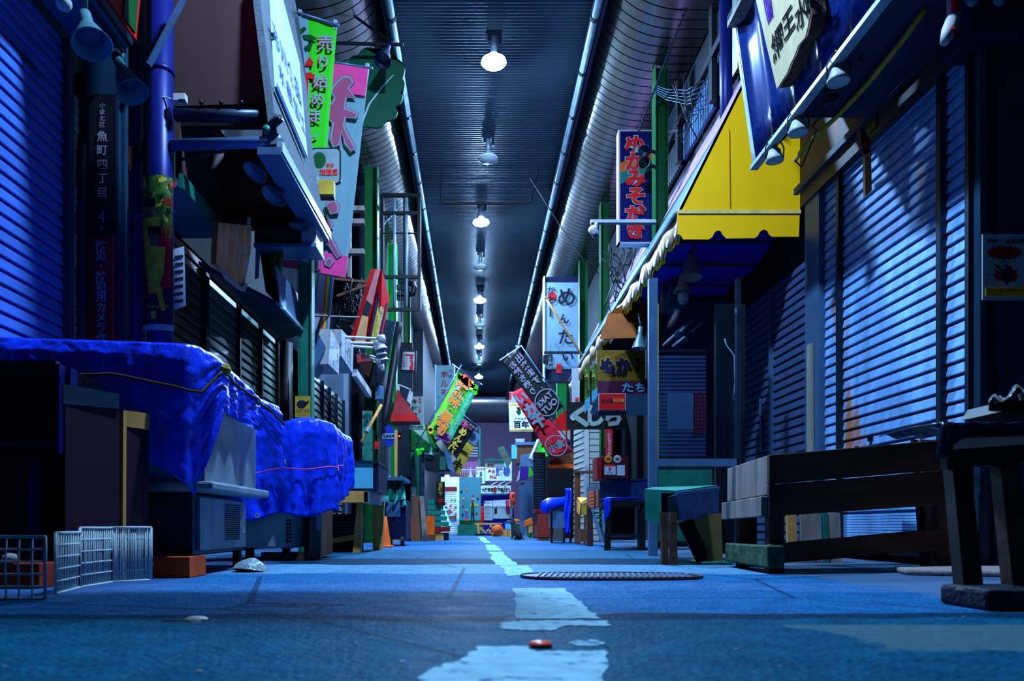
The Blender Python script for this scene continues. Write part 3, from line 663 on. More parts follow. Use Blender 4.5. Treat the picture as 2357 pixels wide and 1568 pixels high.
# green and pink nobori banners
D = 6.9
t, u, v = nobori('vertical_banner', 'lime green vertical banner with white writing beside the slanted sign', P(628,18,D), P(776,62,D), P(737,500,D), P(590,462,D), m_lime, [P(560,-10,D-.03),P(777,57,D-.03)], .012)
mb = MB(); mb.prism([P(630,22,D-.03),P(709,45,D-.03),P(712,210,D-.03),P(704,340,D-.03),P(612,330,D-.03)],(0,.004,0)); mb.build('printed_white', m_cloth_white, t)
for k, (ch, px, py) in enumerate(zip('売り始めました', (750,745,738,732,727,721,717),(98,142,186,228,266,304,346))):
    sz = (38,34,36,34,34,34,34)[k]*D/F
    write(t, m_redtxt, ch, P(px-2,py+2,D-.035), (1,0,-.0), size=sz, bold=.015); write(t, m_cloth_white, ch, P(px,py,D-.04), size=sz, bold=.01)
mb = MB()
for pts in ([(688,70),(700,60),(706,66),(692,78)],[(696,80),(716,80),(732,90),(714,94),(700,90)],[(700,108),(716,98),(722,92),(716,112),(704,118)]): poly(mb,[P(a,b,D-.042) for a,b in pts])
mb.build('printed_leaf', m_green, t)
mb = MB()
for pts in ([(700,152),(712,130),(722,144),(718,152)],[(700,168),(716,166),(724,174),(720,182),(710,180),(708,250),(700,246)]): poly(mb,[P(a,b,D-.044) for a,b in pts])
mb.build('printed_character', m_red, t)
D = 7.3
t, u, v = nobori('vertical_banner', 'pink and pale blue vertical banner with big outlined writing', P(705,137,D), P(849,160,D), P(796,641,D), P(652,615,D), m_cloth_white, [P(690,130,D-.03),P(854,157,D-.03)], .012)
for a, b, nm in ((0,.075,'pink_top'),(.90,1.0,'pink_bottom')):
    tl, tr, br, bl = P(705,137,D), P(849,160,D), P(796,641,D), P(652,615,D)
    pts = [tl.lerp(bl,a), tr.lerp(br,a), tr.lerp(br,b+.06*(a==0)), tl.lerp(bl,b+.06*(a==0))]
    mb = MB(); mb.prism([p+V((0,-.03,0)) for p in pts],(0,.004,0)); mb.build(nm, m_pink, t)
def blob(par, pts, D, nm='printed_character'):
    c = [sum(p[0] for p in pts)/len(pts), sum(p[1] for p in pts)/len(pts)]
    for m, gw, off in ((m_brickpink,5,.042),(m_cloth_white,2.6,.046),(m_brickpink,-1.2,.05)):
        mb = MB(); n = len(pts); out = []
        for i in range(n):
            a, b, c2 = pts[i-1], pts[i], pts[(i+1)%n]
            e1 = V((b[0]-a[0],b[1]-a[1],0)); e2 = V((c2[0]-b[0],c2[1]-b[1],0)); e1 = e1.normalized() if e1.length else e1; e2 = e2.normalized() if e2.length else e2
            nn = (V((e1.y,-e1.x,0))+V((e2.y,-e2.x,0))); nn = nn.normalized() if nn.length > .1 else V((0,0,0))
            out.append(P(b[0]+nn.x*gw, b[1]+nn.y*gw, D-off))
        poly(mb, out); mb.build(nm, m, par)
m_brickpink = mk('brick pink ink', (.36,.05,.12), .7, var=.08)
blob(t, [(776,190),(790,177),(806,178),(812,190),(800,202),(816,224),(796,222),(792,250),(822,262),(818,270),(794,268),(790,290),(800,312),(816,340),(808,346),(796,330),(786,300),(780,332),(768,336),(762,320),(768,282),(752,268),(748,240),(764,240),(772,225),(764,210),(768,200)], D)
blob(t, [(730,262),(744,258),(752,280),(748,302),(732,308),(726,290)], D)
blob(t, [(752,470),(768,462),(778,474),(776,488),(762,490)], D)
blob(t, [(722,480),(734,474),(752,500),(764,520),(756,530),(740,512),(728,498)], D)
blob(t, [(716,532),(742,530),(752,528),(768,560),(782,588),(776,592),(756,560),(736,566),(734,618),(722,622),(714,616),(716,580)], D)
blob(t, [(749,600),(760,594),(766,602),(758,612),(750,608)], D)
# member shop plate
t = thing('member_plate', 'rounded metal plate with red writing and a green seal between the banners', 'sign', P(757,410,6.75))
def rrect(x0,y0,x1,y1,r,D,n=4):
    out = []
    for cx_,cy_,a0 in ((x1-r,y0+r,-90),(x1-r,y1-r,0),(x0+r,y1-r,90),(x0+r,y0+r,180)):
        for k in range(n+1): a = math.radians(a0+90*k/n); out.append(P(cx_+r*math.cos(a),cy_+r*math.sin(a),D))
    return out
mb = MB(); mb.prism(rrect(715,340,785,424,10,6.77),(0,.02,0)); mb.build('hanging_frame', m_char, t)
mb = MB(); mb.prism(rrect(718,343,781,421,9,6.755),(0,.01,0)); mb.build('plate', mk('greyed plate', A(110,160,200), .5, var=.15), t)
mb = MB(); pp = []
for k in range(40): a = 2*PI*k/40; rr = 20 if k%2 else 17; pp.append(P(735+rr*math.cos(a)*.8,368+rr*math.sin(a),6.75))
poly(mb,pp); mb.build('seal', m_green, t)
write(t, m_redtxt, '加盟店', P(757,396,6.75), size=15*6.75/F, vert=False, bold=.03, fit=42*6.75/F)
write(t, m_redtxt, '商標', P(760,380,6.75), size=9*6.75/F, vert=False, bold=.02)
t = thing('junction_box', 'small yellow green box under the rounded member plate', 'box', P(755,460,6.7))
mb = MB(); mb.box(X(737,6.7),X(772,6.7),6.62,6.7,Z(456,6.7),Z(424,6.7)); mb.build('hanging_box', m_olive, t); mb = MB(); mb.box(X(737,6.7),X(772,6.7),6.62,6.7,Z(462,6.7),Z(457,6.7)); mb.build('base', m_black, t)
mb = MB(); mb.box(X(725,6.72),X(737,6.72),6.66,6.72,Z(475,6.72),Z(414,6.72)); mb.build('side_plate', m_white2, t)
# leaf shaped sign, its lamp and bar
D = 8.0
t = thing('leaf_sign', 'dark green leafy vegetable shaped sign board behind the pink banner', 'sign', P(865,288,D))
pp = []
for cx_,cy_,r_,a0,a1 in ((822,148,22,150,300),(848,132,24,190,350),(882,138,28,230,360),(906,160,26,270,370),(910,195,22,-40,60),(905,222,22,-30,80),(890,252,26,10,90),(866,272,22,30,110),(836,280,12,60,140)):
    for k in range(7): a = math.radians(a0+(a1-a0)*k/6); pp.append((cx_+r_*math.cos(a), cy_+r_*math.sin(a)))
pp += [(818,240),(806,190)]
mb = MB(); mb.prism([P(a,b,D) for a,b in pp],(0,.03,0)); mb.build('hanging_board', mk('leaf green board', A(8,92,78), .6, var=.08), t)
mb = MB()
for pts in ([(832,286),(850,240),(880,200),(906,172)],[(820,270),(838,220),(848,170),(850,146)]):
    mb.tube([P(a,b,D-.005) for a,b in pts], [.012,.010,.008,.004], 6)
mb.build('printed_vein', m_wire, t)
t = thing('sign_lamp_bar', 'dark bar with cable and clamp reaching over the leaf shaped sign', 'bracket', P(850,104,7.8))
mb = MB(); mb.tube([P(720,98,7.8),P(928,103,7.8)], .018, 8); mb.build('hanging_bar', m_char, t)
mb = MB(); mb.tube([P(760,-10,7.8),P(800,25,7.8),P(850,62,7.8),P(898,96,7.8)], .014, 6); mb.build('cable', m_cable, t)
spot('dark blue spotlight clamped above the leaf shaped sign', P(893,108,7.75), P(880,140,7.6), .085, m_navy, None, [P(893,104,7.75),P(902,97,7.8)])
# ================================================================== LEFT SIDE, on the ground
from mathutils import noise
def drape(name, label, plan, inner, ztop, hem, m, folds=.02, nv=26, seed=0, crum=.011, cat='tarpaulin', round_=.05):
    """cloth over a box: plan = outline walked from the far hidden end round the visible faces; inner = matching points on top;
    ztop(s), hem(s): heights along the walk (s 0..1)"""
    rr = random.Random(seed); ph = [rr.uniform(0,6) for _ in range(6)]
    plan = [V((*p, 0)) for p in plan]; inner = [V((*p, 0)) for p in inner]
    L = [0]
    for a, b in zip(plan, plan[1:]): L.append(L[-1] + (b-a).length)
    tot = L[-1]
    def at(s):
        d = s*tot
        for i in range(len(plan)-1):
            if d <= L[i+1] + 1e-9:
                k = (d-L[i])/(L[i+1]-L[i]); return plan[i].lerp(plan[i+1],k), inner[i].lerp(inner[i+1],k), i, k
        return plan[-1], inner[-1], len(plan)-2, 1
    def nrm(s):
        a = at(max(0,s-.02))[0]; b = at(min(1,s+.02))[0]; d = (b-a).normalized(); return V((d.y,-d.x,0))
    def fn(s, v):
        p, q, i, k = at(s); n = nrm(s); zt = ztop(s)
        f = (math.sin(s*31+ph[0])+.6*math.sin(s*57+ph[1]+v*2)+.4*math.sin(s*93+ph[2]-v*4))
        q3 = V((s*tot*7, v*5.2, seed)); cr = 1.6*(.5-abs(noise.noise(q3)))+1.1*(.4-abs(noise.noise(q3*2.3)))+.5*noise.noise(q3*5)
        if v < .3:
            k2 = v/.3; r = q.lerp(p, k2); sag = .012*math.sin(s*24+ph[5])*math.sin(k2*PI) + cr*.004
            return V((r.x, r.y, zt + sag - (k2**6)*round_*.4))
        k2 = (v-.3)/.7; z = zt - round_*.4 - k2*(zt - round_*.4 - hem(s))
        return p + n*(round_*.5*min(1,k2*8) + folds*f*k2**.8 + cr*crum) + V((0,0,z))
    t = thing(name, label, cat, (plan[len(plan)//2].x, plan[len(plan)//2].y, 0))
    mb = MB(); mb.grid(fn, int(tot/.013), nv*2); mb.build('sheet', m, t, smooth=True, thick=.004)
    return t, fn
# ---- chest freezer under the first tarpaulin
t = thing('chest_freezer', 'display freezer with teal front and steel side under the near tarpaulin', 'freezer', (-1.75,3.9,0))
mb = MB(); mb.box(-2.35,-1.335,3.56,4.40,.46,.80); mb.build('tank', m_lightblue, t, bevel=.01)
mb = MB(); mb.box(-1.33,-1.318,3.58,4.41,.46,.82); mb.build('steel_side', m_steel, t)
mb = MB(); mb.box(-2.4,-1.25,3.5,4.46,.41,.455); mb.build('counter_rim', m_steel, t, bevel=.012)
mb = MB(); mb.box(-2.4,-1.40,3.64,4.44,.10,.40); cb = mb.build('machine_cabinet', mk('machine panel', A(50,70,120), .35, .4, var=.15), t, bevel=.006)
mb = MB(); mb.box(-1.74,-1.46,3.625,3.64,.13,.345); mb.build('front_door', m_darkpanel, cb)
mb = MB(); mb.box(-1.68,-1.56,3.618,3.64,.355,.385); mb.build('name_plate', m_dsteel, cb)
mb = MB(); mb.box(-1.402,-1.385,3.70,4.43,.12,.385); sp = mb.build('side_panel', m_steel, cb)
mb = MB()
for r_ in range(17):
    for c_ in range(6): mb.box(-1.387,-1.383,4.06+c_*.045,4.095+c_*.045,.165+r_*.012,.172+r_*.012)
mb.build('vent_grille', m_black, sp)
mb = MB(); mb.box(-1.386,-1.382,4.36,4.40,.20,.24); mb.build('rating_plate', m_white2, sp)
mb = MB()
mb.box(-1.44,-1.40,4.36,4.40,0,.1); mb.build('foot', m_black, cb)
mb = MB(); mb.box(-2.3,-2.26,4.36,4.40,0,.1); mb.build('foot', m_black, cb)
def brick(name, label, x0, x1, y0, y1, z0, z1, m=None):
    mb = MB(); mb.box(x0,x1,y0,y1,z0,z1); return tag(mb.build(name, m or m_brick, bevel=.004), label, 'brick')
brick('brick', 'orange brick block propping up the display freezer', X(356,3.44),X(440,3.44),3.42,3.63,0,.10)
# ---- tarpaulin 1
plan = [(-2.55,3.40),(-1.36,3.46),(-1.290,3.60),(-1.285,4.30),(-1.22,4.52)]
inner = [(-2.58,4.4),(-1.9,4.3),(-1.75,4.2),(-1.75,4.35),(-1.75,4.5)]
def zt(s): return 1.14 - .05*s - (.10*max(0,(s-.55)/.45) if s > .55 else 0)
def hm(s):
    if s < .40: return .645
    if s < .50: return .62 - (s-.40)*1.4
    if s < .545: return .48 - (s-.5)*2.2
    if s < .60: return .40 + (s-.545)*7.5
    if s < .92: return .80
    return .80 - (s-.92)*3.0
t1, f1 = drape('tarpaulin', 'big crumpled blue tarpaulin tied with rope over the near display freezer', plan, inner, zt, hm, m_tarp, .018, 30, 3)
for s_, v_ in ((.535,.97),(.985,.95)):
    p = f1(s_, v_); mb = MB(); n_ = V((.3,-1,0)).normalized() if s_ < .6 else V((1,0,0)); mb.lathe([(.008,.0),(.014,.004),(.014,.008),(.008,.008)], p + n_*.03, n_, 14); mb.build('grommet', m_galv, t1)
mb = MB(); mb.tube([f1(s,.30+.10*(1-s)+.19)+V((.02,-.03,0)) for s in [k/40 for k in range(41)]], .008, 6)
r_ = tag(mb.build('tie_rope', m_rope, smooth=True), 'dark rope running along the near blue tarpaulin', 'rope')
p = f1(.60,.50)+V((.05,-.05,0)); mb = MB()
for k in range(5): mb.ball(p+V((R.uniform(-.02,.02),R.uniform(-.01,.01),R.uniform(-.015,.015))), .016, 8)
tag(mb.build('tie_knot', m_olive, smooth=True), 'yellowish rope knot on the near blue tarpaulin', 'knot')
# ---- second freezer, tarpaulin 2
t = thing('chest_freezer', 'white bodied freezer on castors under the farther crumpled tarpaulin', 'freezer', (-1.45,5.4,0))
mb = MB(); mb.box(-1.72,-1.32,5.105,5.9,.09,.95); mb.build('body', mk('scuffed white body', (.30,.36,.36), .5, var=.2, stain=(.1,.12,.14), stain_at=.64), t, bevel=.012)
mb = MB(); mb.box(-1.32,-1.27,5.115,5.9,.09,.95); pn = mb.build('side_panel', m_steel, t)
mb = MB()
for k in range(7):
    for c_ in range(2): mb.box(-1.315+c_*.02,-1.302+c_*.02,5.108,5.115,.13+k*.024,.145+k*.024)
mb.build('vent_grille', m_black, pn)
for x in (-1.62,-1.36):
    mb = MB(); mb.lathe([(0,-.02),(.045,-.02),(.045,.02),(0,.02)], (x,5.28,.045), (1,0,0), 14); mb.build('castor', m_black, t)
mb = MB(); mb.box(-1.50,-1.18,5.14,5.22,0,.06); tag(mb.build('timber_block', m_wood_d), 'dark timber block on the floor in front of the white freezer', 'block')
mb = MB(); mb.box(-1.265,-1.15,5.42,5.9,.02,.9); tag(mb.build('side_board', m_brown), 'dark brown board beside the white freezer', 'board')
t = thing('timber_post', 'pale split timber post with a notice at the corner of the farther tarpaulin', 'post', (-1.13,5.3,0))
mb = MB(); mb.prism([P(709,1285,5.33)+V((0,0,.0)),P(737,1288,5.33),P(741,1185,5.33),P(716,1180,5.33)],(0,.05,0)); mb.build('post', m_wood_g, t)
mb = MB(); mb.box(X(716,5.4),X(732,5.4),5.34,5.40,0,.14); mb.build('leg', m_wood_d, t)
sheet(t, 'notice', m_white2, [P(727,1184,5.32),P(741,1182,5.32),P(738,1222,5.32),P(729,1224,5.32)])
plan = [(-1.74,4.95),(-1.70,5.06),(-1.10,5.10),(-1.03,5.28),(-1.01,5.85)]
inner = [(-1.74,5.3),(-1.62,5.4),(-1.4,5.5),(-1.35,5.5),(-1.35,5.8)]
t2, f2 = drape('tarpaulin', 'crumpled blue tarpaulin tied with pink cord over the white freezer', plan, inner, lambda s: .98 - .02*math.sin(s*9), lambda s: (.28 + .10*s + .02*math.sin(s*25)) if s < .66 else (.40 + (s-.66)*.5), m_tarp, .020, 28, 11, crum=.009)
p = f2(.22,.97); mb = MB(); mb.lathe([(.009,.0),(.017,.004),(.017,.01),(.009,.01)], p + V((0,-.03,0)), (0,-1,0), 14); mb.build('grommet', m_white2, t2)
mb = MB(); mb.tube([f2(s,.66)+V((.01,-.03,0)) for s in [.1+k/40*.62 for k in range(41)]], .005, 6)
tag(mb.build('pink_string', m_pink, smooth=True), 'pink cord tied around the farther blue tarpaulin', 'cord')
t = thing('plastic_bag', 'small clear plastic bag lying on the floor by the display freezer', 'bag', G(580,1318))
c = G(578,1316); mb = MB(); mb.lathe([(.10,0),(.085,.03),(.05,.055),(.02,.07),(0,.075)], c, (.1,.2,1), 12); o = mb.build('bag', mk('clear plastic', A(120,170,220), .2, var=.2, scale=20, bump=.8), t, smooth=True)
# ---- near cabinets and boards
t = thing('showcase', 'dark glass fronted showcase stacked on a lower cabinet at the near end', 'showcase', (-2.1,3.0,.55))
D = 2.95
mb = MB(); mb.box(-2.7,X(128,D),D+.02,D+.35,Z(1030,D),Z(838,D)); mb.build('body', mk('speckled dark glass', A(10,18,44), .25, var=.9, scale=60), t)
mb = MB(); mb.bar((-2.7,D+.01,Z(838,D)),(X(130,D),D+.01,Z(838,D)),.03,.025); mb.bar((-2.7,D+.01,Z(858,D)),(X(125,D),D+.01,Z(858,D)),.01,.03); mb.bar((-2.7,D+.01,Z(1022,D)),(X(125,D),D+.01,Z(1022,D)),.02,.03); mb.build('frame', m_dsteel, t)
mb = MB()
for k, px in enumerate((133,143)): mb.box(X(px,D)-.008,X(px,D)+.006,D+k*.05,D+.05+k*.05,Z(1043,D),Z(838+k*2,D))
mb.build('corner_rail', m_bluepole, t)
t = thing('lower_cabinet', 'dark cabinet standing on bricks under the glass fronted showcase', 'cabinet', (-2.1,3.0,0))
mb = MB(); mb.box(-2.7,X(92,2.98),2.98,3.35,.1,Z(1036,2.95)); mb.build('body', mk('speckled cabinet', A(14,24,58), .35, var=.8, scale=50), t)
mb = MB()
for px in (74,84): mb.box(X(px,2.97)-.006,X(px,2.97)+.008,2.955,2.98,.1,.5)
mb.build('corner_rail', m_bluepole, t)
mb = MB(); mb.box(X(104,3.1),X(118,3.1),3.1,3.14,.0,.40); mb.build('wood_strip', m_wood, t)
brick('brick', 'reddish brick block under the dark cabinet behind the wire rack', X(2,2.85),X(94,2.85),2.84,2.97,0,.098, mk('dull red brick', A(150,60,45), .85, var=.15))
mb = MB(); mb.ball((X(38,2.9),2.86,.115), .028, 12, 1.2, 1, .8); tag(mb.build('pale_stone', m_stone, smooth=True), 'small pale round stone on the reddish brick', 'stone')
def board(label, pts, m, rail=None, rm=None, ext=(-.04,.08,0)):
    t = thing('panel_board', label, 'board', V(pts[2]) ); mb = MB(); mb.prism(pts, ext); mb.build('panel', m, t)
    if rail: mb = MB(); mb.prism(rail, V(ext)*1.05); mb.build('top_rail', rm or m_galv, t)
    return t
a0, a1 = V((X(150,2.98),2.98,0)), V((X(274,3.2),3.2,0))
def up(p, z): return V((p.x, p.y, z))
m_mar2 = mk('dark plum board', A(46,20,62), .6, var=.2)
board('tall dark plum board with a grey top rail beside the showcase', [up(a0,.02),up(a1,.02),up(a1,Z(940,3.2)),up(a0,Z(930,2.98))], m_mar2, [up(a0,Z(930,2.98))+V((-.003,-.01,0)),up(a1,Z(942,3.2))+V((.006,-.01,0)),up(a1,Z(908,3.2))+V((.006,-.01,0)),up(a0,Z(885,2.98))+V((-.003,-.01,0))], m_darkpanel)
b0, b1 = V((X(288,3.28),3.28,0)), V((X(342,3.40),3.40,0))
board('narrower dark plum board with a timber top rail behind the wire rack', [up(b0,.02),up(b1,.02),up(b1,Z(985,3.4)),up(b0,Z(980,3.28))], m_mar2, [up(b0,Z(982,3.28))+V((-.003,-.01,0)),up(b1,Z(990,3.4))+V((.01,-.01,0)),up(b1,Z(953,3.4))+V((.01,-.01,0)),up(b0,Z(945,3.28))+V((-.003,-.01,0))], m_wood)
mb = MB(); mb.prism([(X(272,3.24),3.24,0),(X(282,3.24),3.24,0),(X(284,3.24),3.24,Z(950,3.24)),(X(273,3.24),3.24,Z(950,3.24))],(0,.03,0)); tag(mb.build('timber_stick', m_wood), 'thin upright timber stick between the two plum boards', 'stick')
# ---- wire racks
def rack(label, pans, group=None):
    t = thing('wire_rack', label, 'rack', pans[0][0])
    for p, q, z0, z1, nv_, nh in pans:
        p, q = V(p), V(q); mb = MB()
        for a, b in (((p.x,p.y,z0),(p.x,p.y,z1)),((q.x,q.y,z0),(q.x,q.y,z1)),((p.x,p.y,z0),(q.x,q.y,z0)),((p.x,p.y,z1),(q.x,q.y,z1))): mb.tube([a,b],.006,6)
        for k in range(1,nv_): c = p.lerp(q,k/nv_); j = R.uniform(-.003,.003); mb.tube([(c.x,c.y,z0),(c.x+j,c.y-.004,(z0+z1)/2),(c.x,c.y,z1)],.0034,5)
        for k in range(1,nh): zz = z0+(z1-z0)*k/nh; mb.tube([(p.x,p.y,zz),(q.x,q.y,zz)],.0036,5)
        mb.build('wire_lattice', m_wire, t, smooth=True)
    return t
rack('white coated square wire grid standing before the reddish brick', [((X(-60,2.45),2.42,0),(X(104,2.42),2.42,0),.002,Z(1236,2.42),6,5)])
w = [(128,1384,2.6),(184,1366,2.88),(258,1346,3.16),(348,1340,3.28)]; tops = [1234,1219,1212,1217]
pn = [(V((X(a,d),d,0)),) for a,b,d in w]
rack('white folding wire rack bent in a zigzag before the plum boards', [(pn[i][0],pn[i+1][0],.002,Z((tops[i]+tops[i+1])/2,(w[i][2]+w[i+1][2])/2),(10,15,19)[i],5) for i in range(3)])
# ---- wooden table with aquarium box
t = thing('timber_table', 'rough pale timber table under the blue glazed tank', 'table', (-1.15,7.1,0))
D = 6.55; zt_ = Z(1131,D)
mb = MB(); mb.box(X(742,D),X(848,D),D,D+.07,Z(1158,D),zt_); mb.build('front_beam', m_wood, t, bevel=.006)
mb = MB(); mb.prism([(X(848,D),D,Z(1158,D)),(X(884,7.6),7.7,Z(1158,D)),(X(884,7.6),7.7,zt_),(X(848,D),D,zt_)],(-.04,0,0)); mb.build('side_beam', m_steel, t)
mb = MB(); mb.box(X(742,D),X(848,D)-.02,D+.08,7.6,zt_-.05,zt_-.005); mb.build('table_top', m_wood, t)
for x0,x1,d,b_ in ((812,834,6.75,1272),(858,884,7.45,1266),(760,770,7.5,1262)):
    mb = MB(); mb.prism([(X(x0,d),d,0),(X(x1-4,d),d,0),(X(x1,d),d,zt_-.06),(X(x0+10,d) if x0<850 else X(x0,d),d,zt_-.06)],(0,.07,0)); mb.build('leg', m_wood, t)
mb = MB(); mb.bar(P(742,1250,6.9),P(818,1236,6.9),.04,.05); mb.build('brace', m_wood, t)
t = thing('glazed_tank', 'pale blue glazed tank standing on the rough timber table', 'tank', (-1.1,7.0,zt_))
mb = MB(); mb.box(X(750,6.7),X(860,6.7),6.66,7.3,zt_+.03,Z(1068,6.7)); mb.build('tank', m_lightblue, t)
mb = MB(); mb.box(X(746,6.7),X(880,6.9),6.64,7.34,Z(1068,6.7),Z(1062,6.7)); mb.box(X(746,6.7),X(880,6.9),6.64,7.34,zt_,zt_+.03); mb.build('frame', m_dsteel, t)
mb = MB(); mb.box(X(861,6.7),X(879,6.9),6.66,7.32,zt_+.03,Z(1068,6.7)); mb.build('side_panel', m_navy, t)
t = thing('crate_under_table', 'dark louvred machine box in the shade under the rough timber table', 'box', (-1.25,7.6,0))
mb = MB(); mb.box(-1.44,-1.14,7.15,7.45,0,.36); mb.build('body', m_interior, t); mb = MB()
for k in range(6): mb.box(-1.42,-1.16,7.14,7.15,.12+k*.03,.135+k*.03)
mb.build('vent_slats', m_dsteel, t)
# ---- left side mid distance: green post, signs, lamp arms
pillar(X(704,6.7),6.72,0,3.4,m_teal,'teal steel post with a yellow sticker behind the farther tarpaulin',.10,.12)
t = thing('sticker', 'yellow sticker with a dark cartoon animal on the teal post', 'sticker', P(696,960,6.62))
mb = MB(); mb.prism([P(679,912,6.62),P(714,912,6.62),P(714,961,6.62),P(679,961,6.62)],(0,.004,0)); mb.build('wall_mount_sheet', m_olive, t)
mb = MB(); poly(mb, disc(P(694,930,6.615),(1,0,0),(0,0,1),.042,16,.034)); poly(mb,[P(700,926,6.614),P(712,922,6.614),P(710,927,6.614),P(702,934,6.614)]); mb.build('printed_animal', m_dsteel, t)
write(t, m_navy, 'SHORT SHOP', P(697,944,6.615), size=.022, vert=False, bold=.02, fit=.12); write(t, m_redtxt, 'INSTANT', P(697,952,6.615), size=.016, vert=False, fit=.09)
pillar(-1.53,10.8,0,5.48,m_green,'dark green steel post rising beside the pink banner',.16,.2)
pillar(-1.56,13.7,0,5.48,mk('bright green steel', A(10,170,90), .45, .1, var=.12),'bright green steel post lit behind the black ladder frame',.14,.2)
pillar(-1.58,16.8,0,5.48,m_green,'green steel post behind the red arrow sign',.13,.2)
t = thing('drain_pipe', 'black downpipe at the end of the dull green shutters', 'pipe', (-1.98,8.0,0))
mb = MB(); mb.tube([(X(660,7.9),7.9,0),(X(660,7.9),7.9,2.2)], .065, 14); mb.build('shaft', m_cable, t, smooth=True)
m_rainbow = mk('rainbow print', A(150,150,225), .5, var=.05)
t = thing('rainbow_poster', 'poster printed with rainbow stripes hanging below the pink banner', 'poster', P(735,760,7.6))
D = 7.6; mb = MB(); mb.prism([P(721,622,D),P(770,622,D),P(757,766,D),P(700,766,D)],(0,.006,0)); mb.build('hanging_sheet', m_rainbow, t)
for k, c in enumerate((A(230,60,50),A(235,150,40),A(220,215,50),A(40,190,90),A(50,90,225))):
    m = mk('rainbow stripe %d' % k, c, .5, var=.04); mb = MB()
    mb.prism([P(722+k*2.6,622,D-.01),P(724.6+k*2.6,622,D-.01),P(708.6+k*2.2,766,D-.01),P(706+k*2.2,766,D-.01)],(0,.004,0)); mb.build('printed_stripe', m, t)
    mb = MB(); mb.prism([P(751+k*2.6,622,D-.01),P(753.6+k*2.6,622,D-.01),P(743+k*2.2,766,D-.01),P(741+k*2.2,766,D-.01)],(0,.004,0)); mb.build('printed_stripe', m, t)
def boxsign(label, face, depth, m_face, m_side, D0, D1, text=None, tm=None, tsz=.08, tpos=None, step=None, sx=1.0, mat_bottom=None):
    """sign box whose lit face runs along the street: face px (near-left top, far-right top, far-right bottom, near-left bottom), extruded to the wall"""
    q = [P(face[0][0],face[0][1],D0),P(face[1][0],face[1][1],D1),P(face[2][0],face[2][1],D1),P(face[3][0],face[3][1],D0)]
    t = thing('box_sign', label, 'sign', q[3]); mb = MB(); mb.prism(q, V((-.02,0,0))); f = mb.build('sign_face', m_face, t)
    mb = MB(); mb.prism([p+V((-.021,0,0)) for p in q], V((-depth,0,0))); mb.build('hanging_box', m_side, t)
    if text:
        u = (q[2]-q[3]).normalized(); write(f, tm, text, P(*tpos,(D0+D1)/2)+V((.012,0,0)), u, (0,0,1), size=tsz, step=step, bold=.04, lift=.02, sx=sx)
    return t
boxsign('white box sign with small black writing on the shop front', [(762,758),(781,796),(780,862),(756,838)], .28, m_white2, m_white, 7.4, 7.9, '御歳暮処', m_blacktxt, .055, (770,790), .065)
boxsign('white box sign with black and red writing behind the lamp arms', [(786,758),(814,790),(812,860),(786,820)], .18, m_white2, m_white, 8.2, 8.8, '海産物店', m_blacktxt, .06, (797,790), .075)
t = thing('sheet_hood', 'pale blue folded sheet metal hood under the rainbow poster', 'canopy', P(730,860,7.5))
mb = MB(); mb.prism([P(716,740,7.3),P(750,800,7.4),P(746,818,7.4),P(716,860,7.3)],(0,.3,0)); mb.build('hanging_hood', m_bluemetal, t)
mb = MB(); mb.bar(P(722,790,7.25),P(742,730,7.25),.03); mb.build('strut', m_black, t); mb = MB(); mb.tube([P(715,727,7.3),P(826,731,8.2)],.012,6); mb.build('rod', m_char, t)
# red framed wooden sign, seen askew
t = thing('framed_sign', 'red framed wooden sign with brushed writing hanging askew', 'sign', P(850,790,9.0))
q = [P(872,622,9.0),P(893,690,9.6),P(874,790,9.6),P(832,790,9.0)]
n_ = (q[1]-q[0]).cross(q[2]-q[0]).normalized(); n_ = n_ if n_.y < 0 else -n_
mb = MB(); mb.prism([P(866,622,9.0),P(880,622,9.0),P(897,690,9.6),P(874,800,9.6),P(816,790,9.0)], -n_*.07); mb.build('hanging_board', m_red, t)
mb = MB(); mb.prism([p+n_*.006 for p in (P(868,664,9.15),P(889,698,9.5),P(870,790,9.5),P(846,790,9.15))], n_*.008); pl = mb.build('panel', m_navy, t)
mb = MB(); mb.prism([p+n_*.016 for p in (P(866,684,9.2),P(880,712,9.4),P(864,790,9.4),P(848,790,9.2))], n_*.006); mb.build('gold_field', m_olive, pl)
write(pl, m_white2, '手打うどん', P(868,712,9.25)+n_*.05, (.5,.85,0), (.12,0,1), size=.085, step=.09, bold=.02, lift=.002, sx=.7)
mb = MB(); mb.prism([P(833,726,8.95),P(847,729,8.95),P(840,791,8.95),P(815,791,8.95)], V((0,.02,0))); mb.build('bare_wood_edge', mk('bare orange wood', (.62,.28,.10), .6, var=.2), t)
mb = MB(); mb.prism([P(843,690,8.95),P(856,702,8.95),P(847,729,8.95),P(833,726,8.95)], V((0,.02,0))); mb.build('peeled_patch', m_char, t)
mb = MB(); mb.prism([P(864,622,8.96),P(874,622,8.96),P(856,702,8.96),P(842,692,8.96)], V((0,.02,0))); mb.build('faded_edge', mk('faded red paint', (.50,.14,.13), .6, var=.2), t)
for a, b in (((772,650),(848,660)),((782,680),(848,652))):
    pass
t = thing('sign_stay', 'rusty angle iron stays holding the red framed sign', 'bracket', P(800,665,9.0))
mb = MB(); mb.bar(P(770,642,9.1),P(850,650,9.1),.03); mb.bar(P(776,682,9.1),P(850,654,9.1),.03); mb.build('hanging_iron', m_brown, t)
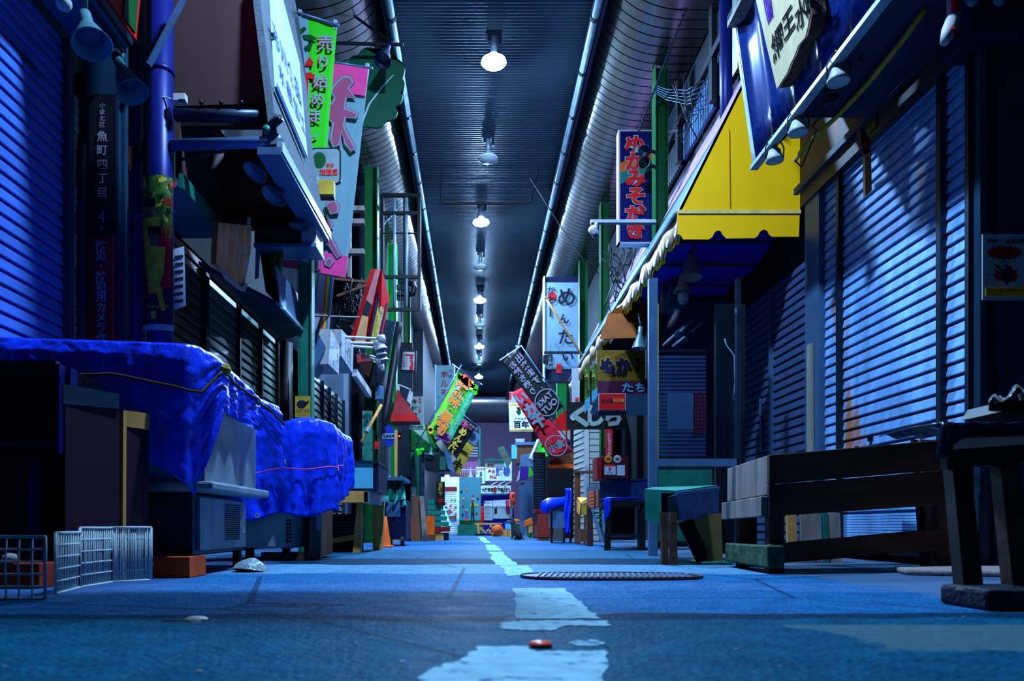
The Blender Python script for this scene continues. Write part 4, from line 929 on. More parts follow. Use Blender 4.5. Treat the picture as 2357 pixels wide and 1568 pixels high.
# lamp arms
for k, (ax_, ay, bx, by) in enumerate(((792,776,868,780),(800,789,862,791),(806,797,860,801))):
    d = 8.4+.25*k; nm = ('uppermost','middle','lowest')[k]
    t = thing('arm_lamp', 'white arm lamp on the shop front, %s of the bent three' % nm, 'lamp', P(ax_,ay,d), 'big white arm lamps over the shop front')
    mb = MB(); mb.tube([P(ax_-4,ay,d),P(ax_,ay,d),P(bx,by,d)], [.03,.018,.016], 8); mb.build('wall_mount_arm', m_white, t, smooth=True)
    mb = MB(); mb.tube([P(bx,by-3,d),P(bx+10,by-2,d),P(bx+12,by+8,d)], [.03,.05,.05], 12); mb.build('head', m_white, t, smooth=True)
    mb = MB(); mb.lathe([(.035,0),(.07,.08),(.075,.09),(.06,.08)], P(bx+6+k*6,by+10+k*3,d), (.3,-.1,-1), 14); mb.build('lamp_shade', m_white, t, smooth=True)
    if k == 2: mb = MB(); mb.ball(P(bx+8,by+4,d-.05), .03, 10); mb.build('bulb', m_lampglass, t, smooth=True)
for k in range(3):
    d = 9.4+.35*k; ax_, ay, bx, by = 828+k*2, 810+k*7, 868+k*4, 824+k*7
    t = thing('arm_lamp', 'thin white arm lamp further along the shop front, %s of the slim three' % ('uppermost','middle','lowest')[k], 'lamp', P(ax_,ay,d), 'slim white arm lamps over the shop front')
    mb = MB(); mb.tube([P(ax_,ay,d),P(bx,by,d)], .012, 6); mb.lathe([(.012,-.03),(.04,.0),(.0,.0)], P(ax_,ay,d),(1,0,0),10); mb.build('wall_mount_arm', m_white, t, smooth=True)
    mb = MB(); mb.tube([P(bx,by-4,d),P(bx+2,by+4,d),P(bx+5,by+16,d)], [.025,.04,.03], 8); mb.build('head', m_white, t, smooth=True)
t = thing('cloth_awning', 'dark red awning with a pale edge below the red framed sign', 'awning', P(845,870,9.6))
mb = MB(); mb.prism([P(820,814,9.0),P(858,830,9.6),P(848,868,9.8),P(820,812,9.0)][:3]+[P(822,834,9.0)],(0,.05,0)); mb.build('hanging_cloth', m_dred, t)
mb = MB(); mb.bar(P(816,858,9.0),P(850,908,9.9),.06,.09); mb.build('edge_trim', m_white, t)
t = thing('ribbed_panel', 'black ribbed metal panel leaning out behind the red framed sign', 'panel', P(892,900,10.2))
q = [P(886,735,10.2),P(911,742,10.6),P(880,888,10.6),P(852,888,10.2)]
mb = MB()
for k in range(7): a = k/7; b = a+.09; mb.prism([q[0].lerp(q[1],a),q[0].lerp(q[1],b),q[3].lerp(q[2],b),q[3].lerp(q[2],a)],(0,-.02,0))
mb.prism(q,(0,.02,0)); mb.build('hanging_ribs', m_dsteel, t)
# shutters further on
shutter('roller_shutter', 'pale panelled shutter behind the farther tarpaulin and timber table', -1.95, -1, 8.75, 10.6, .1, 2.05, m_shutB, m_dsteel, [(9.2,.03),(9.65,.03),(10.1,.03),(10.66,.08)], .085)
mb = MB(); mb.box(-2.42,-1.93,10.7,11.4,0,2.6); struct('wall_left_pier', mb, mk('pale pier', A(90,130,190), .7, var=.15))
mb = MB(); mb.box(-2.42,-1.7,11.4,33,0,6.0); struct('wall_left_far', mb, m_wall)
# black ladder frame with inner rods
t = thing('ladder_frame', 'tall black steel frame sign skeleton hung beside the bright green post', 'frame', P(920,715,11.5)); D = 11.5
mb = MB()
for a, b in (((878,450),(968,450)),((880,491),(966,491)),((884,638),(966,638)),((886,713),(966,713))): mb.bar(P(*a,D),P(*b,D),.05)
for a, b in (((880,447),(880,628)),((965,447),(965,715))): mb.bar(P(*a,D),P(*b,D),.05)
mb.bar(P(880,537,D),P(966,537,D),.02); mb.build('frame', m_black, t)
for px in (908,936):
    mb = MB(); mb.tube([P(px,456,D),P(px,706,D)],.022,8); mb.build('rod', m_galv, t, smooth=True)
mb = MB(); mb.tube([P(930,452,D),P(931,690,D)],.018,6)
for yy in (656,672,680): mb.tube([P(917,yy,D),P(917,yy+12,D)],.03,6); mb.tube([P(927,yy,D),P(927,yy+12,D)],.03,6)
mb.build('chain', m_char, t)
t = thing('hook_sign', 'black curved hook shaped sign inside the ladder frame', 'sign', P(948,680,11.6))
mb = MB(); mb.tube([P(940,652,11.6),P(951,654,11.6),P(954,664,11.6),P(951,676,11.6),P(941,678,11.6)],.045,8); mb.build('hanging_hook', m_black, t, smooth=True)
# corrugated slanting roofs and sheets behind the post
t = thing('lean_to_roof', 'ribbed lean-to sheets leaning behind the dark green post', 'roof', P(860,560,12.0))
mb = MB()
for k in range(12):
    a, b = 810+k*9, 500+0*k
    mb.prism([P(a,598-k*10,12.2),P(a+7,590-k*10,12.2),P(a+7,530-k*6,12.2),P(a,538-k*6,12.2)],(0,.03,0))
mb.build('hanging_ribs', m_bluemetal, t)
mb = MB(); mb.prism([P(866,448,12.5),P(878,456,12.5),P(866,540,12.5),P(856,520,12.5)],(0,.05,0)); mb.build('sheet', m_lightblue, t)
t = thing('wall_ladder', 'weathered timber rungs fixed beside the pink banner', 'ladder', P(826,580,10.6))
mb = MB()
for yy in (478,508,577): mb.box(X(800,10.6),X(838,10.6),10.6,10.7,Z(yy+6,10.6),Z(yy-5,10.6))
mb.box(X(800,10.7),X(808,10.7),10.66,10.76,Z(640,10.7),Z(440,10.7)); mb.build('hanging_rungs', m_wood_g, t)
# tangled cables
def cables(name, label, box, D, n, seed, r=.012):
    rr = random.Random(seed); t = thing(name, label, 'cables', P((box[0]+box[2])/2,box[3],D)); mb = MB()
    for k in range(n):
        p = [P(rr.uniform(box[0],box[2]),rr.uniform(box[1],box[3]),D+rr.uniform(-.15,.15)) for _ in range(4)]; pts = []
        for j in range(13):
            u = j/12; pts.append(p[0]*(1-u)**3+p[1]*3*u*(1-u)**2+p[2]*3*u*u*(1-u)+p[3]*u**3)
        mb.tube(pts, r*rr.uniform(.5,1.2), 5)
    o = mb.build('hanging_cords', m_cable, t, smooth=True); o['kind'] = 'stuff'; return t
cables('cable_tangle', 'tangle of black cables on the wall below the pink banner', (772,640,840,765), 9.2, 26, 5)
# ================================================================== RIGHT SIDE, near
m_shutR = mk('weathered steel slats', (.17,.34,.62), .5, .05, var=.25, scale=10, stain=(.42,.13,.05), stain_at=.60, stain_scale=3.2, bump=.15, stretch=(1,1,.28), spec=.1)
m_shutR2 = mk('dark blue slats', A(60,100,180), .45, .3, var=.15)
shutter('roller_shutter', 'wide weathered steel roller shutter with rust streaks behind the long wooden crate', 2.78, 1, 4.13, 5.86, .1, 2.92, m_shutR, m_dsteel, [(4.375,.05),(5.60,.05),(4.12,.04)], .077, 3)
t = thing('shutter_handle', 'small dark lock plates on the weathered steel shutter', 'lock', (2.75,5.2,.9))
for d, z in ((5.17,.855),(5.35,.80),(5.3,.72)):
    mb = MB(); mb.box(2.745,2.765,d-.018,d+.018,z-.02,z+.02); mb.build('wall_mount_plate', m_black, t)
mb = MB(); mb.box(2.72,2.95,5.87,6.12,0,3.2); struct('wall_right_pier', mb, m_bluemetal)
t = thing('timber_batten', 'pale timber batten on the pier between the two shutters', 'batten', (2.70,6.02,.3))
mb = MB(); mb.box(2.695,2.715,5.95,6.03,.1,1.72); mb.build('wall_mount_batten', mk('bleached batten', (.30,.27,.22), .7, var=.3, stretch=(1,1,.1)), t)
mb = MB(); mb.box(2.70,2.95,4.1,6.15,2.90,3.5); struct('trim_2', mb, m_rust)
mb = MB(); mb.box(2.66,2.70,4.1,6.2,3.02,3.07); struct('trim_3', mb, m_darkpanel)
shutter('roller_shutter', 'dark blue roller shutter in the shade under the yellow awning', 2.79, 1, 6.16, 7.66, .1, 2.45, m_shutR2, m_bluemetal, [(6.93,.035),(7.7,.05)], .077)
t = thing('tape_strip', 'pale strip of tape hanging on the dark blue shutter', 'tape', (2.76,7.2,1.0))
mb = MB(); mb.prism([(2.762,7.16,1.48),(2.762,7.22,1.5),(2.762,7.20,.98),(2.762,7.14,.98)],(-.004,0,0)); mb.build('wall_mount_tape', m_bluemetal, t)
# corner building face with fraud warning poster
mb = MB(); mb.box(2.80,6.4,4.06,4.2,0,2.86); mb.box(2.755,2.80,4.04,4.12,0,2.86); struct('wall_right_return', mb, m_darkpanel)
mb = MB(); mb.box(2.83,2.845,4.045,4.06,0,2.86); mb.box(2.80,2.81,4.04,4.06,0,2.86); struct('trim_4', mb, m_navy)
mb = MB(); mb.box(2.62,6.4,3.9,4.2,2.86,4.2); struct('wall_right_header', mb, m_navy)
mb = MB(); mb.box(6.4,6.6,-4,4.2,0,6.1); struct('wall_right_side', mb, m_wall)
D = 4.03
t = thing('warning_poster', 'pale warning poster with a red burst and a cartoon bird on the corner wall', 'poster', P(2310,690,D))
mb = MB(); mb.box(X(2262,D),X(2372,D),D,D+.012,Z(690,D),Z(539,D)); mb.build('wall_mount_sheet', m_white2, t)
D2 = D-.002; mb = MB()
for k in range(2): pass
pp = []
for k in range(36): a = 2*PI*k/36; rr = 1 if k%2 else .74; pp.append(P(2312+45*rr*math.cos(a),582+18*rr*math.sin(a),D2))
mb = MB(); poly(mb, pp); mb.build('printed_burst_edge', m_black, t)
pp = []
for k in range(36): a = 2*PI*k/36; rr = .86 if k%2 else .66; pp.append(P(2312+45*rr*math.cos(a),582+18*rr*math.sin(a),D2-.002))
mb = MB(); poly(mb, pp); mb.build('printed_burst', m_red, t)
write(t, m_black, '電話', P(2284,557,D2), size=12*D/F, vert=False, bold=.04); write(t, m_black, 'で', P(2304,557,D2), size=7*D/F, vert=False); write(t, m_black, 'お金の話', P(2338,557,D2), size=12*D/F, vert=False, bold=.04)
write(t, m_navy, 'サギ', P(2312,582,D2-.004), size=20*D/F, vert=False, bold=.04)
write(t, m_black, '誰にも言うな', P(2318,604,D2), size=6*D/F, vert=False); write(t, m_black, 'レターパック', P(2281,650,D2), size=5*D/F, vert=False); write(t, m_black, '還付金', P(2280,634,D2), size=5*D/F, vert=False); write(t, m_black, 'コンビニ', P(2347,640,D2), size=5*D/F, vert=False)
mb = MB(); mb.box(X(2268,D),X(2368,D),D2-.003,D2,Z(682,D),Z(664,D)); mb.build('printed_band', mk('yellow print', A(220,210,30), .5), t)
write(t, m_redtxt, 'すぐに110番又は警察署に連絡を', P(2318,670,D2-.003), size=8*D/F, vert=False, bold=.02, fit=92*D/F)
write(t, m_black, '小倉北警察署', P(2296,679,D2-.003), size=4*D/F, vert=False)
def flat(par, m, nm, pts, lift): mb = MB(); poly(mb, [P(a,b,D2-lift) for a,b in pts]); return mb.build(nm, m, par)
flat(t, m_red, 'printed_wing', [(2288,616),(2302,626),(2306,648),(2296,646),(2286,634),(2293,630)], .002); flat(t, m_red, 'printed_wing', [(2344,618),(2331,626),(2326,648),(2336,648),(2345,634),(2338,630)], .002)
flat(t, m_navy, 'printed_body', [(2303,622),(2314,611),(2326,612),(2333,624),(2330,642),(2318,656),(2306,644)], .003)
flat(t, m_black, 'printed_beak', [(2286,606),(2304,615),(2304,622),(2290,612)], .004)
mb = MB(); poly(mb, disc(P(2312,616,D2-.005),(1,0,0),(0,0,1),3.6*D/F,12)); mb.build('printed_eye', m_white2, t)
t = thing('paper_shard', 'dark torn paper scrap on the corner wall below the warning poster', 'paper', P(2292,895,4.05))
mb = MB(); mb.prism([P(2290,852,4.055),P(2302,872,4.055),P(2296,894,4.055),P(2283,893,4.055)],(0,-.004,0)); mb.build('wall_mount_sheet', m_black, t)
for k, px in enumerate((2240,2303)):
    t = thing('globe_bulb', 'dull round lamp hanging over the corner wall, %s' % ('beside the red and white stick' if k == 0 else 'the one away from the shutter'), 'lamp', P(px,5,3.75)); mb = MB(); mb.ball(P(px,-8,3.75), .036, 12, 1, 1, 1.3); mb.build('hanging_bulb', m_conelamp, t, smooth=True)
t = thing('painted_stick', 'red and white painted stick hanging near the corner of the header', 'stick', P(2180,95,3.6))
mb = MB(); mb.tube([P(2193,-30,3.6),P(2197,35,3.6),P(2185,70,3.55),P(2175,95,3.5)], [.03,.032,.034,.022], 10); mb.build('hanging_stick', m_white, t, smooth=True)
mb = MB(); mb.tube([P(2198,-20,3.575),P(2200,30,3.575)], .02, 8); mb.build('red_stripe', m_red, t, smooth=True); mb = MB(); mb.tube([P(2184,70,3.53),P(2190,88,3.53)], .026, 8); mb.build('red_band', m_red, t, smooth=True)
t = thing('wooden_tag', 'yellow wooden tag with a dark fish head tip hanging on the rusty header', 'tag', P(1998,450,4.9)); D = 4.95
mb = MB(); mb.prism([P(1991,355,D),P(2005,348,D),P(2007,438,D),P(1992,453,D)],(0,.03,0)); mb.build('hanging_blade', m_wood, t)
mb = MB(); mb.prism([P(1978,296,D),P(1986,294,D),P(2003,320,D),P(2004,350,D),P(1990,356,D),P(1984,338,D)],(0,.03,0)); mb.build('fish_head', m_maroon, t)
mb = MB(); mb.lathe([(.0,-.004),(.024,-.004),(.024,.004),(0,.004)], P(1996,330,D-.005), (0,1,0), 14); mb.build('red_gill', m_red, t)
t = thing('sticker', 'small green and yellow sticker on the rusty header', 'sticker', P(2018,300,5.0)); mb = MB(); mb.prism([(2.695,X_,Z_) for X_,Z_ in ((4.98,2.94),(5.1,2.94),(5.1,3.03),(4.98,3.03))],(-.004,0,0)); mb.build('wall_mount_sheet', m_green, t)
# ---- slanted blue metal sign with wooden name plank
nA = V((-1,0,-.144)).normalized(); pA = V((2.15, 5.6, CH+2.76))
t = thing('sheet_sign', 'slanted glossy blue sheet metal sign over the weathered shutter', 'sign', (2.1,4.6,3.0))
b0, t0 = V((2.15,5.6,CH+2.76)), V((2.0,5.6,CH+3.8)); b1, t1_ = V((2.15,3.2,CH+2.76)), V((2.0,3.2,CH+3.8))
m_glossblue = mk('glossy blue sheet', A(14,50,160), .22, .4, var=.35, scale=30)
def fnA(u, v):
    p = b0.lerp(b1,u).lerp(t0.lerp(t1_,u),v); w_ = .5+.5*math.cos(u*2*PI*6.5); return p + nA*(.035*w_**3)
mb = MB(); mb.grid(fnA, 120, 4); mb.build('hanging_sheet', m_glossblue, t, smooth=True, thick=.01)
mb = MB(); mb.bar(b0+V((-.02,.01,-.03)), t0+V((-.02,.01,0)), .035, .06, (0,1,0)); mb.build('edge_trim', m_galv, t)
mb = MB(); mb.bar(t0+V((-.04,0,0)), t1_+V((-.04,0,0)), .12, .04); mb.build('top_board', m_wood_g, t)
mb = MB(); mb.bar(b0+V((-.03,.05,-.02)), b1+V((-.03,0,-.02)), .06, .03); mb.build('lamp_rail', m_galv, t)
mb = MB(); mb.prism([(2.17,5.62,3.02),(2.68,5.62,3.53),(2.68,5.62,4.2),(2.03,5.62,4.05)],(0,.02,0)); mb.build('gap_blocker', m_navy, t)  # hidden panel added to block lamp light coming in behind the sign
mb = MB(); mb.box(2.16,2.62,3.2,4.95,CH+2.74,CH+2.77); mb.build('soffit_board', m_navy, t)
t2_ = thing('wooden_name_sign', 'pale wooden plank with bark edge and brushed shop name on the blue sheet sign', 'sign', (2.0,5.0,3.2))
pB = pA + nA*.09
qq = [PL(a,b,pB,nA) for a,b in ((1752,2),(1745,-40),(1860,-60),(1874,20),(1877,34),(1872,62),(1866,84),(1850,103),(1842,125),(1832,145),(1824,166),(1800,203))]
mb = MB(); mb.prism(qq, nA*.035 if nA.x < 0 else -nA*.035); pk = mb.build('hanging_plank', mk('pale cedar', (.46,.36,.20), .9, spec=.02, var=.14, scale=5, stretch=(2,2,.5)), t2_)
mb = MB()
bk = [PL(a,b,pB-nA*.002,nA) for a,b in ((1860,-60),(1874,20),(1877,34),(1872,62),(1866,84),(1850,103),(1842,125),(1832,145),(1824,166),(1800,203))]
for a, b in zip(bk, bk[1:]): mb.obox(a - nA*.055, b-a, nA*.088, V((0,-.03,-.012)))
mb.build('bark_edge', mk('dark bark', A(78,62,66), .85, var=.5, scale=25, bump=.5), t2_)
uA = V((0,-1,0)); vA = V((-.144,0,1)).normalized()
m_sumi = mk('brush ink', (.002,.002,.003), .9, spec=.02)
for k, ch in enumerate('綱王水産'):
    c = PL(*((1791,98),(1816,52),(1846,28),(1868,-8))[k], pB+nA*.036, nA)
    write(pk, m_sumi, ch, c, uA, vA, size=.19 if k == 0 else .17, bold=.015, lift=.006)
mb = MB()
for k in range(5):
    c = PL(1768,14,pB+nA*.04,nA); mb.tube([c+uA*(-.05+.02*k)+vA*.12, c+uA*(-.045+.022*k)+vA*.0, c+uA*(-.03+.018*k)-vA*.10], .004, 5)
mb.build('printed_wave', m_purple, pk)
# three clip lamps on the rail
m_clip = mk('white clip lamp', A(150,190,225), .4, var=.1)
for px, py, D, rr, lb in ((1783,362,5.3,.060,'white clip lamp at the far tip of the blue sheet sign rail'),(1837,298,4.92,.064,'white clip lamp in the middle of the blue sheet sign rail'),(1930,180,4.37,.064,'white clip lamp closest to the rusty header on the blue sheet sign rail')):
    t = thing('hanging_clip_lamp', lb, 'lamp', P(px,py,D), 'clip lamps under the blue sheet sign')
    c = P(px,py+10,D); mb = MB(); mb.lathe([(0,.13),(.02,.13),(.022,.09),(.04,.08),(rr*.8,.045),(rr,.02),(rr,0),(rr*.9,0),(rr*.7,.04)], c, (0,0,1), 20); mb.build('lamp_shade', m_clip, t, smooth=True)
    mb = MB(); mb.lathe([(rr*.88,.004),(rr*.5,-.004),(0,-.006)], c, (0,0,1), 18); mb.build('lens', m_lampglass, t, smooth=True)
    mb = MB()
    for s in (-1,1): mb.tube([c+V((s*rr*1.05,0,.02)),c+V((s*rr*1.1,0,.10)),c+V((s*rr*.5,0,.17)),c+V((0,0,.19))],.005,6)
    mb.build('wire_yoke', m_char, t, smooth=True)
    mb = MB(); mb.tube([c+V((0,0,.12)),c+V((.0,.02,.20))],.012,8); mb.build('bracket', m_clip, t)
t = thing('sign_cables', 'loose cables and conduit strung under the blue sheet sign', 'cables', P(1900,330,4.9))
mb = MB(); mb.tube([P(1830,370,5.6),P(1850,340,5.4),P(1930,265,4.9),P(2000,190,4.5),P(2080,90,4.1),P(2130,20,3.9)], .016, 8); mb.build('hanging_conduit', m_olive, t, smooth=True)
mb = MB(); mb.tube([P(1830,370,5.3),P(1845,385,5.2),P(1880,300,5.0),P(1870,290,4.9),P(1905,250,4.8)],.006,6); mb.tube([P(1940,110,4.4),P(1975,135,4.35),P(1985,140,4.3)],.01,6); mb.build('hanging_cord', m_cable, t, smooth=True)
t = thing('lamp_box', 'small grey connector box under the blue sheet sign', 'box', P(1910,240,4.6)); mb = MB(); mb.obox(P(1895,240,4.65),V((.075,-.05,0)),V((.03,.05,0)),V((0,0,.05))); mb.build('hanging_box', m_dsteel, t)

# ================================================================== yellow awning
t = thing('yellow_awning', 'long yellow scalloped shop awning with striped roof cloth', 'awning', (2.2,9.0,2.5))
D0, D1 = 6.3, 13.7; Xf, Xw = 1.716, 2.76; Hf = 2.68+CH; Hw = Hf + (Xw-Xf)*2.0
mb = MB(); mb.prism([(Xf,D0,Hf),(Xw,D0,Hf),(Xw,D0,Hw),(Xf+.03,D0,Hf+.06)],(0,.012,0)); mb.build('side_cloth', m_yellow, t)
sc_ = [(1560,490),(1841,486),(1839,545),(1777,545),(1772,541),(1766,531),(1758,528),(1750,533),(1744,543),(1738,548),(1672,549),(1664,541),(1659,532),(1652,530),(1645,535),(1640,545),(1632,551),(1573,551),(1566,541),(1560,539)]
mb = MB(); mb.prism([P(a,b,D0-.006) for a,b in sc_],(0,.012,0)); mb.build('side_valance', m_yellow, t)
mb = MB(); mb.bar((Xf,D0-.010,Hf+.0),(Xw,D0-.010,Hf),.012,.03); mb.build('hem_fold', mk('worn yellow fold', (.70,.45,.12), .6, var=.25, scale=12, stretch=(1,1,.5)), t)
m_lilac = mk('lilac roof stripe', A(160,150,250), .45, var=.06); m_roofblue = mk('pale blue roof cloth', A(80,140,235), .4, var=.1)
for nm, ha, hb, m in (('roof_cloth',0,.62,m_roofblue),('roof_band',.62,.78,m_black),('roof_cloth_stripe',.78,1.1,m_lilac),('roof_cloth',1.1,2.04,m_lilac)):
    def pt(h, d): return V((Xf+h*.5, d, Hf+h))
    mb = MB(); mb.prism([pt(ha,D0),pt(hb,D0),pt(hb,D1),pt(ha,D1)],(.02,0,-.01)); mb.build(nm, m, t)
m_vinyl = mk('clear weathered valance', A(190,195,190), .3, var=.3, scale=12, stretch=(1,1,.3))
mb = MB(); nsc = 46; pts = []
for k in range(nsc*6+1):
    d = D0 + (D1-D0)*k/(nsc*6); ph = (k%6)/6; z = Hf - .17 - .04*math.sin(ph*PI); pts.append((d, z))
def vl(m, off, z0f, nm):
    mb = MB(); vs = []
    for d, z in pts: vs += [(Xf-off+.012*math.sin(d*9), d, Hf+.01), (Xf-off+.02*math.sin(d*13), d, z+z0f)]
    mb.add(vs, [(2*i,2*i+1,2*i+3,2*i+2) for i in range(len(pts)-1)]); mb.build(nm, m, t, smooth=True, thick=.004)
vl(m_vinyl, .006, 0, 'front_valance'); vl(m_yellow, -.012, -.035, 'front_scallop')
mb = MB(); mb.tube([(Xf-.015,D0,Hf),(Xf-.015,D1,Hf)],.018,8); mb.build('front_bar', m_galv, t, smooth=True)
# dark seams on the cloth
mb = MB(); mb.prism([P(1678,300,D0-.004),P(1679.5,300,D0-.004),P(1682,480,D0-.004),P(1680,480,D0-.004)],(0,-.003,0)); mb.build('seam', mk('worn seam', A(150,110,0), .7), t)
# blue underside tarpaulin and orange inner awning
t = thing('awning_lining', 'deep blue cloth ceiling slung beneath the yellow awning', 'cloth', (2.2,7.2,2.7))
m_lining = mk('deep blue cloth', A(20,24,235), .7, var=.1)
mb = MB(); mb.grid(lambda u,v: V((1.78+u*.97, 6.42+v*1.75, 2.86+.03*math.sin(v*9)-.02*math.sin(u*5)-.1*v)), 10, 16); mb.build('hanging_lining', m_lining, t, smooth=True)
mb = MB()
for k in range(4): mb.box(1.76,2.76,6.6+k*.5,6.63+k*.5,2.78-.03*k,2.80-.03*k)
mb.build('frame_tube', m_navy, t)
t = thing('orange_awning', 'shade-darkened orange inner awning behind the glass partition', 'awning', (2.0,8.4,2.3))
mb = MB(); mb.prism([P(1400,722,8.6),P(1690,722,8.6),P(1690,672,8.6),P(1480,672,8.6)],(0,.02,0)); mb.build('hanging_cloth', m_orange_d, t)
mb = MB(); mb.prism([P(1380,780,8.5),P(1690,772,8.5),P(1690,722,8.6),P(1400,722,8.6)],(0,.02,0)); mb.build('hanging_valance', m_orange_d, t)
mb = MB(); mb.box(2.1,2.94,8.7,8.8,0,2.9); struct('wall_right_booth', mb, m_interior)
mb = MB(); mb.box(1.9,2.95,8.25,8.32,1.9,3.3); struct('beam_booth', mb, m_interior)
# work lamps under the awning
m_can = mk('dusty white lamp body', A(150,150,170), .5, var=.12, stain=A(110,70,60), stain_at=.66)
g = 'work lamps under the yellow awning'
D = 7.0
spot('dusty white can lamp just under the yellow valance', P(1592,575,D), P(1594,640,D-.05), .082, m_can, g, [P(1592,570,D),P(1591,548,D)])
spot('grey can lamp turned down, beside the clear bulb under the yellow awning', P(1548,650,D+.5), P(1545,715,D+.45), .085, m_flood, g, [P(1549,648,D+.5),P(1560,610,D+.5)])
spot('small flat can lamp behind the clear bulb under the yellow awning', P(1525,670,D+.7), P(1528,716,D+.7), .07, m_can, g, [P(1526,668,D+.7),P(1530,640,D+.7)])
spot('dark bell lamp hanging over the yellow menu sign', P(1474,760,8.2), P(1472,803,8.2), .085, m_flood, g, [P(1474,755,8.2),P(1472,725,8.2)])
t = thing('bulb_lamp', 'clear bulb in a rusty hooded socket under the yellow awning', 'lamp', P(1573,700,7.1))
mb = MB(); mb.lathe([(.03,.16),(.035,.1),(.07,.03),(.085,0),(.07,.01)], P(1571,672,7.1)); mb.build('hanging_hood', m_can, t, smooth=True)
mb = MB(); mb.ball(P(1573,686,7.1), .055, 14, 1,1,1.2); mb.build('bulb', m_lampglass, t, smooth=True); mb = MB(); mb.tube([P(1571,640,7.1),P(1580,600,7.1)],.015,8); mb.build('bracket', m_can, t)
t = thing('lamp_track', 'sloping steel track the work lamps hang from under the yellow awning', 'rail', P(1560,640,7.2))
mb = MB(); mb.bar(P(1600,560,6.8),P(1540,640,7.6),.03,.04); mb.bar(P(1560,640,7.4),P(1512,690,7.9),.03,.03); mb.build('hanging_track', m_dsteel, t)
t = thing('tube_light', 'twin tube light fitting hanging behind the glass partition', 'lamp', P(1585,790,7.4))
def onp(px,py,lift=0): return P(px,py,7.2+lift)
mb = MB(); mb.prism([onp(1598,726),onp(1636,728),onp(1578,790),onp(1530,792)],(0,.05,.01)); mb.build('hanging_body', m_dsteel, t)
for a, b in (((1592,738),(1566,764)),((1616,742),(1592,764)),((1552,772),(1526,796)),((1576,776),(1548,798))):
    mb = MB(); mb.tube([onp(*a,-.03),onp(*b,-.03)], .012, 8); mb.build('tube', m_white2, t, smooth=True)
# ---- glass partition
D = 6.0
t = thing('glass_partition', 'steel framed glass wind screen beside the shop stall', 'screen', (1.8,D,0))
mb = MB(); mb.box(X(1494,D),X(1514,D),D,D+.05,0,Z(640,D)); mb.build('post', m_bluemetal, t)
mb = MB(); mb.box(X(1500,D),X(1512,D),D+.002,D+.048,.0,.06); mb.build('foot', m_brown, t)
mb = MB(); mb.box(X(1514,D),X(1702,D),D,D+.045,Z(1074,D),Z(1056,D)); mb.build('mid_rail', m_bluemetal, t)
mb = MB(); mb.box(X(1514,D),X(1640,D),D+.01,D+.035,.12,Z(1074,D)); mb.build('lower_panel', m_teal, t)
mb = MB(); mb.box(X(1514,D),X(1698,D),D+.018,D+.026,Z(1056,D),Z(690,D)); mb.build('pane', m_glass, t)
mb = MB(); mb.box(X(1696,D),X(1706,D),D,D+.05,0,Z(640,D)); mb.build('end_post', m_dsteel, t)
mb = MB(); mb.box(X(1514,D),X(1516,D),D+.0,D+.03,Z(1056,D),Z(700,D)); mb.build('gasket', m_olive, t)
t = thing('paper_notice', 'blank pale paper sheet taped inside the glass wind screen', 'paper', P(1561,991,6.1)); mb = MB(); mb.box(X(1532,6.1),X(1590,6.1),6.03,6.036,Z(991,6.1),Z(909,6.1)); mb.build('hanging_sheet', m_cloth_white, t)
t = thing('stall_screen', 'slatted blind and red menu strips behind the glass wind screen', 'blind', P(1610,1050,7.0)); D = 7.0
mb = MB()
for k in range(26): mb.box(X(1515,D),X(1625,D),D,D+.02,Z(1050-k*9,D),Z(1044-k*9,D))
mb.build('slats', m_shutR2, t); mb = MB(); mb.box(X(1513,D),X(1627,D),D,D+.03,Z(810,D),Z(804,D)); mb.build('hanging_rail', m_dsteel, t)
for k in range(5):
    mb = MB(); px = 1594+k*7; mb.box(X(px,D),X(px+3,D),D-.012,D-.006,Z(1000,D),Z(905+R.randint(-12,14),D)); mb.build('menu_strip', m_dred, t)
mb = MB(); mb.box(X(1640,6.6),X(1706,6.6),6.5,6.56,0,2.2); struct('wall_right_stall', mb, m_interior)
t = thing('wall_cable', 'pale bent cable on the dark stall wall', 'cable', P(1690,800,6.45)); mb = MB(); mb.tube([P(1668,780,6.45),P(1672,795,6.45),P(1690,818,6.45),P(1692,880,6.45),P(1688,920,6.45)],.006,6); mb.build('hanging_cord', m_wire, t, smooth=True)
# ---- menu signs under the awning
D = 8.1
D = 9.2
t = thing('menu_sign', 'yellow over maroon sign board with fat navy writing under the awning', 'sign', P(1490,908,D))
mb = MB(); mb.box(X(1374,D),X(1606,D),D,D+.05,Z(877,D),Z(806,D)); mb.build('hanging_board', mk('shade-darkened yellow board', (.17,.085,.002), .6), t)  # yellow and maroon darkened, carrying the awning's shade in their colour
mb = MB(); mb.box(X(1374,D),X(1606,D),D,D+.05,Z(908,D),Z(877,D)); mb.build('lower_board', mk('maroon board', (.07,.004,.035), .6), t)
for k, ch in enumerate('ぬかみそ炊き'): outlined(t, m_navy, m_olive, ch, P(1398+k*36,842,D), size=40*D/F, bold=.06, edge=.04, sx=.85)
write(t, m_lightblue, 'たちばな', P(1490,892,D), size=23*D/F, vert=False, bold=.03, fit=116*D/F)
t = thing('grey_board', 'dark grey rounded board below the yellow and maroon sign', 'board', P(1430,957,8.0)); mb = MB(); mb.prism([P(1376,908,8.0),P(1500,908,8.0),P(1500,956,8.0),P(1366,956,8.0),P(1359,948,8.0)],(0,.03,0)); mb.build('hanging_board', m_darkpanel, t)
t = thing('red_poster', 'small red poster with foreign writing under the yellow menu sign', 'poster', P(1408,944,7.96)); mb = MB(); mb.box(X(1377,7.97),X(1440,7.97),7.96,7.97,Z(946,7.97),Z(906,7.97)); mb.build('hanging_sheet', m_white2, t)
mb = MB(); mb.box(X(1379,7.96),X(1438,7.96),7.95,7.958,Z(944,7.96),Z(907,7.96)); mb.build('printed_red', m_red, t)
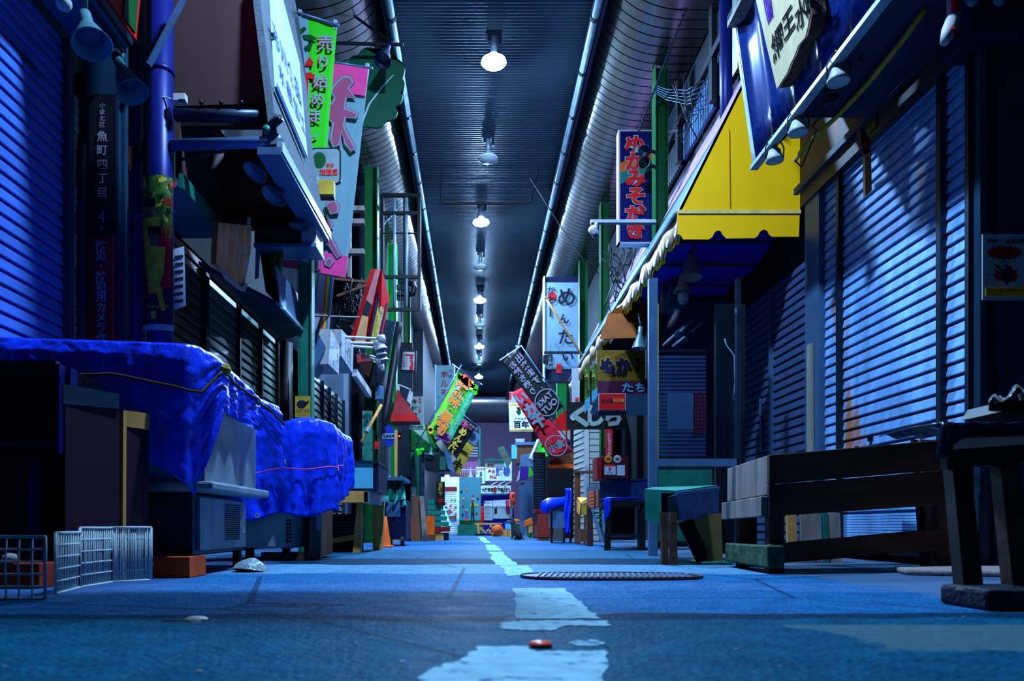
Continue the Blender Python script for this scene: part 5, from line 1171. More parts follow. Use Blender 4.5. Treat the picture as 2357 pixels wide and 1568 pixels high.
write(t, m_navy, '탄가시장', P(1397,922,7.94), size=10*8/F, vert=False, bold=.03, fit=26*8/F); write(t, m_olive, '우산 모음', P(1424,922,7.94), size=10*8/F, vert=False, bold=.03, fit=26*8/F)
for px, w_, lb in ((1346,12,'narrow bright printed strip hanging at the far end of the awning valance'),(1362,13,'narrow bright printed strip beside the yellow menu sign')):
    d = 8.6; t = thing('printed_strip', lb, 'poster', P(px,950,d)); yb = 952 if px < 1350 else 930
    mb = MB(); mb.prism([P(px,846,d),P(px+w_,840,d),P(px+w_,yb-18,d),P(px,yb,d)],(0,.006,0)); mb.build('hanging_sheet', m_grassy, t)
    mb = MB(); mb.prism([P(px,922-(20 if px>1350 else 0),d-.01),P(px+w_,912-(20 if px>1350 else 0),d-.01),P(px+w_,yb-18,d-.01),P(px,yb,d-.01)],(0,.006,0)); mb.build('printed_band', m_lightblue, t)
# ================================================================== right side on the ground
def obx(mb, c0, c1, depth, z0a, z0b, z1a, z1b):       # slab along plan c0->c1, leaning back by depth vector, heights per end
    c0, c1, d = V((*c0,0)), V((*c1,0)), V((*depth,0)); f = lambda p,z: V((p.x,p.y,z))
    return mb.add([f(c0,z0a),f(c1,z0b),f(c1+d,z0b),f(c0+d,z0a),f(c0,z1a),f(c1,z1b),f(c1+d,z1b),f(c0+d,z1a)],[(0,3,2,1),(4,5,6,7),(0,1,5,4),(1,2,6,5),(2,3,7,6),(3,0,4,7)])
t = thing('timber_crate', 'long weathered wooden crate bench with mossy foot block in front of the steel shutter', 'crate', (2.0,4.1,0))
c0, c1 = (1.475,3.72), (2.60,4.02); dv = (.04,.72)
for nm, za, zb, zc, zd in (('front_plank',.452,.60,.553,.717),('front_plank',.29,.449,.36,.549),('lower_plank',.05,.15,.115,.235)):
    mb = MB(); obx(mb, c0, c1, (0,.035), za, zc, zb, zd); mb.build(nm, m_wood_d, t, bevel=.004)
for nm, za, zb, w_ in (('end_plank',.40,.60,.035),('end_plank',.29,.392,.035)):
    off = (0,0) if za > .35 else (-.035,-.01)
    mb = MB(); obx(mb, (c0[0]+off[0],c0[1]+.02), (c0[0]+off[0]+.04,c0[1]+.745), (w_,0), za, za-.01, zb, zb-.01); mb.build(nm, m_wood_g, t, bevel=.004)
mb = MB(); obx(mb, (c0[0]+.03,c0[1]+.03), (c1[0],c1[1]+.03), dv, .40, .48, .44, .52); mb.build('bottom_boards', m_wood_d, t)
for a, b, w_ in ((1.49,3.76,.075),(1.53,4.30,.06),(2.5,4.0,.08),(1.62,4.4,.05)):
    mb = MB(); mb.box(a,a+w_,b,b+.06,0,.42); mb.build('leg', m_wood_d, t)
mb = MB(); obx(mb, (1.455,3.70),(1.485,4.42),(.09,0),.03,.03,.145,.14); mb.build('foot_block', mk('mossy timber', A(50,100,90), .85, var=.5, scale=18, stain=A(40,130,40), stain_at=.62, bump=.5), t, bevel=.01)
t = thing('junk_boards', 'pale boards and blocks stored beneath the long wooden crate', 'boards', (2.2,4.9,0))
for x0, x1, m, z1 in ((2.05,2.11,m_wood,.36),(2.14,2.27,m_wood_g,.36),(2.29,2.32,m_teal,.34),(2.33,2.4,m_wood_g,.33)):
    mb = MB(); mb.prism([(x0,4.85,0),(x1,4.85,0),(x1+.01,4.9,z1),(x0+.01,4.9,z1)],(0,.03,0)); mb.build('board', m, t)
for k, (px, w_, lb) in enumerate(((2108,14,'dark narrow plank leaning beside the broad pale plank'),(2126,38,'broad pale upright plank between the long crate and the black table'),(2162,16,'narrow rust stained plank beside the broad pale plank'))):
    D = 4.2-.03*k; t = thing('upright_plank', lb, 'plank', P(px,1300,D)); mb = MB()
    mb.prism([(X(px+16,D),D,0),(X(px+w_+16,D),D,0),(X(px+w_,D),D+.03,Z(1012,D)),(X(px,D),D+.03,Z(1010,D))],(0,.025,0)); mb.build('plank', (m_wood_d,m_wood_g,m_brown)[k], t)
mb = MB(); mb.prism([(2.2,3.9,.0),(2.75,3.95,.0),(3.3,3.75,.0),(3.3,3.3,0),(2.5,3.45,0),(2.1,3.62,0)],(0,0,.03)); tag(mb.build('kerb_slab', m_stone, bevel=.012), 'worn flat stone slab on the floor under the upright planks', 'slab')
# black table on the near side
t = thing('work_table', 'black wooden table with a dark plastic cover at the near corner', 'table', (2.0,2.5,0)); D = 2.35
zt_ = Z(985,D)
mb = MB(); mb.prism([(X(2160,D),D,zt_),(X(2440,D),D-.05,zt_+.01),(X(2440,D+.6),D+.6,zt_),(X(2185,D+.6),D+.6,zt_)],(0,0,-.035)); mb.build('table_top', m_black, t, bevel=.006)
mb = MB(); mb.bar((X(2185,D),D+.03,zt_-.10),(X(2440,D),D,zt_-.075),.04,.06); mb.build('apron', m_black, t)
mb = MB(); mb.prism([P(2222,1392,2.22),P(2268,1388,2.22),P(2235,1075,2.38),P(2192,1075,2.38)],(.0,.05,0)); mb.build('leg', m_black, t)
mb = MB(); mb.prism([P(2337,1405,2.2),P(2390,1405,2.2),P(2345,1050,2.36),P(2300,1050,2.36)],(0,.05,0)); mb.build('leg', m_wood_d, t)
mb = MB()
def cov(u, v):
    px = 2162+u*260; py0 = 985 - 4*math.sin(u*9); d = D-.02
    if v < .5: k = v/.5; return V((X(px,d)+.01*k, d+.35*(1-k), zt_+.012+.008*math.sin(u*25+k*3)))
    k = (v-.5)/.5; drop = (.115 if u < .14 else max(.02,.115-(u-.14)*1.1)); return V((X(px,d)-.02*k*(u<.2), d-.012-.012*math.sin(u*30), zt_+.012-k*drop))
mb.grid(cov, 60, 12); mb.build('plastic_cover', mk('black plastic cover', A(16,44,90), .18, var=.3, bump=.3), t, smooth=True, thick=.003)
mb = MB(); mb.box(1.44,1.72,2.08,2.30,0,.062); tag(mb.build('stone_block', mk('dark stone', A(12,26,60), .6, var=.5, scale=25, bump=.6), bevel=.012), 'dark rough stone block under the leg of the black table', 'block')
t = thing('foil_sheet', 'crumpled silvery plastic sheet lying on the black table', 'sheet', P(2320,930,2.5)); mb = MB()
mb.grid(lambda u,v: P(2276+u*110, 932-u*48-10*math.sin(u*14)+v*6, 2.42+v*.18)+V((0,0,.02*math.sin(u*22+v*9)*(.3+v))), 26, 10); mb.build('hanging_sheet', mk('silver plastic', A(130,160,190), .15, .4, var=.4, scale=14), t, smooth=True, thick=.003)
mb = MB(); mb.prism([P(2303,948,2.44),P(2400,952,2.44),P(2400,922,2.44),P(2320,922,2.44)],(0,.2,0)); mb.build('box', m_black, t)
# teal covered table with blue tub
t = thing('stall_table', 'low table with a teal vinyl cover and black legs beside the wind screen', 'table', (1.4,5.0,0)); D = 4.75
mb = MB(); mb.prism([P(1484,1126,D),P(1556,1130,D),P(1652,1117,5.35),P(1500,1122,5.6)],(0,0,-.02)); mb.build('table_top', m_tealcloth, t)
mb = MB(); mb.prism([P(1484,1127,D),P(1521,1130,D-.01),P(1523,1208,D-.02),P(1499,1202,D-.01),P(1486,1196,D)],(0,.006,0)); mb.build('vinyl_drape', m_tealcloth, t)
mb = MB(); mb.box(X(1524,D),X(1556,D),D+.01,D+.05,Z(1190,D),Z(1134,D)); mb.build('apron', m_black, t)
for px, d, w_ in ((1525,4.62,14),(1545,4.55,15),(1640,5.5,10)):
    mb = MB(); mb.prism([(X(px,d),d,0),(X(px+w_,d),d,0),(X(px+w_,d),d+.02,.33),(X(px,d),d+.02,.33)],(0,.05,0)); mb.build('leg', m_wood_d, t)
mb = MB(); mb.bar(P(1575,1200,4.8),P(1625,1300,4.7),.09,.03,(0,1,0)); mb.build('brace', m_black, t)
t = thing('plastic_tub', 'dark blue plastic tub set against the long wooden crate', 'tub', P(1600,1195,4.6)); D = 4.55
mb = MB(); mb.prism([P(1557,1137,D),P(1655,1124,4.9),P(1655,1188,4.9),P(1566,1199,D)],(.06,.3,0)); mb.build('mount_tub', mk('scuffed blue plastic', A(40,80,180), .3, var=.35, scale=10), t, bevel=.01)
mb = MB(); mb.bar(P(1556,1137,D-.01),P(1655,1124,4.89),.02,.02); mb.build('rim', m_bluemetal, t); mb = MB(); mb.prism([P(1537,1145,4.7),P(1557,1138,4.6),P(1566,1199,4.6),P(1541,1190,4.7)],(0,.03,0)); mb.build('end', m_dsteel, t)
mb = MB(); mb.prism([P(1594,1190,4.75),P(1660,1182,4.75),P(1664,1296,4.75),P(1636,1297,4.75)],(0,.04,0)); t = tag(mb.build('leaning_board', mk('stained yellow board', A(130,125,90), .7, var=.4, scale=6, stretch=(1,1,.3))), 'stained yellowish board leaning under the blue plastic tub', 'board')
mb = MB(); mb.box(X(1602,4.75),X(1668,4.75),4.6,4.9,0,.018); tag(mb.build('mossy_stone', m_teal, bevel=.006), 'flat mossy stone on the floor below the yellowish board', 'stone')
# grated drain cover
t = thing('drain_grate', 'iron drain cover with slanted ribs set in the alley floor', 'drain cover', (.55,3.6,0))
pts = []
for k in range(28):
    a = 2*PI*k/28; c_, s_ = math.cos(a), math.sin(a)
    pts.append(V((.63+.42*math.copysign(abs(c_)**.75,c_), 3.48+.22*math.copysign(abs(s_)**.75,s_), .0)))
mb = MB(); mb.prism(pts,(0,0,.008)); mb.build('plate', mk('iron plate', A(22,50,105), .4, .5, var=.3), t)
m_rib = mk('worn iron ribs', A(95,140,215), .35, .6, var=.2)
mb = MB()
for k in range(26): x = .26+k*.028; mb.obox((x,3.32,.008),(.011,0,0),(.05,.30,0),(0,0,.006))
mb.build('ribs', m_rib, t)
mb = MB(); mb.tube([p+V((0,0,.008)) for p in pts]+[pts[0]+V((0,0,.008))],.006,5,False); mb.build('rim', m_dsteel, t)
# small things on the floor
mb = MB(); mb.lathe([(.0,.0),(.024,0),(.024,.004),(.019,.009),(.0,.011)], (X(1244,1.47),1.47,.002), n=24); tag(mb.build('bottle_cap', mk('red plastic cap', (.95,.07,.03), .35), smooth=True), 'small red bottle cap lying on the worn white paint', 'bottle cap')
p = G(452,1428); mb = MB(); mb.lathe([(.03,0),(.026,.006),(.015,.0095),(0,.011)], p, n=20); tag(mb.build('white_disc', m_white, smooth=True), 'white domed plastic disc on the dark asphalt', 'disc')
mb = MB(); mb.tube([G(380,1427)+V((0,-.02,.003)),G(430,1428)+V((0,-.03,.003)),G(492,1427)+V((0,-.02,.003))],.002,5); tag(mb.build('twine', m_olive), 'short yellow green twine beside the white domed disc', 'twine')
mb = MB(); rr = random.Random(4)
for k in range(90):
    D = 1.2+rr.random()**1.5*6; x = rr.uniform(-1.3,1.6); s = rr.uniform(.002,.006)*(.6+D*.15); mb.obox((x,D,.001),(s*rr.uniform(1,2.5),s*.4,0),(-s*.3,s,0),(0,0,s*.25))
tag(mb.build('debris', m_white), 'tiny pale chips and scraps scattered over the alley floor', 'litter', kind='stuff')
# ================================================================== RIGHT SIDE, upper facade and mid distance
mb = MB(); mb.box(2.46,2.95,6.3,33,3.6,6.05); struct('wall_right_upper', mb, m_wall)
t = thing('corrugated_cladding', 'pale blue corrugated cladding high behind the yellow awning', 'cladding', (2.42,8.5,3.6))
for y0, y1, z0, z1, m in ((6.4,7.3,4.5,5.4,m_darkpanel),(7.5,8.6,4.5,4.9,m_bluemetal),(8.7,9.6,4.5,5.3,m_dsteel),(9.8,11.2,4.5,5.0,m_bluemetal)):
    mb = MB(); y = y0
    while y < y1: mb.box(2.40,2.44,y,y+.055,z0,z1); mb.box(2.42,2.44,y+.055,y+.085,z0,z1); y += .085
    mb.build('cladding_panel', m, t)
t = thing('window_frame', 'dark steel window frames across the upper facade over the awning', 'frame', (2.39,8.5,3.6)); mb = MB()
for y in (6.38,7.4,8.65,9.7): mb.box(2.34,2.395,y-.05,y+.05,4.5,5.45)
mb.bar((2.36,6.4,4.95),(2.36,11.2,4.95),.05,.08); mb.build('frame', m_char, t)
t = thing('drain_pipe', 'thick dark navy downpipe on the upper facade above the yellow awning', 'pipe', (2.3,6.95,3.2)); mb = MB(); mb.tube([(X(1672,6.95),6.95,3.4),(X(1672,6.95),6.95,5.5)],.06,14); mb.build('hanging_shaft', m_bluepole, t, smooth=True)
pillar(X(1705,5.95),5.95,3.9,5.48,m_green,'green steel post partly hidden by the blue sheet sign',.07,.12)
pillar(X(1519,8.45),8.45,0,5.48,m_green,'dark green steel post carrying the loudspeakers beside the red lettered navy sign',.12,.18)
pillar(X(1391,12.0),12.0,0,5.48,m_green,'dark green steel post behind the far end of the yellow awning',.12,.18)
pillar(X(1342,14.6),14.6,0,5.48,m_green,'green steel post at the edge of the tall white noodle roe sign',.14,.18)
pillar(X(1292,18.0),18.0,0,5.48,bpy.data.materials['bright green steel'],'bright green steel post behind the black take out banner',.2,.18)
# navy sign with red letters
D = 8.6
t = thing('vertical_sign', 'navy vertical sign with fat red hiragana outlined in white', 'sign', P(1463,562,D))
mb = MB(); mb.box(X(1426,D),X(1508,D),D,D+.10,Z(558,D),Z(304,D)); mb.build('hanging_board', mk('royal navy panel', A(10,12,120), .35, var=.08), t)
mb = MB()
mb.box(X(1423,D),X(1427,D),D-.012,D+.11,Z(562,D),Z(302,D)); mb.box(X(1423,D),X(1508,D),D-.012,D+.11,Z(562,D),Z(558,D)); mb.box(X(1423,D),X(1560,D),D-.01,D+.02,Z(303,D),Z(300,D)); mb.build('frame', m_white, t)
mb = MB(); mb.prism([P(1428,375,D-.004),P(1500,345,D-.004),P(1500,368,D-.004),P(1428,398,D-.004)],(0,-.003,0)); mb.build('printed_band', m_orange, t)
mb = MB(); mb.prism([P(1428,398,D-.004),P(1500,368,D-.004),P(1500,392,D-.004),P(1428,424,D-.004)],(0,-.003,0)); mb.build('printed_band', m_tealcloth, t)
for k, ch in enumerate('ぬかみそだき'): outlined(t, m_redtxt, m_white, ch, P(1463,(332,372,412,452,494,530)[k],D-.01), size=43*D/F, bold=.045, edge=.03, sx=1.12)
t = thing('sign_stay', 'long chain holding the navy vertical sign from the roof', 'chain', P(1470,300,D)); mb = MB()
a, b = P(1590,-10,7.4), P(1470,302,8.6)
for k in range(60):
    c = a.lerp(b,k/60); c2 = a.lerp(b,(k+.8)/60); mb.tube([c+V((.012*(k%2),0,0)),c2+V((-.012*(k%2),0,0))],.011,5)
mb.build('hanging_chain', m_dsteel, t)
for (px,py,lb,dx,dy) in ((1478,350,'upper grey horn loudspeaker clamped to the dark green post',-12,18),(1480,384,'lower black horn loudspeaker clamped to the dark green post',-14,4)):
    d = 8.3; t = thing('loudspeaker', lb, 'loudspeaker', P(px,py,d)); ax = V((dx*.005,-.12,-dy*.006)); m = m_dsteel if dy > 10 else m_black
    mb = MB(); mb.lathe([(0,-.07),(.03,-.07),(.034,-.01),(.04,0),(.066,.08),(.07,.085),(.062,.08),(.02,.015),(.0,.015)], P(px+8,py-6,d), ax, 18); mb.build('hanging_horn', m, t, smooth=True)
    mb = MB(); mb.tube([P(px+10,py-4,d),P(1508,py,8.4)],.02,8); mb.build('bracket', m_char, t)
# camera arm
D = 8.2
t = thing('security_camera', 'slim steel arm with a white security camera reaching out from the green post', 'camera', P(1440,515,D))
mb = MB(); mb.box(X(1360,D),X(1510,D),D,D+.05,Z(512,D),Z(505,D)); mb.build('hanging_arm', m_wire, t)
mb = MB(); mb.box(X(1362,D),X(1510,D),D+.005,D+.045,Z(514,D),Z(512,D)); mb.build('arm_underside', m_char, t)
mb = MB(); mb.tube([P(1372,514,D),P(1372,526,D)],.02,8); mb.lathe([(0,-.02),(.045,-.02),(.05,.02),(.045,.07),(.02,.08)], P(1364,528,D), (.35,-.3,-.8), 12); cbm = mb.build('camera_body', m_white, t, smooth=True); mb = MB(); mb.ball(P(1370,542,D-.02),.03,10); mb.build('lens', m_navy, t, smooth=True)
cables('cable_tangle', 'looped black cables strung across the upper facade beside the green post', (1545,170,1640,330), 7.8, 9, 8, .007)
cables('cable_tangle', 'dark drooping cables behind the navy vertical sign', (1385,560,1470,760), 10.5, 14, 9, .010)
t = thing('pole_wires', 'bundle of blue wires from the dark green post to the facade', 'wires', P(1560,200,8.4)); mb = MB()
for k in range(5): mb.tube([P(1506,196+k*4,8.4),P(1535,206+k*6,8.2),P(1580,208+k*8,8.0),P(1620,185+k*12,7.6)],.0035,5)
mb.build('hanging_wires', m_bluemetal, t, smooth=True)
t = thing('rolled_cable', 'thin slack cable crossing the soffit to the roof edge', 'cable', P(1300,650,12)); mb = MB(); mb.tube([P(1220,410,11.8),P(1290,520,12.0),P(1345,600,12.2),P(1390,640,12.4)],.008,5); mb.build('hanging_cable', m_cable, t)
# tall white mentai sign
D = 13.6
t = thing('vertical_sign', 'tall pale sign with brushed black writing and a red dot', 'sign', P(1292,880,D))
mb = MB(); mb.box(X(1253,D),X(1331,D),D,D+.15,Z(879,D),Z(637,D)); mb.build('hanging_board', m_navy, t)
mb = MB(); mb.box(X(1255,D),X(1330,D),D-.015,D,Z(850,D),Z(651,D)); pl = mb.build('face', m_cloth_white, t)
mb = MB(); mb.box(X(1251,D),X(1254,D),D-.03,D+.16,Z(880,D),Z(637,D)); mb.build('frame', m_wire, t)
mb = MB(); poly(mb, disc(P(1271,682,D-.02),(1,0,0),(0,0,1),10*D/F,20)); mb.build('printed_dot', m_red, pl)
for ch, px, py, sz in (('め',1304,684,46),('ん',1298,734,26),('た',1302,776,38),('い',1307,820,30),('か',1269,668,20),('わ',1270,690,22)): write(pl, m_blacktxt, ch, P(px,py,D-.024), size=sz*D/F, bold=.02)
write(pl, m_blacktxt, 'ー', P(1267,712,D-.024), size=44*D/F, bold=.02)
write(pl, m_blacktxt, '亀甲屋', P(1268,819,D-.024), size=11*D/F, step=11.5*D/F, bold=.02); write(pl, m_blacktxt, '小倉名物', P(1267,792,D-.024), size=4*D/F, step=5*D/F)
mb = MB(); mb.box(X(1280,D),X(1292,D),D-.03,D-.02,Z(860,D),Z(838,D)); mb.build('printed_seal', m_red, pl)
t = thing('flag_pole', 'thin pale pole leaning in front of the tall pale sign', 'pole', P(1340,820,12.4)); mb = MB(); mb.tube([P(1256,686,12.4),P(1342,822,12.4)],.018,8); mb.ball(P(1256,686,12.4),.03,8); mb.build('hanging_pole', m_wood, t, smooth=True)
t = thing('lamp_bar', 'dark bar with drooping lamps across the lower part of the tall pale sign', 'bracket', P(1300,815,13.2)); mb = MB(); mb.bar(P(1252,812,13.2),P(1346,812,13.2),.04); mb.build('hanging_bar', m_char, t); mb = MB(); mb.prism([P(1250,818,13.2),P(1264,816,13.2),P(1262,840,13.2),P(1250,834,13.2)],(0,.1,0)); mb.build('lamp_box', m_black, t)
# kujira sign, siding, stickers
D = 10.2
t = thing('black_sign', 'wide black sign with big rounded white brush letters', 'sign', P(1371,988,D)); mb = MB(); mb.box(X(1304,D),X(1440,D),D,D+.05,Z(988,D),Z(926,D)); mb.build('hanging_board', m_black, t)
m_kuj = mk('grey white brush paint', A(120,165,195), .6, var=.15)
for ch, px in (('く',1336),('じ',1371),('ら',1412)): write(t, m_kuj, ch, P(px,957,D-.004), size=52*D/F, bold=.06, sx=.9 if ch != 'く' else 1.3)
mb = MB(); poly(mb, disc(P(1320,960,D-.006),(1,0,0),(0,0,1),8*D/F,14)); mb.build('printed_whale', m_white, t)
t = thing('notice_sheet', 'small pale sheet with a red mark at the far valance of the awning', 'notice', P(1322,925,11.5)); mb = MB(); mb.box(X(1316,11.5),X(1332,11.5),11.5,11.51,Z(926,11.5),Z(848,11.5)); mb.build('hanging_sheet', m_white2, t); write(t, m_redtxt, '塩', P(1327,919,11.49), size=9*11.5/F, vert=False, bold=.04)
m_siding = mk('pale siding', A(150,190,225), .5, var=.05)
t = thing('siding_hut', 'pale horizontally boarded hut corner behind the freezer with stickers', 'hut', (X(1350,11.5),11.5,0))
mb = MB(); z = .0
while z < 2.0:
    mb.prism([(X(1327,12.2),12.6,z),(X(1346,12.2),11.6,z),(X(1346,12.2),11.6,z+.085),(X(1327,12.2)+.012,12.6,z+.085)],(.02,0,0)); mb.box(X(1346,11.6),X(1378,11.6),11.55,11.57,z+.015,z+.1); mb.box(X(1346,11.6),X(1378,11.6),11.57,11.59,z,z+.1); z += .1
mb.build('siding_slats', m_siding, t); mb = MB(); mb.box(X(1344,11.6),X(1354,11.6),11.52,11.6,0,2.05); mb.build('corner_post', m_white, t)
D = 9.0
t = thing('camera_notice_sign', 'narrow red vertical plate behind the dark box with round stickers', 'sign', P(1402,1050,D)); mb = MB(); mb.box(X(1395,D),X(1410,D),D,D+.02,Z(1056,D),Z(988,D)); mb.build('hanging_plate', m_sig_red, t); write(t, m_white2, '・防犯用カメラ作動', P(1402.5,994,D-.002), size=8*D/F, step=7.3*D/F, bold=.03)
# chest freezer / counters D 7-9
t = thing('counter_freezer', 'dark blue freezer counter with a terracotta tiled end behind the covered chair', 'freezer', (1.5,8.2,0))
D = 7.6; mb = MB(); mb.prism([P(1382,1112,8.3),P(1500,1103,D),P(1500,1172,D),P(1382,1168,8.3)],(.25,.5,0)); mb.build('body', mk('navy freezer panel', A(24,52,130), .4, .2), t)
mb = MB(); mb.prism([P(1380,1113,8.28),P(1502,1103,D-.03),P(1502,1099,D-.03),P(1380,1108,8.28)],(.3,.55,0)); mb.build('lid', m_dsteel, t)
mb = MB(); mb.prism([P(1350,1122,9.2),P(1381,1113,8.3),P(1381,1168,8.3),P(1352,1174,9.2)],(.03,.03,0)); e_ = mb.build('end_panel', m_bluemetal, t)
mb = MB()
for r_ in range(5):
    a, b = 1130+r_*8, 1137+r_*8; mb.prism([P(1355,a+2,9.0),P(1369,a,8.6),P(1369,b-1,8.6),P(1355,b+1,9.0)],(-.01,-.012,0)); mb.prism([P(1374,a-2,8.45),P(1379,a-3,8.35),P(1379,b-4,8.35),P(1374,b-3,8.45)],(-.01,-.012,0))
mb.build('terracotta_tiles', m_orange, e_)
for px, d in ((1352,8.9),(1470,7.8)): mb = MB(); mb.prism([(X(px,d),d,0),(X(px+14,d),d,0),(X(px+12,d),d,Z(1165,d)),(X(px,d),d,Z(1165,d))],(0,.06,0)); mb.build('leg', m_maroon, t)
t = thing('step_ladder', 'grey blue step ladder leaning under the freezer counter', 'ladder', P(1370,1250,8.0)); D = 8.05; mb = MB()
mb.prism([P(1360,1172,D),P(1366,1170,D),P(1392,1248,D-.1),P(1384,1250,D-.1)],(0,.03,0)); mb.prism([P(1384,1168,D),P(1390,1166,D),P(1394,1248,D-.1),P(1390,1250,D-.1)],(0,.03,0)); mb.build('side_rail', m_bluemetal, t)
for k in range(6): mb = MB(); a = 1178+k*12; mb.box(X(1364+k*4,D),X(1390,D),D-.02,D+.04,Z(a+5,D),Z(a,D)); mb.build('tread', m_teal, t)
t = thing('sticker_box', 'dark maroon box with two round and two square stickers on the freezer counter', 'box', P(1410,1103,7.8)); D = 7.75
mb = MB(); mb.box(X(1388,D),X(1446,D),D,D+.35,Z(1101,D),Z(1048,D)); mb.build('body', mk('deep maroon box', A(56,8,24), .5), t); mb = MB(); mb.box(X(1376,D),X(1387,D),D+.05,D+.35,Z(1104,D),Z(1052,D)); mb.build('side_lip', m_dred, t)
for px, m in ((1400,m_olive),(1421,m_white2)):
    mb = MB(); mb.lathe([(0,.004),(8.5*D/F,.004),(9*D/F,0)], P(px,1057,D), (0,-1,0), 20); s_ = mb.build('round_sticker', m, t); mb = MB(); poly(mb, disc(P(px,1057,D-.006),(1,0,0),(0,0,1),5.5*D/F,8,4*D/F)); mb.build('printed_mark', m_red if px == 1400 else m_brown, s_)
mb = MB(); mb.box(X(1391,D),X(1417,D),D-.006,D,Z(1093,D),Z(1069,D)); s_ = mb.build('square_sticker', m_white2, t); mb = MB(); mb.box(X(1391,D),X(1417,D),D-.009,D-.006,Z(1073,D),Z(1069,D)); mb.build('red_stripe', m_red, s_)
write(s_, m_redtxt, 'P', P(1404,1080,D-.008), size=11*D/F, vert=False, bold=.05); write(s_, m_char, 'PayPay', P(1404,1088,D-.008), size=5*D/F, vert=False)
mb = MB(); mb.box(X(1420,D),X(1438,D),D-.006,D,Z(1095,D),Z(1071,D)); mb.build('square_sticker', m_white2, t)
# covered chair
t = thing('covered_bench', 'dark open bench draped at one corner with blue tarpaulin', 'bench', (1.55,7.4,0)); D = 7.35
mb = MB(); mb.box(X(1394,D),X(1486,D),D,D+.4,Z(1166,D),Z(1153,D)); mb.build('seat_board', m_black, t)
for px in (1398,1478): mb = MB(); mb.prism([(X(px-6,D),D,0),(X(px+8,D),D,0),(X(px+8,D),D,Z(1160,D)),(X(px-2,D),D,Z(1160,D))],(0,.05,0)); mb.build('leg', m_black, t)
mb = MB(); mb.box(X(1406,D),X(1476,D),D+.3,D+.33,.1,Z(1160,D)); mb.build('back_panel', m_interior, t); mb = MB(); mb.box(X(1405,D),X(1476,D),D+.01,D+.04,Z(1238,D),Z(1230,D)); mb.build('stretcher', m_dsteel, t)
mb = MB(); mb.grid(lambda u,v: P(1391+u*(14 if v>.35 else 94), 1150+ (0 if v<.35 else (v-.35)*88*(1-.5*u)) - 3*math.sin(u*7), D-.02) + V((0,.3*(1-v/.35) if v<.35 else -.01*math.sin(u*20),.01)), 24, 14); mb.build('tarpaulin_drape', m_tarp, t, smooth=True, thick=.003)
# yellow box on stand
D = 9.6
t = thing('box_stand', 'open yellow timber box on a thin legged stand', 'stand', P(1345,1255,D)); mb = MB(); mb.prism([P(1329,1146,D+.3),P(1352,1147,D),P(1352,1158,D),P(1336,1158,D)],(0,.02,.01)); mb.prism([P(1328,1148,D+.3),P(1337,1160,D),P(1334,1186,D),P(1328,1178,D+.3)],(0,.02,0)); mb.build('box', mk('yellow timber', A(225,200,110), .6, var=.1), t)
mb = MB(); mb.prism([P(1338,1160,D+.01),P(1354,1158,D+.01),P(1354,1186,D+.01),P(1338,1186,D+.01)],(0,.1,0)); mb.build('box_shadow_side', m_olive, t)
for px in (1330,1346): mb = MB(); mb.bar((X(px,D),D+.02,0),(X(px+2,D),D+.02,Z(1185,D)),.03); mb.build('leg', m_brown, t)
mb = MB(); mb.box(X(1336,9.2),X(1354,9.2),9.2,9.4,.05,Z(1218,9.2)); tag(mb.build('cardboard_box', m_brown), 'brown cardboard box beneath the open yellow timber box', 'box')
mb = MB(); mb.box(X(1324,10.0),X(1336,10.0),10.0,10.1,0,Z(1090,10.0)); mb.box(X(1322,10),X(1378,10),9.98,10.12,Z(1089,10),Z(1084,10)); tag(mb.build('timber_gate_frame', m_brown), 'brown knotty timber post and beam beside the pale boarded hut', 'frame')
# tarpaulin stall, red chest
t = thing('stall_bench', 'stall bench with a steel front and blue tarpaulin thrown over its back', 'bench', (1.1,11.0,0)); D = 10.6
mb = MB(); mb.box(X(1272,D),X(1300,D),D,D+.6,Z(1216,D),Z(1176,D)); mb.build('front_panel', m_bluemetal, t)
mb = MB(); mb.box(X(1270,D),X(1316,D),D-.01,D+.7,Z(1176,D),Z(1170,D)); mb.build('top', m_dsteel, t)
for px in (1268,1296,1312): mb = MB(); mb.box(X(px,D),X(px+5,D),D+.02,D+.08,0,Z(1176,D)); mb.build('leg', m_black, t)
mb = MB(); mb.tube([P(1250,1176,D-.02),P(1254,1166,D-.02),P(1266,1160,D),P(1284,1157,D+.05),P(1304,1154,D+.1)],[.05,.085,.09,.075,.07],12); mb.tube([P(1249,1180,D-.03),P(1253,1174,D-.03),P(1262,1172,D-.02)],[.03,.05,.04],10); mb.build('tarpaulin_top', m_tarp, t, smooth=True)
mb = MB(); mb.grid(lambda u,v: P(1301+u*14+2.0*math.sin(v*9)*(1-u)-3*v,1124+v*104,D-.06)+V((0,.03*math.sin(u*9+v*7),0)), 8, 20); mb.build('tarpaulin_side', m_tarp, t, smooth=True, thick=.004)
mb = MB(); mb.prism([P(1274,1216,D),P(1296,1216,D),P(1297,1246,D-.1),P(1272,1246,D-.1)],(0,.3,0)); tag(mb.build('rubbish_sack', m_black), 'black rubbish sack under the stall bench with blue tarpaulin', 'sack')
D = 12.4
t = thing('red_chest', 'reddish wooden chest standing beside the stall bench', 'chest', P(1250,1242,D)); mb = MB(); mb.box(X(1237,D),X(1266,D),D,D+.7,.06,Z(1180,D)); mb.build('body', mk('red stained wood', A(130,50,50), .5, var=.3, stretch=(1,1,4), scale=5), t); mb = MB(); mb.box(X(1232,D),X(1268,D),D-.02,D+.7,Z(1180,D),Z(1172,D)); mb.build('lid', m_dred, t); mb = MB(); mb.box(X(1240,D),X(1264,D),D+.02,D+.1,0,.06); mb.build('foot', m_brown, t)
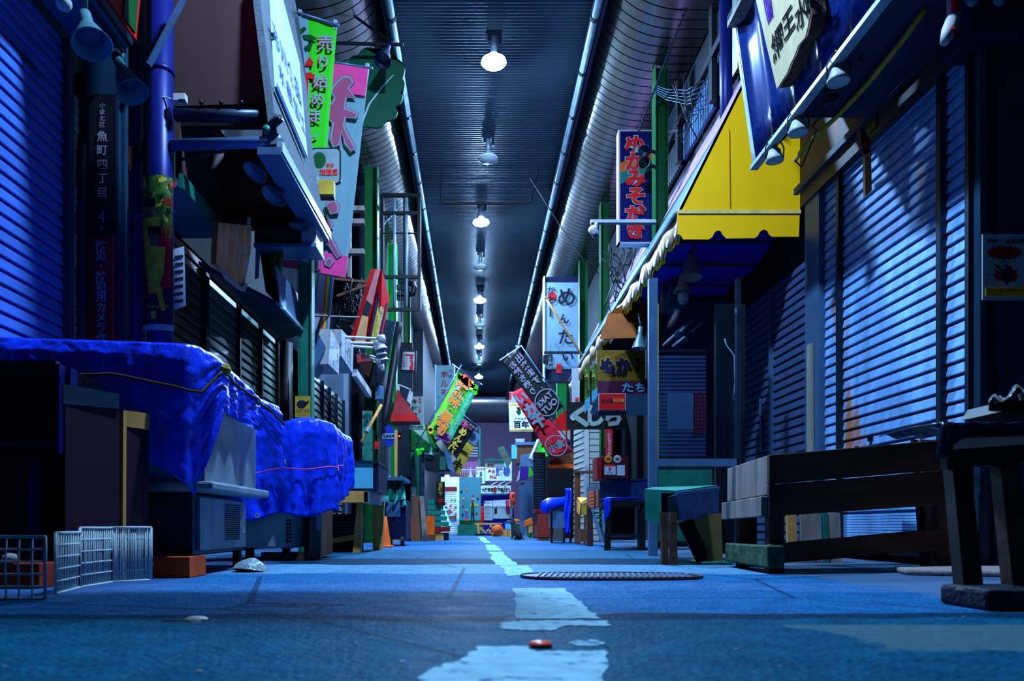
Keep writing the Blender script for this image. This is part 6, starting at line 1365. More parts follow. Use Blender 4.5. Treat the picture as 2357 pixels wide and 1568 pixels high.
# awnings above: red canopy with white panels, green awning, purple
D = 16.0
t = thing('red_canopy', 'red slanted canopy with a row of white panels', 'canopy', P(1290,1020,D))
mb = MB(); mb.prism([P(1252,990,D),P(1310,935,D),P(1330,935,D),P(1330,992,D)],(0,.08,0)); mb.build('hanging_hood', m_red, t)
mb = MB(); mb.box(X(1250,D),X(1330,D),D-.05,D+.05,Z(1018,D),Z(990,D)); mb.build('frame', m_red, t)
for px in (1254,1279,1305): mb = MB(); mb.box(X(px,D),X(px+22,D),D-.08,D-.05,Z(1013,D),Z(993,D)); mb.build('white_panel', m_white, t)
mb = MB(); mb.prism([P(1250,1018,D),P(1330,1018,D),P(1326,1028,D+.4),P(1246,1028,D+.4)],(0,0,-.02)); mb.build('underside', m_interior, t)
D = 17.0
t = thing('lime_awning', 'bright lime green awning under the red canopy', 'awning', P(1240,1056,D)); mb = MB(); mb.prism([P(1242,1013,D),P(1262,1050,D-.2),P(1228,1055,D-.2)],(0,.5,0)); mb.build('hanging_cloth', m_lime, t); mb = MB(); mb.bar(P(1241,1013,D),P(1222,1058,D-.2),.08); mb.build('edge_trim', m_white, t)
mb = MB(); mb.tube([P(1224,1056,D-.2),P(1230,1062,D-.2),P(1246,1062,D-.2)],.06,8); mb.build('gutter_elbow', m_white, t, smooth=True)
D = 18.5
t = thing('purple_awning', 'small purple box awning beyond the lime green one', 'awning', P(1205,1105,D)); mb = MB(); mb.prism([P(1197,1080,D),P(1218,1074,D),P(1216,1100,D),P(1196,1104,D)],(0,.6,0)); mb.build('hanging_cloth', m_purple, t); mb = MB(); mb.prism([P(1218,1072,D),P(1229,1092,D),P(1216,1100,D)],(0,.5,0)); mb.build('green_gusset', m_lime, t); mb = MB(); mb.prism([P(1197,1082,D-.02),P(1190,1108,D-.02),P(1196,1104,D-.02)],(0,.4,0)); mb.build('white_gusset', m_white, t)
t = thing('brown_balcony', 'brown boarded balcony box with a white basket above the purple awning', 'balcony', P(1215,1065,20)); D = 20
mb = MB(); mb.box(X(1189,D),X(1240,D),D,D+.8,Z(1066,D),Z(1025,D)); mb.build('hanging_box', m_brown, t); mb = MB(); mb.box(X(1186,D),X(1240,D),D-.05,D+.8,Z(1025,D),Z(1018,D)); mb.build('ledge', m_bluemetal, t); mb = MB(); mb.prism([P(1186,1010,D-.02),P(1208,1010,D-.02),P(1205,1024,D-.02),P(1190,1024,D-.02)],(0,.3,0)); mb.build('basket', m_white, t)
mb = MB(); mb.box(X(1178,D),X(1190,D),D-.02,D+.3,Z(1056,D),Z(1024,D)); mb.build('window_box', m_lightblue, t)
t = thing('window_unit', 'grey blue bay unit above the purple awning', 'bay', P(1212,1075,19)); mb = MB(); mb.prism([P(1200,1048,19),P(1232,1040,19),P(1232,1074,19),P(1198,1074,19)],(0,.5,0)); mb.build('hanging_bay', m_bluemetal, t)
D = 17.5
t = thing('grey_door_panel', 'tall grey panel door catching a wedge of light beyond the red chest', 'door', P(1211,1232,D)); mb = MB(); mb.box(X(1197,D),X(1226,D),D,D+.06,.02,Z(1108,D)); mb.build('panel', m_bluemetal, t); mb = MB(); mb.box(X(1198,D),X(1208,D),D-.01,D,Z(1115,D),Z(1112,D)); mb.build('name_plate', m_char, t)
t = thing('slat_wall', 'dark slatted stall front beside the grey panel door', 'stall', P(1240,1200,15)); mb = MB()
for k in range(24): mb.box(X(1229,15),X(1252,15),15,15.04,.3+k*.055,.34+k*.055)
mb.build('slats', m_dsteel, t); mb = MB(); mb.box(X(1228,15),X(1256,15),15.04,15.1,0,1.75); mb.build('frame', m_black, t)
mb = MB(); mb.box(1.95,2.95,15.3,15.4,0,3.2); struct('wall_right_block', mb, m_interior)
mb = MB(); mb.box(1.75,2.95,18.9,19.0,0,5.5); struct('wall_right_end', mb, m_wall)
t = thing('stall_hatch', 'brown shaded stall hatch beneath the red canopy', 'stall', P(1290,1100,14.5)); D = 14.5; mb = MB(); mb.prism([P(1262,1062,D),P(1322,1032,D),P(1326,1066,D),P(1264,1070,D)],(0,.1,0)); mb.build('hanging_board', m_brown, t); mb = MB(); mb.box(X(1264,D),X(1326,D),D+.5,D+.55,0,Z(1066,D)); mb.build('back_panel', m_interior, t); mb = MB(); mb.box(X(1262,D),X(1322,D),D,D+.04,Z(1078,D),Z(1068,D)); mb.build('orange_rail', m_orange, t)
# banners: black take-out, red, white yellow-edged sign
D = 13.2
tl, tr, br, bl = P(1157,834,D), P(1192,800,D), P(1296,936,D), P(1257,968,D)
t, u, v = nobori('slanted_banner', 'black slanted banner with white writing and a ringed take out mark', tl, tr, br, bl, m_black, [P(1199,795,D-.02),P(1302,945,D-.02)], .01)
mb = MB(); mb.tube([P(1150,830,D-.02),P(1200,796,D-.02)],.010,6); mb.build('top_rod', m_wire, t)
m_print = mk('pale banner print', A(150,175,240), .6, var=.05)
def onb(a, b): return tl.lerp(tr, a).lerp(bl.lerp(br, a), b)
for k, ch in enumerate('出来ます。'): write(t, m_print, ch, onb(.74,.12+.125*k)+V((0,-.04,0)), -u, v, size=.155 if ch != '。' else .08, bold=.03, lift=-.004)
for k, ch in enumerate('お持ち帰り'): write(t, m_print, ch, onb(.28,.13+.112*k)+V((0,-.04,0)), -u, v, size=.14, bold=.03, lift=-.004)
c = onb(.5,.82)+V((0,-.04,0)); mb = MB(); ring = [c+u*(.225*math.cos(2*PI*k/32))+v*(.225*math.sin(2*PI*k/32)) for k in range(33)]; mb.tube(ring,.010,5,False); mb.build('printed_ring', m_print, t)
write(t, m_print, 'TAKE', c+v*.07, -u, v, size=.14, vert=False, bold=.03, lift=-.006); write(t, m_print, 'OUT', c-v*.08, -u, v, size=.16, vert=False, bold=.03, lift=-.006)
D = 14.2
tl, tr, br, bl = P(1177,905,D), P(1206,890,D), P(1320,1040,D), P(1268,1056,D)
t, u, v = nobori('slanted_banner', 'crimson slanted banner with white brush marks behind the black one', tl, tr, br, bl, mk('crimson cloth', A(215,40,80), .7, var=.1), [P(1205,885,D-.02),P(1330,1040,D-.02)], .015, tabs=False)
for ch, a, b, s_ in (('い',.4,.12,.25),('か',.55,.30,.30),('干',.5,.48,.30)): write(t, m_cloth_white, ch, onb(a,b)+V((0,-.05,0)), u, v, size=s_, bold=.05)
c = onb(.5,.86)+V((0,-.05,0)); mb = MB(); mb.tube([c+u*(.2*math.cos(2*PI*k/28))+v*(.2*math.sin(2*PI*k/28)) for k in range(29)],.012,5,False); mb.build('printed_ring', m_cloth_white, t); write(t, m_cloth_white, '小倉', c, u, v, size=.17, vert=False, bold=.04)
D = 15.5
t = thing('hundred_sign', 'white sign with yellow edges and black brush writing', 'sign', P(1200,993,D)); mb = MB(); mb.prism([P(1171,927,D),P(1228,927,D),P(1228,993,D),P(1173,993,D)],(0,.08,0)); mb.build('hanging_board', m_bright, t)
mb = MB(); mb.box(X(1172,D),X(1228,D),D-.008,D,Z(933,D),Z(930,D)); mb.box(X(1173,D),X(1228,D),D-.008,D,Z(991,D),Z(988,D)); mb.build('yellow_edge', m_yellow, t)
write(t, m_blacktxt, '百年', P(1200,977,D-.004), size=17*D/F, vert=False, bold=.03, fit=36*D/F); write(t, m_blacktxt, 'ぬかみそ', P(1198,964,D-.004), size=7*D/F, vert=False, bold=.02)
mb = MB(); poly(mb,[P(1187,947,D-.01),P(1194,943,D-.01),P(1200,950,D-.01),P(1194,956,D-.01)]); mb.build('printed_leaf', m_green, t); mb = MB(); poly(mb,[P(1188,938,D-.01),P(1196,937,D-.01),P(1200,946,D-.01),P(1192,944,D-.01)]); mb.build('printed_top', m_blacktxt, t)
mb = MB(); mb.box(X(1172,D),X(1200,D),D,D+.05,Z(926,D),Z(902,D)); mb.build('upper_panel', m_white2, t); mb = MB(); mb.box(X(1172,D),X(1177,D),D-.01,D,Z(920,D),Z(904,D)); mb.build('red_mark', m_red, t)
# ================================================================== LEFT mid distance
D = 12.5
t = thing('arrow_sign', 'black framed sign with a red arrow and a red figure', 'sign', P(940,855,D)); mb = MB(); mb.prism([P(923,806,D),P(959,807,D),P(957,857,D),P(921,855,D)],(0,.08,0)); mb.build('hanging_frame', m_black, t)
mb = MB(); mb.prism([P(928,810,D-.005),P(955,811,D-.005),P(953,853,D-.005),P(923,851,D-.005)],(0,-.01,0)); f_ = mb.build('face', m_white2, t); L_ = D-.02
mb = MB(); poly(mb,[P(929,818,L_),P(937,813,L_),P(937,815.5,L_),P(953,816,L_),P(952.5,820,L_),P(937,819.5,L_)]); mb.build('printed_arrow', m_red, f_)
mb = MB(); poly(mb, disc(P(947,824,L_),(1,0,0),(0,0,1),4*D/F,12)); poly(mb,[P(943,830,L_),P(949,828,L_),P(952,836,L_),P(951,852,L_),P(944,852,L_),P(942,846,L_),P(946,838,L_)]); mb.build('printed_figure', m_red, f_)
for k in range(2): write(f_, m_redtxt, '店内飲食はこちら'[k*4:k*4+4], P(931+k*6,825,L_), size=5*D/F, step=5.8*D/F)
t = thing('red_awning', 'dark red triangular awning with a white stay on the left shop row', 'awning', P(930,970,11.8)); t['label'] = 'dark red triangular awning with white stays below the arrow sign'; D = 11.8
mb = MB(); mb.prism([P(914,896,D),P(966,968,D-.3),P(900,970,D-.3)],(-.02,.5,0)); mb.build('hanging_cloth', m_dred, t); mb = MB(); mb.prism([P(901,953,D-.31),P(955,953,D-.31),P(966,970,D-.31),P(899,970,D-.31)],(0,.02,0)); mb.build('hanging_valance', m_red, t)
mb = MB(); mb.prism([P(914,882,D),P(919,886,D),P(919,900,D),P(914,897,D)],(0,.05,0)); mb.prism([P(943,897,D),P(951,905,D),P(946,932,D),P(936,922,D)],(0,.05,0)); mb.tube([P(918,886,D),P(945,897,D)],.01,5); mb.build('stay', m_white, t)
D = 13.0
t = thing('shop_name_sign', 'white vertical shop sign with red and black writing and a phone number', 'sign', P(958,990,D)); mb = MB(); mb.prism([P(944,913,D),P(973,913,D),P(975,988,D),P(943,988,D)],(0,.1,0)); mb.build('hanging_board', mk('pale green white', A(120,180,205), .5, var=.08), t)
write(t, m_redtxt, '漬物・佃煮', P(966.5,919,D-.004), size=6.5*D/F, step=7*D/F, bold=.03); write(t, m_blacktxt, '今村商店', P(953.5,925,D-.004), size=13*D/F, step=15.5*D/F, bold=.03); write(t, m_blacktxt, '☎521-4095', P(958,983,D-.004), size=7*D/F, vert=False, bold=.02, fit=30*D/F)
D = 10.6
t = thing('market_roundel', 'round blue market sign with a pale name band on a short pole', 'sign', P(895,1030,D)); mb = MB(); mb.lathe([(0,.02),(25*D/F,.02),(25*D/F,0)], P(895,1004,D), (0,-1,0), 32); o = mb.build('hanging_disc', mk('roundel blue', A(20,50,210), .4), t); o.scale = (.56,1,1); o.location = (ORG[t.name].x*0 + (P(895,1004,D).x - ORG[t.name].x)*(1-.56),0,0)
mb = MB(); mb.box(X(880.5,D),X(909,D),D-.03,D-.022,Z(1011,D),Z(998,D)); mb.build('name_band', m_cloth_white, t); write(t, m_navy, '旦過市場', P(895,1004.5,D-.032), size=8*D/F, vert=False, bold=.04, fit=26*D/F)
mb = MB(); mb.tube([P(895,1028,D),P(895,1110,D)],.02,8); mb.build('pole', m_bluemetal, t)
# horumon sign
D = 17.5
t = thing('vertical_sign', 'white vertical sign with big red brush katakana behind the vegetable banner', 'sign', P(1024,1010,D)); mb = MB(); mb.box(X(1003,D),X(1045,D),D,D+.15,Z(1010,D),Z(841,D)); mb.build('hanging_board', m_cloth_white, t); mb = MB(); mb.box(X(1001,D),X(1003,D),D-.02,D+.17,Z(1010,D),Z(840,D)); mb.box(X(1045,D),X(1047,D),D-.02,D+.17,Z(1010,D),Z(840,D)); mb.build('frame', m_wire, t)
for k, ch in enumerate('ホルモン'): write(t, m_dred, ch, P(1023,862+k*21.5,D-.004), size=19*D/F, bold=.03)
write(t, m_navy, '旦過', P(1037,854,D-.004), size=9*D/F, step=12*D/F); write(t, m_navy, 'センター', P(1010,914,D-.004), size=7*D/F, step=8*D/F)
# vegetable banner
D = 14.0
tl, tr, br, bl = P(1060,848,D), P(1106,883,D), P(1035,1022,D), P(982,996,D)
t, u, v = nobori('slanted_banner', 'bright green slanted vegetable and fruit banner with orange writing', tl, tr, br, bl, mk('fresh green cloth', A(110,235,60), .7, var=.1), [P(1062,840,D-.02),P(955,1032,D-.02)], .008, tabs=False)
mb = MB(); mb.tube([P(1040,838,D-.02),P(1110,886,D-.02)],.010,6); mb.build('top_rod', m_wire, t)
mb = MB(); mb.prism([onb(.72,.16)+V((0,-.03,0)),onb(1,.12)+V((0,-.03,0)),onb(1,.95)+V((0,-.03,0)),onb(.74,.95)+V((0,-.03,0))],(0,.004,0)); mb.build('printed_side_band', mk('mint green print', A(20,200,150), .7), t)
mb = MB(); mb.prism([onb(0,0)+V((0,-.03,0)),onb(1,0)+V((0,-.03,0)),onb(1,.06)+V((0,-.03,0)),onb(0,.04)+V((0,-.03,0))],(0,.004,0)); mb.build('printed_top', m_navy, t)
m_tom = mk('tomato print', A(250,90,70), .6, var=.05); m_ora = mk('orange lettering', A(250,150,40), .6, var=.05); m_grape = mk('grape print', A(130,50,200), .6); m_corn = mk('corn print', A(235,200,60), .6); m_pea = mk('pea print', A(60,190,40), .6)
def dots(nm, m, cs, r, lift=.045):
    mb = MB()
    for a, b in cs: poly(mb, disc(onb(a,b)+V((0,-lift,0)), u, v, r, 12))
    mb.build(nm, m, t)
dots('printed_tomato', m_tom, [(.36,.09),(.5,.10),(.42,.14)], .085); dots('printed_corn', m_corn, [(.68,.07),(.72,.11),(.78,.10),(.75,.14)], .04); dots('printed_leaf', m_pea, [(.1,.12),(.16,.10)], .06); dots('printed_cress', m_pea, [(.9,.1),(.95,.16)], .06)
dots('printed_grape', m_grape, [(.45+.1*i+.05*(j%2),.9+.028*j) for i in range(5) for j in range(4)], .034, .046); dots('printed_peas', m_pea, [(.2+.07*i,.86+.028*j) for i in range(4) for j in range(3)], .03, .044); dots('printed_lemon', m_corn, [(.06,.93),(.12,.96)], .055, .05)
for k, ch in enumerate('野菜・果物'): outlined(t, m_ora, m_white2, ch, onb(.40,.26+.148*k)+V((0,-.05,0)), u, v, size=(.255,.255,.10,.255,.255)[k], bold=.03, edge=.05)
for k, ch in enumerate('旬の味覚を丸ごと新鮮にお届け'): write(t, m_white2, ch, onb(.87,.22+.054*k)+V((0,-.05,0)), u, v, size=.066, bold=.02)
# black gold banner and olive banner
D = 15.5
tl, tr, br, bl = P(1064,957,D), P(1098,980,D), P(1046,1064,D), P(1012,1030,D)
t, u, v = nobori('slanted_banner', 'black slanted banner with yellow brush writing behind the vegetable banner', tl, tr, br, bl, m_black, [P(1060,950,D-.02),P(1102,984,D-.02)], .008, tabs=False)
for k, ch in enumerate('めんたい'): write(t, mk('gold lettering %d' % k, A(200,205,110), .6), ch, onb(.55,.32+.19*k)+V((0,-.04,0)), u, v, size=.175, bold=.05)
write(t, m_pink, '日本一', onb(.45,.16)+V((0,-.04,0)), u, v, size=.12, vert=False, bold=.04); write(t, m_white2, '無添加こだわり', onb(.5,.08)+V((0,-.04,0)), u, v, size=.07, vert=False)
D = 16.5
tl, tr, br, bl = P(1080,985,D), P(1107,1003,D), P(1053,1098,D), P(1038,1060,D)
t, u, v = nobori('slanted_banner', 'olive slanted banner with a pale top and dark writing', tl, tr, br, bl, m_olive, None, .008, tabs=False)
mb = MB(); mb.prism([onb(0,0)+V((0,-.03,0)),onb(1,0)+V((0,-.03,0)),onb(1,.26)+V((0,-.03,0)),onb(0,.3)+V((0,-.03,0))],(0,.004,0)); mb.build('printed_top', m_bluemetal, t); write(t, m_black, '一汁', onb(.45,.55)+V((0,-.04,0)), u, v, size=.26, step=.3, bold=.04)
mb = MB(); poly(mb, disc(onb(.5,.14)+V((0,-.04,0)),u,v,.09,14)); mb.build('printed_crest', m_navy, t)
# green awning with lamp
D = 14.5
t = thing('green_awning', 'dark green cloth awning below the white shop name sign', 'awning', P(980,1048,D)); mb = MB(); mb.prism([P(946,986,D),P(976,972,D+.4),P(1010,1022,D),P(1010,1040,D),P(946,1036,D)],(-.05,.3,0)); mb.build('hanging_cloth', m_green, t)
mb = MB(); mb.bar(P(1008,1016,D-.05),P(1046,1062,D-.05),.05,.12); mb.build('edge_trim', m_white, t)
spot('small teal clip lamp with a bright lens under the dark green awning', P(992,1034,14.2), P(990,1052,14.1), .075, m_tealcloth, None, [P(992,1032,14.2),P(993,1022,14.2)])
t = thing('plant_sprig', 'small green leafy sprig hanging under the dark green awning', 'plant', P(965,1050,14)); mb = MB()
for k in range(9): mb.ball(P(966+R.uniform(-7,7),1042+R.uniform(-8,8),14), .035, 8, 1,.6,1.2)
mb.build('hanging_leaves', m_lime, t, smooth=True)
t = thing('sign_box', 'dark box sign standing out below the dark green awning', 'sign', P(1010,1085,14.2)); mb = MB(); mb.prism([P(976,1046,14.2),P(1036,1046,14.2),P(1036,1084,14.2),P(1008,1088,14.2),P(978,1080,14.2)],(0,.4,0)); mb.build('hanging_box', m_char, t); mb = MB(); mb.prism([P(1012,1052,14.18),P(1026,1052,14.18),P(1026,1082,14.18),P(1012,1082,14.18)],(0,-.02,0)); mb.build('dark_panel', m_teal, t)
mb = MB(); mb.prism([P(1022,1030,14.1),P(1036,1044,14.1),P(1048,1090,14.1),P(1030,1078,14.1)],(0,.05,0)); mb.build('pale_flap', m_bluemetal, t)
# posts, pipes and shutters on the left row
for px, D, w_, lb, m in ((890,11.0,8,'reddish timber post behind the timber table',m_brown),(908,11.2,6,'pale timber post behind the timber table',m_wood),(970,15.0,7,'blue downpipe beside the leaning boards',m_bluemetal)):
    t = thing('upright_post', lb, 'post', P(px,1240,D)); mb = MB(); mb.box(X(px,D),X(px+w_,D),D,D+.08,0,Z(990 if px < 960 else 1040,D)); mb.build('shaft', m, t)
t = thing('louvre_door', 'pale louvred shutter door behind the blue downpipe', 'door', P(952,1140,15.5)); mb = MB()
for k in range(16): mb.prism([P(947,1078+k*4,15.5),P(957,1081+k*4,15.5),P(957,1083.4+k*4,15.5),P(947,1080.4+k*4,15.5)],(0,.03,0))
mb.build('slats', m_white, t); mb = MB(); mb.box(X(945,15.5),X(964,15.5),15.53,15.58,0,Z(1040,15.5)); mb.build('frame', m_teal, t)
t = thing('mural_board', 'weathered teal painted notice board on the shop row', 'board', P(848,1060,9.8)); mb = MB(); mb.box(X(834,9.8),X(856,9.8),9.8,9.84,Z(1064,9.8),Z(946,9.8)); mb.build('hanging_board', mk('peeling teal paint', A(60,170,180), .6, var=.2, stain=A(16,36,70), stain_at=.5, stain_scale=4), t); write(t, m_char, '旦過', P(843,956,9.79), size=12*9.8/F, step=13*9.8/F, bold=.02)
t = thing('red_tag', 'small red box hanging in front of the teal painted board', 'box', P(866,1034,10.0)); mb = MB(); mb.box(X(862,10),X(871,10),10,10.05,Z(1034,10),Z(1016,10)); mb.build('hanging_box', m_red, t)
t = thing('bamboo_pole', 'slanted bamboo pole with a pale joint across the shop row', 'pole', P(855,960,9.6)); mb = MB(); mb.tube([P(878,932,9.6),P(846,990,9.5),P(832,1018,9.4)],.02,8); mb.build('hanging_pole', m_wood, t, smooth=True); mb = MB(); mb.tube([P(849,984,9.48),P(844,994,9.46)],.028,8); mb.build('joint', m_white, t)
t = thing('meter_box', 'grey meter box on the shop row above the teal painted board', 'box', P(872,915,10.2)); mb = MB(); mb.box(X(863,10.2),X(881,10.2),10.2,10.3,Z(920,10.2),Z(888,10.2)); mb.build('hanging_box', m_bluemetal, t, bevel=.01); mb = MB(); mb.tube([P(868,888,10.2),P(868,800,10.2)],.02,6); mb.tube([P(875,920,10.2),P(875,1010,10.2)],.02,6); mb.build('conduit', m_dsteel, t)
t = thing('dark_gutter', 'thick black slanted gutter pipe along the shop row', 'pipe', P(890,920,11)); mb = MB(); mb.tube([P(918,745,11.2),P(908,830,11.0),P(892,930,10.8),P(880,1000,10.6)],.06,10); mb.build('hanging_pipe', m_cable, t, smooth=True)
t = thing('red_signal_lamp', 'tiny red signal lamp glowing on the shop row', 'lamp', P(919,1004,12)); mb = MB(); mb.ball(P(919,1004,12), .016, 8); mb.build('hanging_lens', glow('red signal', (1,.02,.02), 6), t, smooth=True); mb = MB(); mb.box(X(915,12),X(923,12),12.01,12.06,Z(1010,12),Z(998,12)); mb.build('mount_box', m_black, t)
t = thing('window_grid', 'small lit window grid below the dark red triangular awning', 'window', P(918,990,12.4)); mb = MB()
for i in range(2):
    for j in range(3): mb.box(X(912+i*6,12.4),X(916.5+i*6,12.4),12.4,12.42,Z(977+j*8,12.4),Z(971+j*8,12.4))
mb.build('hanging_panes', m_white2, t)
# carts and boards on the left
D = 9.0
t = thing('covered_cart', 'dark wheeled cart under a teal cloth and a plastic bag', 'cart', P(905,1250,D)); mb = MB(); mb.box(X(888,D),X(934,D),D,D+.7,.08,Z(1150,D)); mb.build('body', m_navy, t); mb = MB(); mb.box(X(884,D),X(932,D),D-.02,D+.7,Z(1106,D),Z(1098,D)); mb.build('pale_lid', m_bluemetal, t)
for x in (898,926): mb = MB(); mb.lathe([(0,-.02),(.06,-.02),(.06,.02),(0,.02)], (X(x,D),D+.03,.06), (1,0,0), 12); mb.build('wheel', m_black, t)
mb = MB(); mb.grid(lambda u,v: P(880+u*48+10*v*u, 1102+v*52+12*u*v+4*math.sin(u*12+v*4), D-.04+.3*(1-v))+V((0,.05*math.sin(u*17+v*9),.02*math.sin(u*23))), 24, 14); mb.build('teal_cloth', m_tealcloth, t, smooth=True, thick=.004)
mb = MB(); mb.grid(lambda u,v: P(889+u*32,1156+v*34,D-.03)+V((0,.03*math.sin(u*9+v*7),0)), 12, 10); mb.build('plastic_bag', m_bluemetal, t, smooth=True)
cone((X(887,8.5),8.5,0),.36,m_orange,'orange traffic cone half hidden behind the timber table leg')
cone((X(941,12.2),12.2,0),.55,m_tom,'red traffic cone beside the leaning boards')
mb = MB(); mb.prism([P(930,1160,12.0),P(946,1165,12.0),V((X(946,12),12.0,0)),V((X(934,12),12.0,0))],(0,.05,0)); tag(mb.build('blue_board', m_navy), 'dark blue board standing in front of the red traffic cone', 'board')
for pts, m, lb in (([(948,1144),(968,1142),(973,1240),(950,1240)],m_brown,'brown board leaning beside the red traffic cone'),([(966,1142),(975,1143),(986,1238),(974,1240)],m_wood_g,'grey board leaning edge on beside the brown one')):
    D = 12.0 if m is m_brown else 11.9; mb = MB(); mb.prism([P(*a,D) for a in pts[:2]]+[G(*pts[2]) if False else V((X(pts[2][0],D),D-.15,0)),V((X(pts[3][0],D),D-.15,0))],(0,.04,0)); tag(mb.build('leaning_board', m), lb, 'board')
D = 13.2
t = thing('display_steps', 'stepped teal display rack on timber blocks', 'display rack', P(1010,1240,D))
for k in range(5): mb = MB(); x0 = 986; x1 = 1016+k*5; mb.box(X(x0,D),X(x1,D),D-.12*k,D-.12*k+.12,Z(1210-0-(4-k)*13,D),Z(1203-(4-k)*13,D)); mb.box(X(x0,D),X(x1,D),D-.12*k-.005,D-.12*k,Z(1212-(4-k)*13,D),Z(1202-(4-k)*13,D)); mb.build('step', m_tealcloth, t)
mb = MB(); mb.bar(P(1018,1164,D-.0),P(1036,1212,D-.5),.05,.03); mb.build('side_rail', m_lightblue, t); mb = MB(); mb.box(X(1000,D),X(1036,D),D-.55,D,Z(1224,D),Z(1213,D)); mb.build('red_front', m_dred, t); mb = MB(); mb.box(X(988,D),X(1024,D),D-.5,D,0,Z(1226,D)); mb.build('timber_base', m_wood, t); mb = MB(); mb.box(X(1024,D),X(1034,D),D-.5,D,0,Z(1226,D)); mb.build('block', m_dsteel, t)
mb = MB(); mb.box(X(983,12.6),X(1001,12.6),12.4,12.6,.10,Z(1188,12.6)); tag(mb.build('cardboard_box', m_orange), 'orange brown carton tucked beside the stepped display rack', 'box'); mb = MB(); mb.box(X(981,12.6),X(1002,12.6),12.38,12.65,0,.1); tag(mb.build('timber_block', m_brown), 'brown block under the orange brown carton', 'block')
D = 13.0
t = thing('black_stand_sign', 'black standing sign with pale brush writing over a red bowl picture', 'sign', P(1014,1164,D)); mb = MB(); mb.box(X(1004,D),X(1024,D),D-.02,D+.02,Z(1164,D),Z(1109,D)); mb.build('hanging_board', m_black, t); write(t, m_olive, '宮崎牛', P(1014,1116,D-.024), size=10*D/F, step=10*D/F, bold=.03); mb = MB(); poly(mb, disc(P(1014,1152,D-.026),(1,0,0),(0,0,1),8*D/F,14,6*D/F)); mb.build('printed_bowl', m_dred, t)
# fish-market row facades behind, left
mb = MB(); mb.box(-2.4,-1.38,15.9,16.0,0,4.2); struct('wall_left_block', mb, m_wall)
mb = MB(); mb.box(-1.9,-1.45,20.0,33,0,5.6); struct('wall_left_end', mb, m_wall)
# ================================================================== FAR END
D = 23.0
t = thing('picture_shutter', 'white roller shutter painted with a colourful treasure boat', 'shutter', P(1035,1225,D)); mb = MB(); mb.box(X(1015,D),X(1057,D),D,D+.1,0,Z(1098,D)); mb.build('frame', m_bright, t); mb = MB()
for k in range(22): mb.box(X(1020,D),X(1052,D),D-.03,D-.012,Z(1226-k*4.6,D),Z(1222.4-k*4.6,D))
mb.build('slats', m_bright, t); mb = MB(); mb.box(X(1020,D),X(1052,D),D-.05,D-.03,Z(1131,D),Z(1121,D)); mb.build('header_box', m_dred, t)
mb = MB(); poly(mb,[P(1024,1190,D-.05),P(1051,1186,D-.05),P(1051,1192,D-.05),P(1044,1200,D-.05),P(1030,1196,D-.05)]); mb.build('printed_boat', m_skin, t); mb = MB(); poly(mb,[P(1020,1190,D-.055),P(1030,1194,D-.055),P(1051,1195,D-.055),P(1050,1200,D-.055),P(1032,1200,D-.055)]); mb.build('printed_sea', m_blue_ink, t)
rr = random.Random(12)
for m in (m_redtxt,m_lime,m_corn,m_blue_ink,m_pink,m_tealcloth):
    mb = MB()
    for k in range(5): poly(mb, disc(P(1022+rr.random()*28,1150+rr.random()*38+ (8 if k%2 else 0),D-.052-.001*k),(1,0,0),(0,0,1),rr.uniform(.02,.045),8))
    mb.build('printed_figures', m, t)
D = 20.0
t = thing('painted_cabinet', 'teal ribbed cabinet painted with flowers and two gardeners', 'cabinet', P(1081,1225,D))
m_cab = mk('teal cabinet', (.06,.24,.28), .5, var=.06)
mb = MB(); mb.box(X(1057,D),X(1106,D),D,D+.9,Z(1210,D),Z(1099,D)); mb.build('body', m_cab, t); mb = MB()
for k in range(12): mb.box(X(1059+k*4,D),X(1060+k*4,D),D-.012,D,Z(1190,D),Z(1108,D))
mb.build('ribs', m_cab, t); mb = MB(); mb.box(X(1053,D),X(1106,D),D-.05,D+.9,0,Z(1209,D)); mb.build('base', m_teal, t); mb = MB(); mb.box(X(1057,D),X(1106,D),D-.016,D-.012,Z(1207,D),Z(1198,D)); mb.build('printed_grass', m_green, t)
L_ = D-.02
def fp(m, nm, pts): mb = MB(); poly(mb,[P(a,b,L_) for a,b in pts]); mb.build(nm, m, t)
for ox, col, hh in ((1088,m_green,1),(1074,m_blue_ink,0)):
    y0 = 1146 if hh else 1172; L_ = D-.022
    fp(m_white2,'printed_hat',[(ox-4,y0+4),(ox-2,y0),(ox+2,y0),(ox+4,y0+4)]); fp(m_skin,'printed_face',[(ox-3,y0+4),(ox+3,y0+4),(ox+2,y0+10),(ox-2,y0+10)])
    if hh:
        fp(m_corn,'printed_sleeve',[(ox-5,y0+12),(ox+5,y0+12),(ox+6,y0+20),(ox-6,y0+20)]); L_ -= .002; fp(m_green,'printed_apron',[(ox-3,y0+12),(ox+3,y0+12),(ox+4,y0+34),(ox-4,y0+34)]); fp(m_navy,'printed_trousers',[(ox-4,y0+34),(ox+4,y0+34),(ox+3.5,y0+42),(ox-3.5,y0+42)]); fp(m_black,'printed_boot',[(ox-3.5,y0+42),(ox-1,y0+42),(ox-1,y0+56),(ox-4,y0+56)]); fp(m_black,'printed_boot',[(ox+1,y0+42),(ox+3.5,y0+42),(ox+4.5,y0+56),(ox+1,y0+56)])
    else: fp(m_blue_ink,'printed_dress',[(ox-3,y0+11),(ox+3,y0+11),(ox+4,y0+22),(ox-4,y0+22)]); fp(m_orange,'printed_skirt',[(ox-4,y0+22),(ox+4,y0+22),(ox+4.5,y0+27),(ox-4.5,y0+27)])
